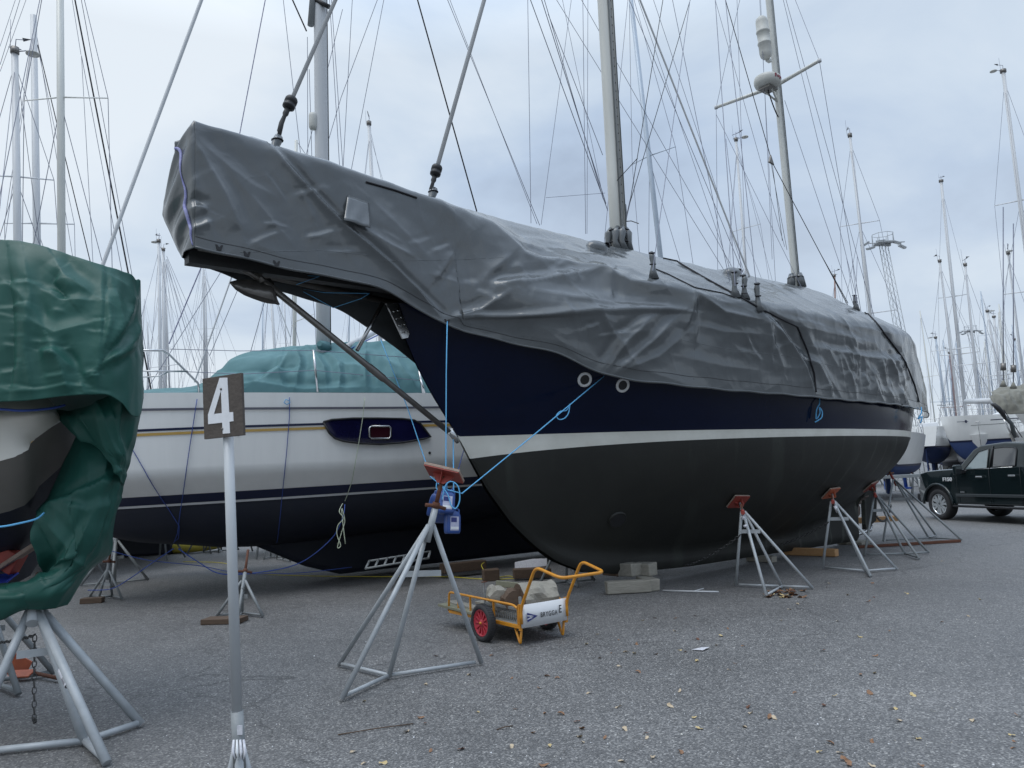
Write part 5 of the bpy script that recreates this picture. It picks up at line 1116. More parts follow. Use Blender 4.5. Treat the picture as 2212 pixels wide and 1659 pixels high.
# ------------------------------------------------------------ jugs and ropes at the bow
def jug(P_, rx_, ry_, rz_, label, lab=True):
    t = thing('blue_jug', P_, label, 'jug', 'blue jugs weighing down the tarpaulin ropes')
    R_ = (Matrix.Rotation(rz_, 4, 'Z')@Matrix.Rotation(rx_, 4, 'X')@Matrix.Rotation(ry_, 4, 'Y')); T = Matrix.Translation(P_)@R_
    w, d_, h = .175, .105, .2; mb = MB(); rings = []
    prof = [(0, .86), (.02, .97), (.06, 1), (.17, 1), (.2, .97), (.235, .8), (.255, .5), (.265, .22)]
    n = 24; vs = []
    for z, s_ in prof:
        for k in range(n):
            a = 2*PI*k/n; cx, sy = math.cos(a), math.sin(a); e = .35; x = abs(cx)**e*math.copysign(1, cx)*w/2*s_; y = abs(sy)**e*math.copysign(1, sy)*d_/2*(s_ if s_ > .5 else .45)
            if z > .2: x += (1-s_)*-.035
            vs.append(T@Vector((x, y, z-.13)))
    fs = [(i*n+k, i*n+(k+1) % n, (i+1)*n+(k+1) % n, (i+1)*n+k) for i in range(len(prof)-1) for k in range(n)]
    fs += [tuple(reversed(range(n))), tuple((len(prof)-1)*n+k for k in range(n))]
    mb.add(vs, fs, 'jug', True); mb.build('body', t)
    mb = MB(); mb.tube([T@Vector((.02, 0, .11)), T@Vector((.05, 0, .15)), T@Vector((.08, 0, .13)), T@Vector((.082, 0, .05))], .013, 'jug', 8); mb.build('handle', t)
    mb = MB(); mb.lathe([(.022, .125), (.022, .155), (.02, .16), (0, .16)], 'jug', T@Matrix.Translation((-.035, 0, 0)), 14); mb.build('cap', t)
    if lab:
        mb = MB(); mb.box(T@Vector((0, -.054, -.02)), (.105, .003, .15), 'label', R_.to_3x3()); l_ = mb.build('label', t)
        mb = MB(); mb.box(T@Vector((0, -.0565, -.068)), (.1, .002, .026), 'signw', R_.to_3x3()); mb.build('label_band', l_)
        mb = MB(); mb.box(T@Vector((-.01, -.0565, -.04+.06)), (.07, .002, .05), 'inkb', R_.to_3x3()); mb.build('label_block', l_)
    return t
JD = 8.55
jug(D(965, 1085, JD), -.35, .15, .3, 'uppermost blue plastic jug hanging behind the stand screw, label towards us')
jug(D(938, 1088, JD+.12), .3, -.2, 1.5, 'blue plastic jug hanging left of the stand screw, mostly hidden', False)
jug(D(977, 1127, JD+.05), -.05, .08, .6, 'lowest blue plastic jug hanging at the right of the cluster')
jug(D(953, 1108, JD+.1), .9, .1, .2, 'blue plastic jug lying on its side in the middle of the cluster', False)
tie, _ = hit(TB, 965, 694, .01); tie2, _ = hit2(1303, 812, .02)
jt = D(966, 1058, JD)
rope('tie_rope', [tie, D(964, 800, lerp(tie.y, JD, .3)), D(963, 1030, JD), jt], .007, 'rope_b', 'light blue rope dropping straight from the bow tie of the tarpaulin to the jugs')
rope('tie_rope', [tie2, tie2.lerp(D(998, 1066, JD+.05), .5)-Vector((0, 0, .01)), D(998, 1066, JD+.05), jt], .0075, 'rope_b', 'taut light blue rope slanting across the bow from beside the hawse rings')
rope('tie_rope', [D(822, 733, 9.6), D(880, 880, 9.2), D(930, 1030, 8.7), jt], .006, 'rope_b', 'light blue rope from the far side of the bow, left of the bobstay')
rope('tie_rope', [D(979, 950, 9.4), D(980, 1060, 8.7)], .007, 'rope_b', 'short light blue rope below the bobstay fitting')
rope('tie_rope', [D(1003, 968, 9.8), D(987, 1025, 9.2), D(975, 1065, 8.8)], .005, 'rope_n', 'darker blue rope slanting behind the red stand pad')
ca = tie2.lerp(D(998, 1066, JD+.05), .41); dd = JD+.15
P2 = lambda u, v: D(u, v, lerp(tie2.y, JD, (1303-u)/305)-.02)
rope('rope_loop', smooth_path([P2(1231, 873), P2(1224, 886), P2(1210, 889), P2(1202, 898), P2(1208, 906), P2(1220, 903), P2(1228, 892), P2(1231, 874)]), .007, 'rope_b', 'small loop tied in the slanting light blue rope')
rope('rope_coil', smooth_path([D(u, v, JD-.08) for u, v in ((955, 1080), (962, 1050), (975, 1040), (990, 1052), (993, 1080), (985, 1098), (975, 1092), (968, 1070), (958, 1055), (950, 1048), (944, 1042), (943, 1055), (950, 1062))]), .007, 'rope_b', 'tangled light blue rope on top of the jugs')
p = hit2(1766, 860, .03)[0]
rope('rope_tail', smooth_path([p, D(1770, 872, p.y-.05), D(1764, 885, p.y-.05), D(1763, 905, p.y-.05), D(1771, 893, p.y-.07), D(1770, 880, p.y-.07), D(1776, 890, p.y-.08), D(1774, 903, p.y-.08), D(1760, 912, p.y-.08)]), .01, 'rope_b', 'light blue rope tail hanging from the lower hem amidships')
p = hit2(1986, 880, .03)[0]
rope('rope_tail', smooth_path([p, D(1990, 892, p.y-.1), D(1983, 905, p.y-.1), D(1992, 900, p.y-.1), D(1988, 914, p.y-.1)]), .012, 'rope_b', 'light blue rope knot at the stern quarter of the ketch')
for pts, lab in (([(596, 567), (575, 590), (690, 597), (640, 615)], 'forward'), ([(798, 634), (700, 632), (640, 622), (720, 665), (780, 645), (798, 634)], 'after')):
    rope('hem_lashing', [D(u, v, 8.2 if lab == 'forward' else 8.75) for u, v in pts], .0045, 'rope_b', 'thin blue lashing under the bowsprit platform, %s one' % lab)

# ------------------------------------------------------------ number sign
sg = thing('number_sign', G(512, 1745), 'brown board with a white number four on a galvanised pole', 'sign')
dd = 4.0; tl, tr, brr, bl = D(437, 818, dd+.03), D(521, 805, dd-.05), D(526, 940, dd-.05), D(441, 949, dd+.03)
xa = (tr-tl).normalized(); nn = xa.cross((tl-bl).normalized()).normalized()
mb = MB(); T = frame(tl, xa, tl-bl, nn); Ti = T.inverted()
poly = [(Ti@q).xy for q in (bl, brr, tr, tl)]; mb.prism([tuple(q) for q in poly], -.018, 0, 'brown', T); bd = mb.build('board', sg, bevel=.0015)
def SPt(u, v): r = ray(u, v); t_ = (tl-CAM).dot(nn)/r.dot(nn); q = Ti@(CAM+r*t_); return (q.x, q.y)
z4 = lambda x, y: SPt(x/3, 553+y/3)
fo = [z4(*q) for q in ((1425, 790), (1475, 788), (1487, 1013), (1512, 1011), (1515, 1070), (1489, 1074), (1492, 1148), (1446, 1152), (1442, 1080), (1351, 1090), (1350, 1028))]
inn = [z4(*q) for q in ((1434, 870), (1440, 1018), (1388, 1024))]
# outline with the counter cut out: bridge at the apex side
bm = MB(); poly = fo; i0 = 10
ring = [fo[0], fo[1], fo[2], fo[3], fo[4], fo[5], fo[6], fo[7], fo[8], fo[9], fo[10]]
T2 = T@Matrix.Translation((0, 0, .0005))
V_ = [T@Vector((x, y, h)) for h in (.0005, .003) for x, y in fo+inn]; n = len(fo)+3
tri = [(0, 10, 13), (0, 13, 11), (10, 9, 13), (13, 9, 8), (13, 8, 12), (12, 8, 7), (12, 7, 6), (12, 6, 5), (12, 5, 2), (5, 4, 3), (5, 3, 2), (12, 2, 11), (11, 2, 1), (11, 1, 0)]
bm.add(V_, [tuple(reversed(f)) for f in tri]+[tuple(i+n for i in f) for f in tri]+[(i, (i+1) % 11, n+(i+1) % 11, n+i) for i in range(11)]+[(11+i, n+11+i, n+11+(i+1) % 3, 11+(i+1) % 3) for i in range(3)], 'numw')
bm.build('number', bd)
mb = MB()
for x, y in ((1435, 863), (1443, 1121)): mb.lathe([(0, .006), (.006, .005), (.008, 0)], 'darksteel', T@Matrix.Translation((*z4(x, y), .001)), 10)
mb.build('screw_heads', bd)
a, b, c = D(490, 945, dd+.03), D(512, 1536, dd+.03), D(515, 1590, dd+.03)
mb = MB(); mb.tube([a+Vector((0, 0, .25)), b], .0262, 'pole', 24); mb.build('pole', sg)
mb = MB(); mb.tube([b, D(518, 1660, dd+.03)], .031, 'woodg' if False else 'galvd', 20); so = mb.build('socket', sg)
mb = MB(); T = frame(D(518, 1577, dd-.001), (1, 0, 0), (0, 0, 1)); mb.box(D(518, 1577, dd+.002), (.026, .004, .045), 'sticker'); mb.build('price_label', so)
for (u, v) in ((480, 1760), (560, 1765), (520, 1790), (548, 1725)):
    mb = MB(); mb.tube([D(516, 1600, dd+.03), G(u, v)], .024, 'galv', 12); mb.build('leg', sg)
mb = MB()
for k in range(4): mb.tube([D(505+k*7, 1598, dd-.0), D(503+k*9, 1625, dd-.025), D(508+k*6, 1640, dd-.03)], [.006, .009, .002], 'sticker' if k != 1 else 'signw', 6)
mb.build('torn_tape', sg)

# ------------------------------------------------------------ cart
CO = Vector((-.03, 7.76, 0)); cw = Vector((.81, .58, 0)).normalized(); ce = Vector((cw.y, -cw.x, 0))     # ce points to the handle end
cart = thing('hand_cart', CO, 'yellow two-wheeled dock cart with red-rimmed wheels and white name panel', 'hand cart')
CP = lambda x, y, z: CO+cw*x-ce*y+Vector((0, 0, z))      # x across, y back towards the wheels
CW_, CL, ZB, ZT = .575, 1.34, .185, .385
def bend(pts, r=.06, n=5):
    out = [Vector(pts[0])]
    for i in range(1, len(pts)-1):
        a, p, b = Vector(pts[i-1]), Vector(pts[i]), Vector(pts[i+1]); d1 = (a-p).normalized(); d2_ = (b-p).normalized(); q1 = p+d1*min(r, (a-p).length*.45); q2 = p+d2_*min(r, (b-p).length*.45)
        for k in range(n+1): t = k/n; out.append(q1*(1-t)**2+p*2*t*(1-t)+q2*t*t)
    return out+[Vector(pts[-1])]
mb = MB(); R_ = Matrix((cw, -ce, Vector((0, 0, 1)))).transposed()
for x in (0, CW_): mb.box(CP(x, CL/2, ZB), (.025, CL, .03), 'yellow', R_)
for y in (.0, CL): mb.box(CP(CW_/2, y, ZB), (CW_, .025, .03), 'yellow', R_)
mb.build('bed_frame', cart)
for x in (0, CW_):
    mb = MB(); mb.tube(bend([CP(x, .02, ZT-.03), CP(x, .1, ZT), CP(x, CL, ZT+.01), CP(x, CL+.02, ZB)], .05), .0125, 'yellow', 10); mb.build('side_rail', cart)
    for y in (.02, .45, .9, 1.15): mb = MB(); mb.box(CP(x, y, (ZB+ZT)/2), (.02, .012, ZT-ZB), 'yellow', R_); mb.build('rail_post', cart)
    mb = MB(); mb.box(CP(x, -.01, (ZB+ZT)/2-.01), (.03, .02, ZT-ZB+.05), 'yellow', R_); mb.build('corner_post', cart)
mb = MB(); mb.tube(bend([CP(0, -.03, ZB+.03), CP(0, -.03, ZT-.02), CP(.0, -.30, .78), CP(0.02, -.66, .70), CP(CW_-.02, -.66, .70), CP(CW_, -.30, .78), CP(CW_, -.03, ZT-.02), CP(CW_, -.03, ZB+.03)], .08, 6), .0155, 'yellow', 12); mb.build('handle', cart)
for x in (.02, CW_-.02):
    mb = MB(); mb.tube(bend([CP(x, .12, ZB), CP(x, .03, .012), CP(x, -.0, ZB)], .03), .0125, 'yellow', 8); mb.build('leg', cart)
mb = MB(); n = 8
vs = [CP(CW_*i/n, -.03-.012*math.sin(PI*i/n), z) for i in range(n+1) for z in (ZB-.01, ZT+.01)]
mb.add(vs, [(2*i, 2*i+2, 2*i+3, 2*i+1) for i in range(n)], 'signw', True); pn = mb.build('name_panel', cart, solid=.004)
TP = frame(CP(CW_/2, -.052, (ZB+ZT)/2), cw, (0, 0, 1), ce)
text('BRYGGA', TP@Matrix.Translation((.04, -.012, 0)), .068, 'ink', 'panel_lettering', pn, .0012, .72, sp=1.18)
text('E', TP@Matrix.Translation((.185, .012, 0)), .11, 'ink', 'panel_letter', pn, .0012, .7, bold=.0005)
mb = MB(); T = TP@Matrix.Translation((-.17, -.012, 0)); mb.prism([(-.06, .045), (-.06, -.045), (.068, 0)], -.001, .0012, 'inkb', T); mb.prism([(-.061, .022), (-.061, .012), (-.02, .004), (.005, .010)], .0012, .0018, 'signw', T); mb.prism([(-.061, -.012), (-.061, -.022), (.005, -.010), (-.02, -.004)], .0012, .0018, 'signw', T); fl = mb.build('pennant_emblem', pn)
text('WMY', T@Matrix.Translation((-.008, 0, .0022)), .022, 'signw', 'emblem_lettering', fl, .0005, .9)
for x in (-.12, CW_+.12):              # wheels
    c = CP(x, .47, .185); T = frame(c, -ce, (0, 0, 1), cw if x > 0 else -cw); mb = MB()
    mb.lathe([(.135, -.035), (.15, -.046), (.172, -.042), (.185, -.022), (.187, 0), (.185, .022), (.172, .042), (.15, .046), (.135, .035)], 'rubber', T, 40)
    for k in range(44): mb.box(c+(T.to_3x3()@Vector((math.cos(2*PI*k/44), math.sin(2*PI*k/44), 0)))*.186, (.009, .05, .006), 'rubber', T.to_3x3()@Matrix.Rotation(2*PI*k/44+PI/2, 3, 'Z')@Matrix.Rotation(PI/2, 3, 'X'))
    wl = thing_w = mb.build('wheel', cart)
    mb = MB(); mb.lathe([(.137, -.03), (.137, .03), (.125, .034), (.118, .012), (.04, .006), (.035, .03), (0, .03)], 'redrim', T, 40)
    for k in range(12):
        a = 2*PI*k/12; mb.prism([(.03, -.006), (.125, -.013), (.125, .013), (.03, .006)], .004, .024, 'redrim', T@Matrix.Rotation(a, 4, 'Z'))
    mb.build('rim', wl); mb = MB(); mb.lathe([(.0, .045), (.012, .045), (.014, .028)], 'yellow', T, 12); mb.build('hub', wl)
mb = MB(); mb.tube([CP(-.1, .47, .185), CP(CW_+.1, .47, .185)], .01, 'darksteel', 8); mb.build('axle', cart)
mb = MB(); mb.box(CP(CW_/2, CL/2, ZB+.01), (CW_-.03, CL-.03, .012), 'wood', R_); mb.build('bed_board', cart)
# load
def log(c, d_, r, l, label, m='wood', cut='woodd'):
    d_ = Vector(d_).normalized(); c = Vector(c); a = c-d_*l/2; n = 18; rnd = random.Random(int(l*999)); u_ = d_.orthogonal().normalized(); w_ = d_.cross(u_); vs = []
    for i in range(9):
        for k in range(n):
            an = 2*PI*k/n; rr_ = r*(1+.3*noise.noise(Vector((math.cos(an)*1.5+l*9, math.sin(an)*1.5, i*.4)))+.22*noise.noise(Vector((math.cos(an)*3.5, math.sin(an)*3.5, i*.25+l*7))))
            if i in (0, 8): rr_ *= .97
            vs.append(a+d_*l*i/8+(u_*math.cos(an)+w_*math.sin(an))*rr_)
    mb = MB(); mb.add(vs, [(i*n+k, i*n+(k+1) % n, (i+1)*n+(k+1) % n, (i+1)*n+k) for i in range(8) for k in range(n)], m); mb.add([vs[k] for k in range(n)], [tuple(reversed(range(n)))], cut); mb.add([vs[8*n+k] for k in range(n)], [tuple(range(n))], cut)
    return top(mb.build('log'), label, 'log', 'logs in the cart')
log(CP(.38, .22, .415), cw+ce*.15, .135, .40, 'thick grey log nearest the white panel in the cart', 'wood')
log(CP(.16, .34, .39), cw*.4-ce, .105, .22, 'dark-ended log standing between the split log and the thick one in the cart', 'woodd')
log(CP(.17, .62, .39), cw*.5-ce, .11, .36, 'split pale log behind the dark-ended one in the cart', 'wood', 'wood')
for k, (x, y, z, l, rz, m_, lab) in enumerate(((.46, .74, .47, .55, .12, 'woodg', 'greenish plank standing on edge at the top of the cart load'), (.46, .74, .405, .55, .12, 'wood', 'grey plank on edge below the greenish one in the cart'), (.12, 1.05, .24, 1.1, -.1, 'wood', 'long grey plank sticking out of the back of the cart'), (.03, 1.15, .225, .9, -.06, 'woodg', 'lower pale plank sticking out of the back of the cart'), (.42, .95, .235, .8, .05, 'wood', 'grey plank lying along the far side of the cart bed'))):
    mb = MB(); d_ = (ce*-1); Rk = Matrix((-ce, -cw, Vector((0, 0, 1)))).transposed()@Matrix.Rotation(rz, 3, 'Z')
    sz = (l, .028, .06) if k < 2 else (l, .12, .028); mb.box(CP(x, y, z), sz, m_, Rk); top(mb.build('plank', bevel=.003), lab, 'plank', 'planks in the cart')
mt = thing('metal_tray', CP(.15, .35, .25), 'grey perforated metal tray with a hook standing in the cart behind the near rail', 'tray')
mb = MB(); x0 = .06
for k in range(19): y = .08+k*.033; mb.box(CP(x0, y, .265), (.006, .008, .13), 'galvd', R_@Matrix.Rotation(.35, 3, 'X'))
for k in range(19): y = .08+k*.033; mb.box(CP(x0+.006, y, .265), (.004, .008, .13), 'galvd', R_@Matrix.Rotation(-.35, 3, 'X'))
mb.build('mesh_side', mt)
mb = MB(); mb.box(CP(x0, .38, .335), (.02, .66, .025), 'galvd', R_); mb.box(CP(x0, .38, .2), (.02, .66, .02), 'galvd', R_); mb.box(CP(x0, .06, .36), (.025, .02, .20), 'galvd', R_); mb.box(CP(x0, .70, .40), (.02, .015, .30), 'galvd', R_); mb.build('tray_frame', mt)
mb = MB(); mb.tube([CP(x0, .70, .44), CP(x0, .70, .55)], .009, 'rust', 6); mb.box(CP(x0, .70, .552), (.06, .03, .008), 'rust', R_); mb.build('hook', mt)

# ------------------------------------------------------------ pickup truck
hd = Vector((-.19, .98, 0)).normalized(); rt = Vector((hd.y, -hd.x, 0))
TO = G(2041, 1122)-hd*0+rt*.86     # ground point under the front axle centre
truck = thing('pickup_truck', TO, 'dark green-black crew cab pickup truck parked at the right edge', 'pickup truck')
TW = lambda x, y, z: TO-hd*x+rt*y+Vector((0, 0, z))      # x backwards from the front axle, y to the right side, z up
TR = Matrix((-hd, rt, Vector((0, 0, 1)))).transposed(); HWd = 1.0
def arch(cx, r, n=14, z0=.47): return [(cx+r*math.cos(PI*(1-k/n)), max(z0, .41+r*math.sin(PI*(1-k/n)))) for k in range(n+1)]
WBS = 3.68
low = [(-.90, .52), (-.92, .75)]; 
body_bot = [(-.88, .45)]+arch(0, .50)+[(.55, .43), (WBS-.55, .43)]+arch(WBS, .50)+[(4.85, .5)]
body_top = [(4.88, 1.35), (2.78, 1.35), (2.74, 1.35), (.62, 1.31), (.2, 1.30), (-.35, 1.27), (-.68, 1.21), (-.88, 1.10), (-.95, .8)]
def side_body():
    mb = MB(); poly = body_bot+body_top; n = len(poly)
    lay = [(-1, .0), (-1, .03)]
    ys = [(-HWd, .0), (-HWd+.06, -1), (HWd-.06, -1), (HWd, 0)]
    def shrink(p, k):
        x, z = p; zz = z+(-.03 if z > 1 else 0)*k; return (x+(.02 if x < -.8 else 0)*k, zz)
    vs = []
    prof = [(-HWd, .035, 1), (-HWd-.0, 0, 0), (HWd, 0, 0)]
    rings = [[TW(shrink(p, 0)[0], -HWd+.0 if .5 < p[1] < 1.1 else -HWd+.03, p[1]) for p in poly], [TW(p[0], -HWd+.10, p[1]+(.02 if p[1] > 1 else 0)) for p in poly],
             [TW(p[0]-(.06 if p[0] < -.8 else 0), 0, p[1]+(.05 if p[1] > 1 and p[0] < 1 else .0)) for p in poly],
             [TW(p[0], HWd-.10, p[1]+(.02 if p[1] > 1 else 0)) for p in poly], [TW(p[0], HWd-.0 if .5 < p[1] < 1.1 else HWd-.03, p[1]) for p in poly]]
    for k_, r_ in enumerate(rings):
        for i_, v_ in enumerate(r_):
            x_ = poly[i_][0]
            if x_ < -.45 and k_ != 2: r_[i_] = v_+rt*(1 if k_ < 2 else -1)*.2*min(1, (-.45-x_)/.5)**1.6
        vs += r_
    fs = [(k*n+i, k*n+(i+1) % n, (k+1)*n+(i+1) % n, (k+1)*n+i) for k in range(4) for i in range(n)]
    fs += [tuple(range(n)), tuple(4*n+i for i in reversed(range(n)))]
    mb.add(vs, fs, 'paint'); o = mb.build('body', truck, bevel=.015)
    bm = bmesh.new(); bm.from_mesh(o.data); bmesh.ops.triangulate(bm, faces=[f for f in bm.faces if len(f.verts) > 6]); bmesh.ops.recalc_face_normals(bm, faces=bm.faces); bm.to_mesh(o.data); bm.free(); return o
body = side_body()
# cab: tapered greenhouse
cabp = [(.62, 1.22), (1.22, 1.80), (1.45, 1.90), (2.2, 1.945), (2.75, 1.90), (2.86, 1.30)]
mb = MB(); n = len(cabp); vs = []
for y in (-1, 1):
    vs += [TW(x, y*(HWd-.03-.17*max(0, (z-1.24)/.7)), z) for x, z in cabp]
mb.add(vs, [tuple(range(n)), tuple(n+i for i in reversed(range(n)))]+[(i, n+i, n+(i+1) % n, (i+1) % n) for i in range(n)], 'paint'); cb = mb.build('cab', truck, bevel=.04)
def side_pane(pts, m, name, parent, lift=.006, bev=0):
    for sgn in (-1, 1):
        vs = [TW(x, sgn*(HWd-.03-.17*max(0, (z-1.24)/.7)+lift), z) for x, z in pts]; mb = MB(); mb.add(vs, [tuple(range(len(pts))) if sgn < 0 else tuple(reversed(range(len(pts))))], m); mb.build(name, parent, solid=.004)
side_pane([(.98, 1.30), (1.28, 1.60), (1.42, 1.74), (1.66, 1.80), (1.74, 1.80), (1.74, 1.33), (1.1, 1.30)], 'glassl', 'front_window', cb)
side_pane([(1.88, 1.35), (1.88, 1.80), (2.2, 1.82), (2.52, 1.80), (2.58, 1.74), (2.58, 1.37)], 'glass', 'rear_window', cb)
mb = MB(); vs = [TW(.72, y, 1.30) for y in (-.86, .86)]+[TW(1.2, y, 1.775) for y in (.76, -.76)]; vs = [v_+Vector((0, 0, .012))+hd*.012 for v_ in vs]; mb.add(vs, [(0, 1, 2, 3)], 'glass'); mb.build('windscreen', cb, solid=.004)
def strip(pts, w, m, name, parent, y=HWd+.004, both=True, off=None):
    for sgn in ((-1, 1) if both else (-1,)):
        P_ = [TW(x, sgn*(y if off is None else (HWd-.03-.17*max(0, (z-1.24)/.7)+off)), z) for x, z in pts]; mb = MB(); mb.tube(P_, w, m, 6, flat=.6); mb.build(name, parent)
for pn_, nm in (([(.98, 1.30), (1.28, 1.60), (1.42, 1.74), (1.66, 1.80), (1.74, 1.80), (1.74, 1.33), (1.1, 1.30), (.98, 1.30)], 'window_surround'), ([(1.88, 1.35), (1.88, 1.80), (2.2, 1.82), (2.52, 1.80), (2.58, 1.74), (2.58, 1.37), (1.88, 1.35)], 'window_surround')):
    for sgn in (-1, 1):
        mb = MB(); mb.tube([TW(x, sgn*(HWd-.03-.17*max(0, (z-1.24)/.7)+.008), z) for x, z in pn_], .022, 'black', 6, flat=.5); mb.build(nm, cb)
strip([(1.02, 1.285), (1.2, 1.31), (2.5, 1.345)], .012, 'chrome', 'beltline_trim', cb, off=.012)
for x0, top_z in ((.72, 1.22), (1.80, 1.32), (2.72, 1.34)):
    strip([(x0, .46), (x0, .9), (x0+.02, top_z)], .006, 'black', 'door_seam', body, y=HWd+.001)
strip([(1.81, 1.3), (1.83, 1.6), (1.85, 1.86)], .03, 'black', 'door_pillar', cb, off=.004)
strip([(.72, .46), (1.8, .45), (2.72, .46)], .006, 'black', 'door_seam', body, y=HWd+.001)
for x in (1.52, 2.52):
    for sgn in (-1, 1):
        mb = MB(); c = TW(x, sgn*(HWd+.03), 1.12+(.02 if x > 2 else 0)); mb.box(c, (.2, .03, .045), 'chrome', TR); mb.build('door_handle', body, bevel=.012)
mb = MB()
for sgn in (-1, 1): mb.box(TW(1.78, sgn*(HWd+.012), .66), (2.2, .02, .07), 'truckgray', TR)
mb.build('side_moulding', body, bevel=.008)
for sgn in (-1, 1):
    mb = MB(); mb.box(TW(1.85, sgn*(HWd-.02), .38), (2.5, .2, .05), 'black', TR); mb.box(TW(1.85, sgn*(HWd+.07), .40), (2.4, .012, .015), 'chrome', TR); mb.build('running_board', truck, bevel=.01)
for cx in (0, WBS):
    for sgn in (-1, 1):
        mb = MB(); pts = [TW(cx+(.53)*math.cos(PI*(1-k/14)), sgn*(HWd+.002), .41+.53*math.sin(PI*(1-k/14))) for k in range(15)]; mb.tube(pts, .035, 'paint', 6); mb.build('wheel_arch', body)
        mb = MB(); mb.box(TW(cx, sgn*(HWd-.30), .7), (.96, .5, .5), 'black', TR); mb.build('wheel_well', body)
        T = frame(TW(cx, sgn*(HWd-.14), .405), -hd, (0, 0, 1), rt*sgn); mb = MB()
        mb.lathe([(.27, -.13), (.33, -.145), (.385, -.13), (.405, -.09), (.405, .09), (.385, .13), (.33, .14), (.28, .13), (.27, .11)], 'rubber', T, 40); tw = mb.build('wheel', truck)
        mb = MB(); mb.lathe([(.272, .12), (.26, .125), (.25, .06), (.25, -.1)], 'chrome', T, 40); mb.lathe([(0, .02), (.25, .02)], 'black', T, 24); mb.lathe([(0, .085), (.05, .085), (.065, .06)], 'galv', T, 18)
        for k in range(6):
            a = 2*PI*k/6+.3
            for da in (-.16, .16): mb.prism([(.04, -.022), (.245, -.036+da*.10), (.25, .036+da*.10), (.04, .022)], .07, .11, 'galv', T@Matrix.Rotation(a+da, 4, 'Z'))
        mb.build('rim', tw)
for sgn in (-1, 1):
    mb = MB(); T3_ = TW(.98, sgn*(HWd+.15), 1.30); mb.box(T3_, (.12, .22, .27), 'paint', TR); mb.build('mirror', cb, bevel=.04)
    mb = MB(); mb.box(T3_-hd*.062, (.006, .17, .2), 'glass', TR); mb.build('mirror_glass', cb)
    mb = MB(); mb.box(TW(1.0, sgn*(HWd+.04), 1.25), (.1, .14, .05), 'black', TR); mb.build('mirror_arm', cb)
    mb = MB(); mb.box(TW(-.80, sgn*(HWd-.24), .95), (.2, .16, .24), 'lens', TR); mb.build('headlight', body, bevel=.03)
mb = MB(); mb.box(TW(-.95, 0, .55), (.2, 1.6, .25), 'black', TR); mb.build('bumper', truck, bevel=.04)
mb = MB(); mb.box(TW(-.93, 0, .88), (.08, 1.2, .34), 'chrome', TR); mb.build('grille', body, bevel=.02)
mb = MB(); mb.box(TW(3.85, 0, 1.36), (2.0, 1.96, .05), 'black', TR); mb.build('bed_cover', truck, bevel=.02)
T = frame(TW(.42, -HWd-.006, 1.06), -hd, (0, 0, 1), -rt); text('F150', T, .13, 'signw', 'badge', body, .006, 1.3, bold=.004)
mb = MB(); mb.box(TW(.9, -HWd-.005, .74), (.14, .006, .03), 'chrome', TR); mb.build('door_badge', body)
mb = MB(); mb.box(TW(1.3, -.45, 1.25), (.25, .4, .5), 'black', TR); mb.box(TW(2.2, 0, 1.2), (.3, 1.3, .4), 'black', TR); mb.build('seats', cb, bevel=.05)

# ------------------------------------------------------------ leaves and litter on the asphalt
def leaf_mesh(m, k):
    r_ = random.Random(k); vs = []; n = 9
    for i in range(n):
        a = 2*PI*i/n; rr_ = (.026*abs(math.cos(a))+.013)*(1+r_.uniform(-.25, .25)); vs.append((rr_*math.cos(a)*1.15, rr_*math.sin(a), .006+.012*math.cos(a*2+k)*r_.random()+.004*r_.random()))
    vs.append((0, 0, .004)); me = bpy.data.meshes.new('fallen_leaf'); me.from_pydata(vs, [], [(i, (i+1) % n, n) for i in range(n)]); me.materials.append(M[m]); return me
LM = [leaf_mesh(m, k) for k, m in enumerate(('leaf1', 'leaf2', 'leaf3', 'leaf1', 'leaf4', 'leaf2', 'leaf3', 'leaf1'))]
lab = {'leaf1': 'small fallen brown leaf lying on the open asphalt', 'leaf2': 'small fallen yellow leaf lying on the open asphalt', 'leaf3': 'small fallen pale tan leaf lying on the open asphalt', 'leaf4': 'small fallen dark curled leaf lying on the open asphalt'}
def leaf(u, v, k=None, s_=None, lb=None):
    me = LM[k if k is not None else rl.randrange(8)]; o = bpy.data.objects.new('fallen_leaf', me); COL.objects.link(o); p = G(u, v); o.location = (p.x, p.y, .003+rl.uniform(0, .004)); o.rotation_euler = (rl.uniform(-.35, .35), rl.uniform(-.35, .35), rl.uniform(0, 6.3))
    s_ = s_ or rl.uniform(.4, .75); o.scale = (s_, s_, s_); mn = {'brown_leaf': 'leaf1', 'yellow_leaf': 'leaf2', 'pale_leaf': 'leaf3', 'dark_leaf': 'leaf4'}[me.materials[0].name]
    top(o, lb or lab[mn], 'leaf', (mn.replace('leaf1', 'brown').replace('leaf2', 'yellow').replace('leaf3', 'pale tan').replace('leaf4', 'dark')+' leaves on the open asphalt') if not lb else 'leaves heaped at the stand foot')
rl = random.Random(21)
z2 = [(613, 960), (690, 945), (770, 940), (550, 1120), (610, 935)]
known = [(1320+0*0, 0)]
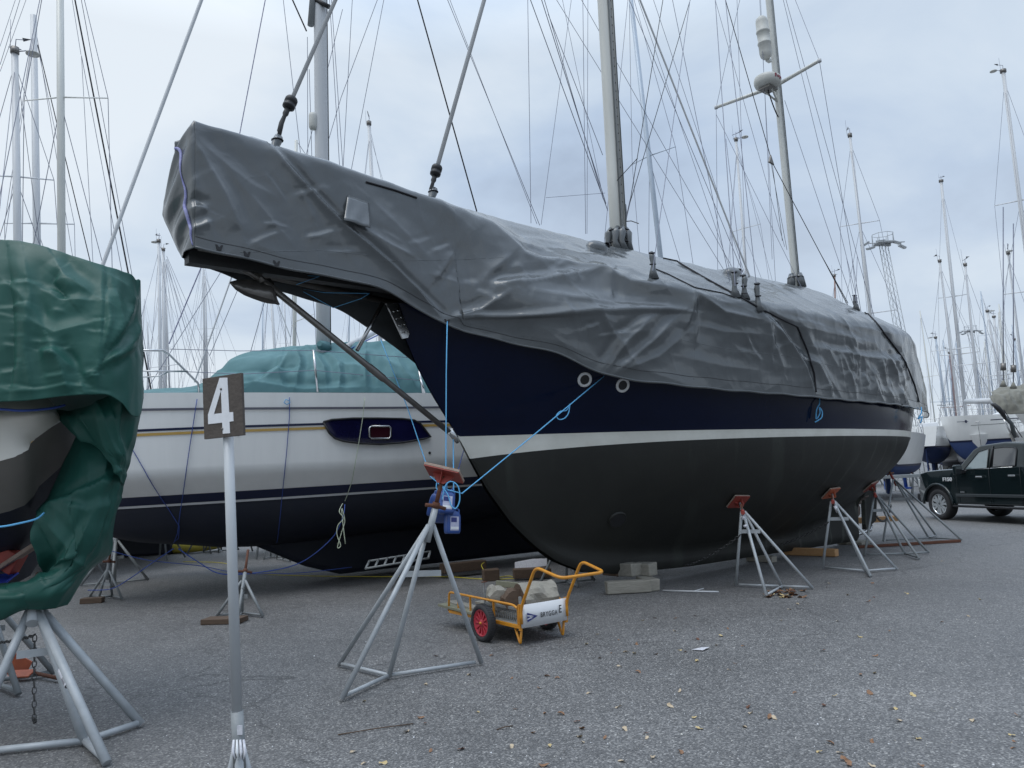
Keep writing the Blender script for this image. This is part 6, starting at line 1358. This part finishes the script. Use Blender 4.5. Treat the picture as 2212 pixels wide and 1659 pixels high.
for (x, y) in ((1845, 910), (1750, 920), (1900, 920), (2040, 925), (2195, 900), (1660, 795), (1800, 832), (1915, 858), (1590, 858), (2160, 773), (2035, 690), (2165, 690), (1955, 705), (1675, 950), (1805, 1005), (1610, 1178), (1400, 1080), (1105, 1080), (1335, 1066), (1285, 1145), (1925, 1040), (1125, 1282), (1320, 1310), (1425, 1312), (1795, 1268), (2130, 1260), (2195, 1165), (510, 1338), (425, 1428), (545, 1375), (1530, 1365), (1560, 1408), (1245, 1435), (1545, 1460), (1710, 1470), (1565, 1498), (1975, 1440), (1980, 1470), (1840, 1412), (780, 1542), (580, 1552), (1105, 1525), (1350, 1523), (2200, 1560), (2020, 1595), (80, 1560), (150, 1635), (270, 1635), (1310, 1648), (1820, 1620), (550, 1120), (830, 1058), (615, 937), (975, 933), (885, 1300), (150, 1230)):
    leaf(737+x/3, 1106+y/3)
for (x, y) in ((1925, 568), (1850, 677), (1680, 716), (1340, 775), (1143, 812), (1205, 582), (1240, 555), (1450, 530), (1070, 540), (935, 490), (950, 465), (1225, 463), (1680, 320), (745, 598), (390, 872), (340, 985), (300, 1027), (95, 827), (20, 910), (90, 968), (250, 807), (290, 758), (640, 703), (725, 1175), (985, 1198), (910, 902), (1250, 938), (1245, 1047), (1155, 1060), (1215, 1180), (1490, 1190), (425, 1268), (440, 1305), (75, 1335), (110, 1408), (565, 1335), (595, 1340), (400, 1395), (915, 1258), (1400, 1357), (1880, 1353), (2170, 1325), (2130, 1452), (2150, 1495), (2145, 1535), (955, 1502), (1225, 1490), (1520, 1473), (885, 1562), (1020, 1568), (1050, 1615), (1080, 1640), (1225, 1650), (1545, 1650), (1365, 1277), (1000, 710), (220, 868), (80, 675), (690, 635)):
    leaf(1475+x/3, 1106+y/3)
for _ in range(38):
    leaf(1475+rl.uniform(555, 790)/3, 1106+rl.uniform(505, 560)/3, rl.choice([0, 3, 4, 7, 0, 1]), rl.uniform(.9, 1.5), 'brown leaf in the small drift at the foot of the red-pad stand')
for (x, y, w, lb) in ((120, 894, .09, 'white scrap of paper on the asphalt in front of the red-pad stand'),):
    p = G(1475+x/3, 1106+y/3); mb = MB(); mb.add([(p.x-w, p.y, .008), (p.x, p.y-w*.7, .012), (p.x+w*.9, p.y+.02, .02), (p.x+.02, p.y+w*.8, .008)], [(0, 1, 2, 3)], 'sticker'); top(mb.build('paper_scrap', solid=.002), lb, 'paper')
pb = MB()
for (u, v, l, a) in ((730, 1589, .5, .3), (1073, 1578, .12, .5), (1468, 1586, .0, 0)):
    if l: p = G(u, v)+Vector((0, 0, .006)); mb = MB(); mb.tube([p, p+Vector((math.cos(a)*l*.5, math.sin(a)*l*.5, .006)), p+Vector((math.cos(a)*l, math.sin(a)*l*1.1, 0))], .004, 'woodd', 5); top(mb.build('twig'), 'long thin twig on the asphalt left of the middle' if l > .3 else 'short dark twig on the asphalt in front of the cart', 'twig')
# pale pebbles pressed in the surface: too many to count
pb = MB(); rp_ = random.Random(5)
for _ in range(2600):
    d_ = rp_.uniform(2.6, 9)**1.0; x = rp_.uniform(-.75, .75)*d_; r = rp_.uniform(.002, .0055)*(1 if rp_.random() < .93 else 1.6)
    a = rp_.uniform(0, 6); vs = [(x+r*math.cos(a+q*PI/2)*rp_.uniform(.7, 1.2), d_+r*math.sin(a+q*PI/2)*rp_.uniform(.7, 1.2), 0) for q in range(4)]+[(x, d_, r*.8)]
    pb.add(vs, [(0, 1, 4), (1, 2, 4), (2, 3, 4), (3, 0, 4)], rp_.choice(['signw', 'wood', 'cream', 'wood', 'galvd']))
o = pb.build('pebbles'); o['kind'] = 'stuff'; o['label'] = 'pale stone chips scattered over the asphalt'; o['category'] = 'pebbles'
# ------------------------------------------------------------ the yard behind: laid-up yachts, masts, light towers
def ML(u0, v0, u1, v1, d, z0, H=None):
    """mast line from two photo positions at distance d; carried down to z0 and (if the top is out of frame) up to H"""
    p, q = D(u1, v1, d), D(u0, v0, d); base = extend(p, q, z0); topp = extend(p, q, H) if H else q
    return base, topp
bgcol = [('antib', 'signw', 'white'), ('antin', 'nstripe', 'white'), ('anti', 'signw', 'cream'), ('antib', 'nstripe', 'white')]
def bg(ix, u0, v0, u1, v1, d, w, label, H=None, yaw=.7, L=9.5, mt='aluw', spr=((.36, .9), (.66, .7)), furl=None, cols=0, vane=True, zdk=2.6, name='background_sailboat', coarse=True, rake=0):
    r = w*d/F/2
    p0, p1 = ML(u0, v0, u1, v1, d, zdk, H)
    ax = Vector((math.cos(yaw), math.sin(yaw), 0)); bow = Vector((p0.x, p0.y, 0))-ax*L*.40
    rw = [p0, p1, r, mt, spr]
    if furl: rw.append(furl)
    else: rw.append(.0075)
    if not furl: rw = rw[:5]
    rw = tuple(rw)+((None, ) if False else ())
    t, WF, b, zd, zb = yacht(name, label, (bow.x, bow.y), yaw, L, L*.31, 1.35, zdk+.1, zdk-.05, bgcol[cols], rw, coarse=coarse)
    if vane and not H:
        q = p1; rv = random.Random(ix*5+1); an_ = rv.uniform(0, 6.28); dv_ = Vector((math.cos(an_), math.sin(an_)*.6, 0)); mb = MB(); mb.tube([q-Vector((0, 0, .05)), q+Vector((0, 0, .12))], r*1.1, 'darksteel', 8)
        if ix % 3 == 0: mb.tube([q, q+dv_*.3+Vector((0, 0, .1)), q+dv_*.5+Vector((0, 0, .12))], .014, 'wire', 4); mb.lathe([(0, .1), (.16, .08), (.17, .04), (0, .02)], 'radome', Matrix.Translation(q+dv_*.5), 12)
        if ix % 2: mb.tube([q, q+Vector((.02, 0, rv.uniform(.3, .6)))], .014, 'wire', 4); mb.tube([q+Vector((0, 0, .3))-dv_*.2, q+Vector((0, 0, .36))+dv_*.25], .012, 'wire', 4); mb.build('masthead_gear', t); mb = MB()
        mb.tube([q, q+Vector((.02, 0, .35)), q+dv_*.3+Vector((0, 0, .4))], .012, 'wire', 4)
        mb.tube([q+Vector((-.12, 0, .0)), q+Vector((-.14, 0, rv.uniform(.5, 1.0)))], .006, 'wire', 4); mb.tube([q-dv_*.18+Vector((0, 0, .1)), q+dv_*.18+Vector((0, 0, .1))], .014, 'wire', 5)
        mb.prism([(-.1, -.05), (.1, 0), (-.1, .05)], -.008, .008, 'black', frame(q+dv_*.33+Vector((0, 0, .42)), dv_+Vector((0, 0, rv.uniform(-.2, .4))), (0, 0, 1))); mb.build('masthead_gear', t)
    # cradle stands so the hull does not float
    for f, sd in ((.3, 1), (.3, -1), (.7, 1), (.7, -1)):
        s_ = f*L; h_ = WF(s_, sd*b(s_, 1.2)*.8, 1.15); f_ = Vector((h_.x, h_.y, 0))+Vector((-ax.y, ax.x, 0))*sd*.35
        mb = MB()
        for k in range(3): a = 2*PI*k/3+f; mb.tube([f_+Vector((.35*math.cos(a), .35*math.sin(a), .02)), f_.lerp(h_, .6)+Vector((0, 0, .35))], .022, 'galvd', 5)
        mb.tube([f_.lerp(h_, .6)+Vector((0, 0, .3)), h_], .022, 'rust', 5)
        o = mb.build('boat_stand'); top(o, None, 'boat stand', 'boat stands under the yachts behind'); o['label'] = 'small galvanised boat stand under one of the yachts further back'
    return t, WF
bg(0, 32, 112, 38, 520, 19, 17, 'leftmost yacht behind the green cover, its mast top with wind vane in view', yaw=1.9, L=9, spr=((.35, .95), (.68, .8)), cols=0)
bg(1, 72, 0, 80, 530, 23, 16, 'yacht behind the green cover, second mast from the left edge', H=17, yaw=1.75, L=10, mt='aluw', spr=((.25, 1.0), (.52, 1.0)), cols=1)
bg(2, 130, 0, 133, 550, 16.5, 17, 'yacht behind the green cover with grooved mast and swept spreaders at two heights', H=16, yaw=1.6, L=9, mt='alu', spr=((.24, 1.0), (.60, .95)), cols=2)
bg(3, 343, 522, 347, 840, 38, 8, 'distant yacht, left of the twin masts beside the number sign', yaw=1.2, L=9, spr=((.45, .9),))
bg(4, 353, 540, 355, 840, 44, 7, 'distant yacht, right of the twin masts beside the number sign', yaw=1.9, L=9, spr=((.45, .9),), cols=1)
bg(5, 797, 268, 804, 400, 31, 10, 'yacht whose mast top shows above the tarpaulin, left of the inner furler', yaw=1.3, L=11, spr=((.4, 1.0), (.7, .8)), cols=2)
bg(6, 583, 600, 594, 760, 36, 7, 'yacht whose slim mast stands left of the bobstay below the tarpaulin', H=12, yaw=1.5, L=9, spr=((.3, 1.0),), cols=0)
bg(7, 637, 640, 636, 755, 20, 9, 'yacht whose reddish grey mast stands just left of the white yacht mast', H=11, yaw=0.6, L=11, mt='alu', spr=((.4, .9),), cols=1)
bg(8, 1363, 0, 1425, 540, 22, 14, 'yacht with blue grey mast leaning beside the main mast of the ketch', H=17, yaw=.75, L=10.5, mt='alub', spr=((.17, 1.0), (.58, .8)), cols=1)
bg(9, 1590, 303, 1612, 590, 36, 8, 'yacht whose mast top with small radar shows left of the mizzen mast', yaw=.8, L=10.5, spr=((.42, 1.1), (.7, .8)), cols=0)
bg(10, 1836, 294, 1880, 680, 33, 9, 'yacht with slim mast between mizzen mast and light tower', yaw=1.16, L=10.5, spr=((.40, 1.1), (.7, .8)), cols=3)
bg(11, 1803, 596, 1804, 650, 50, 5, 'far yacht with short dark-topped mast behind the after tarpaulin', yaw=.7, L=9, mt='red_mast', spr=(), cols=2)
bg(12, 2167, 155, 2214, 520, 38, 12, 'yacht at the right edge, tall mast with steps and masthead antennas', yaw=0.95, L=11, spr=((.38, 1.2), (.63, 1.1)), cols=0)
bg(13, 2033, 392, 2085, 880, 56, 9, 'yacht with dark radar box low on its mast, above the white bow', yaw=1.0, L=10, spr=((.33, 1.3), (.55, 1.0)), cols=0)
bg(14, 2030, 565, 2072, 896, 46, 7, 'distant yacht with mast just left of the one with the radar box', yaw=1.0, L=10, spr=((.5, 1.1),), cols=1)
bg(15, 2021, 730, 2045, 905, 62, 6, 'far yacht with the leftmost and lowest mast right of the tarpaulin stern', yaw=1.0, L=9, spr=((.4, 1.0),), cols=0, mt='alub')
bg(16, 2051, 763, 2066, 902, 58, 5, 'far yacht with a short dark reddish mast right of the tarpaulin stern', yaw=1.0, L=9, mt='red_mast', spr=((.4, 1.0),), cols=2)
bg(17, 2085, 573, 2116, 886, 42, 7, 'yacht whose mast carries a steaming light, above the grey sprayhood', yaw=1.0, L=10, spr=((.42, 1.1),), cols=0)
bg(18, 2133, 673, 2163, 845, 54, 7, 'distant yacht with the left one of two crossing masts at the right', yaw=1.0, L=10, spr=((.5, .9),), cols=1)
bg(19, 2147, 685, 2163, 842, 66, 7, 'distant yacht with the right one of two crossing masts at the right', yaw=1.0, L=10, spr=((.5, .9),), cols=3)
bg(20, 2191, 734, 2203, 833, 60, 5, 'far yacht with short mast near the right edge', yaw=1.0, L=9, mt='alub', spr=((.5, .9),), cols=0)
bg(21, 2178, 548, 2212, 832, 40, 7, 'yacht at the right edge behind the grey canvas, mast leaning left', yaw=1.0, L=10, spr=((.35, 1.1),), cols=2)
rb = random.Random(4)
for i in range(16):                   # far rows
    u = 2015+rb.uniform(0, 200); d = rb.uniform(70, 100); v1 = 900; lean = rb.uniform(.09, .14); h = rb.uniform(110, 300)*70/d
    p0, p1 = D(u, v1, d), D(u-lean*h, v1-h, d); p0 = extend(p0, p1, 3)
    t, WF, b, zd, zb = yacht('far_sailboat', 'far laid-up yacht in the hazy forest of masts at the right', (p0.x-2, p0.y-3), rb.uniform(.4, 1.4), 9, 2.9, 1.4, 2.7, 2.5, bgcol[i % 4], (p0, p1, .08, rb.choice(['aluw', 'alub', 'alu']), ((.4, 1.0), (.7, .7)) if i % 2 else ((.5, .9),)), coarse=True, rail=False, cabin=False)
for i in range(12):                   # rows seen low between the hulls at the left
    u = rb.uniform(-100, 1000); d = rb.uniform(55, 85); p0 = D(u, 850, d); p1 = p0+Vector((rb.uniform(-.4, .4), 0, rb.uniform(8, 11.5)))
    yacht('far_sailboat', 'far laid-up yacht glimpsed between the hulls at the left', (p0.x-2, p0.y-3), rb.uniform(.4, 1.8), 9, 2.9, 1.3, 2.5, 2.3, bgcol[i % 4], (p0, p1, .07, rb.choice(['aluw', 'alub']), ((.45, .9),)), coarse=True, rail=False, cabin=False, group='far yachts at the left')
# loose lines on the masts at the left edge
for (u0, v0, u1, v1, dd, r, m, lb) in ((270, 553, 162, 0, 17.0, .018, 'wired', 'thick dark stay slanting across the upper left sky'), (257, 553, 176, 120, 17.0, .007, 'wire', 'thin wire from the upper left spreader tip down to the right'), (200, 553, 176, 120, 17, .006, 'wire', 'thin wire falling steeply from the upper left spreader tip'), (175, 118, 156, 0, 17, .006, 'wire', 'thin wire rising from the upper left spreader tip'),
    (192, 553, 82, 97, 19, .012, 'wired', 'dark stay crossing behind the grooved mast'), (0, 100, 33, 0, 19, .006, 'wire', 'leftmost thin wire in the top left corner'), (0, 140, 43, 0, 19, .007, 'wire', 'middle thin wire in the top left corner'), (0, 155, 56, 0, 19, .006, 'wire', 'right thin wire in the top left corner'),
    (365, 743, 437, 572, 12.6, .011, 'rope_s', 'speckled rope below the tarpaulin nose ending in a shackle'), (517, 293, 573, 0, 13, .009, 'rope_s', 'speckled rope rising from the ridge of the tarpaulin nose'), (420, 826, 507, 580, 12.4, .013, 'aluw', 'pale stay below the nose of the tarpaulin'), (453, 768, 530, 587, 14, .006, 'wire', 'thin wire just right of the pale stay'), (540, 765, 573, 646, 15, .007, 'wire', 'thin wire above the teal cover left of the bobstay'), (628, 730, 600, 655, 15, .01, 'aluw', 'pale thin stay ending at the reddish mast'),
    (512, 820, 365, 742, 20, .0, None, '')):
    if not m: continue
    p, q = D(u0, v0, dd), D(u1, v1, dd)
    if v1 <= 0: q = extend(p, q, 16)
    if v0 == 553: p = extend(q, p, 2.5)
    mb = MB(); mb.tube([p, q], r, m, 5, cap=False); top(mb.build('loose_stay'), lb, 'stay')
for k, (a, b) in enumerate((((360, 553), (462, 790)), ((361, 560), (440, 790)), ((359, 560), (425, 800)), ((358, 570), (410, 800)))):
    mb = MB(); mb.tube([D(a[0], a[1], 44), D(b[0], b[1], 44)], .012, 'wire', 4, cap=False); top(mb.build('fan_stay'), 'thin stay in the fan of wires right of the distant twin masts', 'stay', 'fan of stays right of the twin masts')
# anchor roller plate etc: clutter seen under the white yacht
mb = MB(); c = G(365, 1196)+Vector((0, 0, .14)); prof = [(0, -1.5), (.1, -1.4), (.22, -.9), (.27, 0), (.22, .9), (.1, 1.4), (0, 1.5)]
mb.lathe(prof, 'ybag', Matrix.Translation(c)@Matrix.Rotation(PI/2, 4, 'Y')@Matrix.Diagonal((.55, .8, 1, 1)), 14); top(mb.build('kayak'), 'yellow kayak lying on the ground far under the white yacht', 'kayak')
# hulls, keels of the row behind seen under the white yacht
P_ = G(300, 1201)
for k, (u, v, w, h, lb) in enumerate(((300, 1202, 1.5, .75, 'dark keel of a yacht behind, standing at the left under the white yacht'), (1000, 1200, .0, 0, ''))):
    if w: mb = MB(); mb.box(G(u, v)+Vector((0, .3, h/2)), (w, .3, h), 'antin'); top(mb.build('ballast_keel', bevel=.06), lb, 'keel')
# distant stands under the white yacht (copies share the meshes of one stand)
base = stand([Vector((-.45, 0, 0)), Vector((0, -.45, 0)), Vector((0, 0, 0)), Vector((.45, 0, 0))], (0, .03, .72), (0, .05, 1.15), 'old galvanised boat stand seen low under the white hull, left of the number sign', r=.02, m='galvd')
base.location = G(248, 1262)+Vector((0, 0, 0)); base.rotation_euler = (0, 0, .4)
base['label'] = 'wide bright boat stand behind the bow stand of the white yacht'
base.scale = (1.25, 1.25, 1.1)
for k, (u, v, rz, s_, lb) in enumerate(((440, 1196, .8, 1, 'boat stand beyond the yellow kayak under the white yacht'), (478, 1192, .2, 1, 'boat stand just left of the sign pole, far under the white yacht'), (585, 1206, 1.5, .9, 'boat stand far under the white yacht just right of the sign pole'), (612, 1212, 2.2, 1, 'second boat stand right of the sign pole under the white yacht'), (655, 1206, .4, 1, 'third boat stand right of the sign pole under the white yacht'),
    (1225, 1262, .3, 1, 'boat stand behind the cart handle beyond the ketch bow'), (2098, 1020, .3, 1, 'far boat stand left of the truck mirror'), (1968, 1052, 1.2, 1, 'boat stand in the clutter under the stern-on white yacht'), (1990, 1042, .4, 1.0, 'boat stand at the middle of the clutter beyond the ketch stern'), (2012, 1040, 2.0, 1.0, 'boat stand just left of the truck nose'), (1935, 1062, .5, .9, 'boat stand beside the foot of the blue post'), (1915, 1050, 1.5, .9, 'boat stand far behind the ketch rudder'), (1905, 1035, .2, .9, 'boat stand furthest back behind the ketch rudder'), (1950, 1038, 2.2, .9, 'boat stand right of the blue post'), (2000, 1068, 1.0, .8, 'pale blue-grey low boat stand in front of the truck nose'), (2025, 1030, 1.5, 1.0, 'boat stand half behind the truck nose'))):
    clone(base, G(u, v), rz, lb, scale=(s_, s_, s_))
mb = MB(); a, b = D(1944, 985, 26), G(1957, 1056); a.z = 2.2; mb.tube([Vector((b.x-.1, b.y, 2.1)), Vector((b.x+.02, b.y, .02))], .1, 'blue_post', 4); mb.box(Vector((b.x, b.y, .05)), (.6, .5, .1), 'blue_post'); mb.box(Vector((b.x-.9, b.y+.2, .6)), (.25, .3, 1.2), 'blue_post'); top(mb.build('blue_cradle_post'), 'blue painted steel cradle post beyond the ketch stern', 'post')
block('steel_beam', D(1925, 1030, 24), (2.0, .1, .1), .05, 'galvd', 'grey steel beam beyond the blue cradle post', 'beam')
# stern-on white yacht right of the ketch
tS, WS, bS, zdS, zbS = yacht('background_sailboat', 'white yacht seen stern-on directly right of the tarpaulin stern, blue bottom', tuple((D(1995, 940, 40)+Vector((.545, .84, 0))*9)[:2]), math.atan2(-.84, -.545), 9, 2.1, 2.15, 3.4, 3.25, ('antib', 'nstripe', 'white'), None, zcan=1.3, coarse=False, rail=True, keel=True, keel_x=(.4, .6))
# white yacht with the dark sprayhood and thin stripes
ob = D(2031, 914, 40); 
tR, WR, bR, zdR, zbR = yacht('background_sailboat', 'white yacht bow behind the truck, thin grey stripes and dark grey sprayhood', (ob.x, ob.y), -.30, 10.5, 3.4, 2.35, 3.72, 3.5, ('antib', 'nstripe', 'white'), None, zcan=1.5, coarse=False, keel_x=(.35, .6), rake=.03)
axR = Vector((math.cos(-.30), math.sin(-.30), 0)); ayR = Vector((-axR.y, axR.x, 0))
mb = MB(); vs = []
for i in range(9):
    f = i/8; 
    for j in range(9):
        a = PI*j/8; vs.append(WR(4.6+2.2*f, 1.0*math.cos(a), 3.8+(.95*math.sin(PI*min(1, f*.62+.02))**.8)*math.sin(a)**.7))
mb.add(vs, [(i*9+j, i*9+j+1, (i+1)*9+j+1, (i+1)*9+j) for i in range(8) for j in range(8)], mat('grey_sprayhood', (.05, .055, .08), .8), True); mb.build('sprayhood', tR)
mb = MB(); n_ = 20
for z0, z1, s0, s1, m_ in ((3.35, 3.39, 2.0, 9, 'nstripe'), (3.15, 3.17, 1.2, 9, 'truckgray')):
    vs = [WR(lerp(s0, s1, i/n_), -bR(lerp(s0, s1, i/n_), z)-.015, z) for i in range(n_+1) for z in (z0, z1)]; mb.add(vs, [(2*i, 2*i+2, 2*i+3, 2*i+1) for i in range(n_)], m_)
mb.build('hull_stripes', tR)
mb = MB(); mb.box(WR(1.0, -bR(1.0, 3.4)-.01, 3.38), (.8, .02, .025), 'nstripe', Matrix.Rotation(-.45, 3, 'Z')); mb.box(WR(1.0, -bR(1.0, 3.4)-.02, 3.38), (.08, .02, .14), 'nstripe', Matrix.Rotation(-.45, 3, 'Z')); mb.build('bow_emblem', tR)
mb = MB(); mb.tube([D(2087, 867, 37), D(2145, 866, 33)], .12, 'aluw', 8); mb.build('boom', tR)
# yacht with grey canvas cover at the right edge, in front of the others
tC, WC, bC, zdC, zbC = yacht('background_sailboat', 'white yacht with grey canvas cover and stern gear at the right edge above the truck', tuple((D(2188, 900, 31))[:2]), -.25, 9, 3.0, 2.0, 3.4, 3.5, ('rust', 'maroon', 'white'), None, zcan=1.4, coarse=True, rail=False)
gdC, nC = sheet('cv', [2143, 2150, 2165, 2180, 2200, 2240, 2300, 2400], [848, 843, 838, 836, 832, 822, 815, 810], [860, 878, 890, 895, 894, 894, 896, 900], [28, 27.6, 27.3, 27.2, 27.1, 27, 27, 27], 'canvas', '', '',
    [([(2146, 848), (2165, 862), (2175, 885)], .12, 4), ([(2175, 848), (2185, 870), (2200, 885)], .12, 4), ([(2150, 850), (2180, 846), (2230, 848)], .08, 3), ([(2200, 850), (2205, 872)], .1, 4)], nv=30, nu=80, namp=.08, bulge=.8)
bkC = np.array([[gdC[i, -1]+np.array([.2*q, .29*q, .03*q*(1-q*.3)]) for q in range(1, 9)] for i in range(gdC.shape[0])]); gdC = np.concatenate([gdC, bkC], 1)
o = grid_mesh('canvas_cover', gdC, 'canvas'); top(o, 'weathered grey canvas cover over the yacht at the right edge', 'boat cover')
mb = MB(); mb.tube([D(2143, 874, 26.8), D(2147, 874, 26.7), D(2156, 882, 26.7), D(2166, 893, 26.7), D(2172, 905, 26.8)], [.05, .07, .09, .08, .04], 'black', 10); mb.tube([D(2165, 895, 26.8), D(2185, 915, 26.9), D(2192, 945, 27)], .07, 'truckgray', 8); mb.build('outboard_motor', tC)
mb = MB(); mb.tube([D(2168, 906, 27), D(2192, 952, 27)], .03, 'steel', 6); mb.tube([D(2175, 900, 27.2), D(2200, 945, 27.2)], .03, 'steel', 6); mb.tube([D(2168, 885, 27), D(2208, 945, 27.2)], .015, 'wired', 4); mb.build('boarding_ladder', tC)
mb = MB()
for (u, v) in ((2166.5, 796), (2188.5, 802)): pass
for (u, v0, v1) in ((2167, 830, 700), (2189, 834, 715)):
    mb = MB(); p = D(u, v0, 27); mb.tube([p, D(u, v1, 27), p+(D(u, v1, 27)-p)*3], .02, 'wire', 5); mb.tube([D(u, v0-45, 27), D(u, v0-30, 27)], .09, 'darksteel', 8); mb.tube([D(u, v0+5, 27), D(u, v0-8, 27)], [.12, .03], 'canvas', 8); mb.build('covered_stay', tC)
# floodlight towers
def tower(u, vt, vb, d, label, w=.55, nlamp=3):
    a, b = D(u[0], vt, d), D(u[1], vb, d); b = extend(b, a, 0); t = thing('floodlight_tower', Vector((b.x, b.y, 0)), label, 'light tower', 'floodlight towers')
    mb = MB(); n = int((a-b).length/.75); cs = [(-w/2, -w/2), (w/2, -w/2), (w/2, w/2), (-w/2, w/2)]
    wf = lambda f: 1.5-.6*f
    P = lambda f, c: b.lerp(a, f)+Vector((c[0]*wf(f), c[1]*wf(f), 0))
    for c in cs: mb.tube([P(0, c), P(1, c)], .03, 'galv', 4)
    for i in range(n):
        for k in range(4): mb.tube([P(i/n, cs[k]), P((i+1)/n, cs[(k+1) % 4])], .014, 'galv', 3)
    mb.build('lattice', t)
    mb = MB(); mb.box(a+Vector((0, 0, .1)), (1.4, 1.4, .1), 'galv')
    for k in range(8): x = math.cos(2*PI*k/8)*.9; y = math.sin(2*PI*k/8)*.9; mb.tube([a+Vector((x, y, .1)), a+Vector((x, y, .9))], .025, 'galv', 4)
    mb.tube([a+Vector((math.cos(2*PI*k/8)*.9, math.sin(2*PI*k/8)*.9, .9)) for k in range(9)], .025, 'galv', 4); mb.tube([a+Vector((-1.9, 0, .15)), a+Vector((1.9, 0, .15))], .05, 'galv', 4); mb.build('platform', t)
    for k in range(6):
        c = a+Vector(((-1.75, -1.05, -.35, .35, 1.05, 1.75)[k], -.3+.5*(k % 2), .05-.25*(k % 2)+.2*(abs(k-2.5) < 1)))
        mb = MB(); Rl = Matrix.Rotation(.5*(k-2.5)/2.5, 3, 'Y')@Matrix.Rotation(.25, 3, 'X'); mb.box(c, (.62, .5, .16), 'galv', Rl); mb.box(c-Rl@Vector((0, 0, .1)), (.54, .42, .05), 'lens', Rl); mb.build('floodlight', t)
tower((1908, 1946), 528, 725, 66, 'tall lattice floodlight tower behind the stern of the ketch')
tower((2097, 2125), 717, 880, 120, 'far floodlight tower among the masts at the right', w=.7)
# distant trees along the yard edge, mostly hidden
def far_trees():
    r_ = random.Random(8)
    for k in range(34):
        x = -190+k*12+r_.uniform(-4, 4); y = 175+r_.uniform(-10, 20); h = r_.uniform(4.5, 7.5)
        if k in (0,): pass
        t = thing('tree', Vector((x, y, 0)), 'low dark tree in the far row at the edge of the yard', 'tree', 'trees at the edge of the yard')
        mb = MB(); mb.tube([Vector((x, y, 0)), Vector((x+r_.uniform(-.4, .4), y, h*.6))], [.25, .1], 'woodd', 6); mb.build('trunk', t)
        mb = MB(); vs = []; fs = []
        for q in range(420):
            a = r_.uniform(0, 6.28); e = r_.uniform(-1, 1); rr_ = r_.random()**.4; rx_ = h*.55
            c = Vector((x+rx_*rr_*math.cos(a)*math.sqrt(1-e*e), y+rx_*rr_*math.sin(a)*math.sqrt(1-e*e), h*.62+h*.38*rr_*e)); s_ = r_.uniform(.25, .55)
            n_ = Vector((r_.uniform(-1, 1), r_.uniform(-1, 1), r_.uniform(-.3, 1))).normalized(); u_ = n_.orthogonal()*s_; w_ = n_.cross(u_); o_ = len(vs); vs += [c-u_, c+w_*.7, c+u_, c-w_*.7]; fs.append((o_, o_+1, o_+2, o_+3))
        mb.add(vs, fs, 'tree'); mb.build('crown', t)
far_trees()
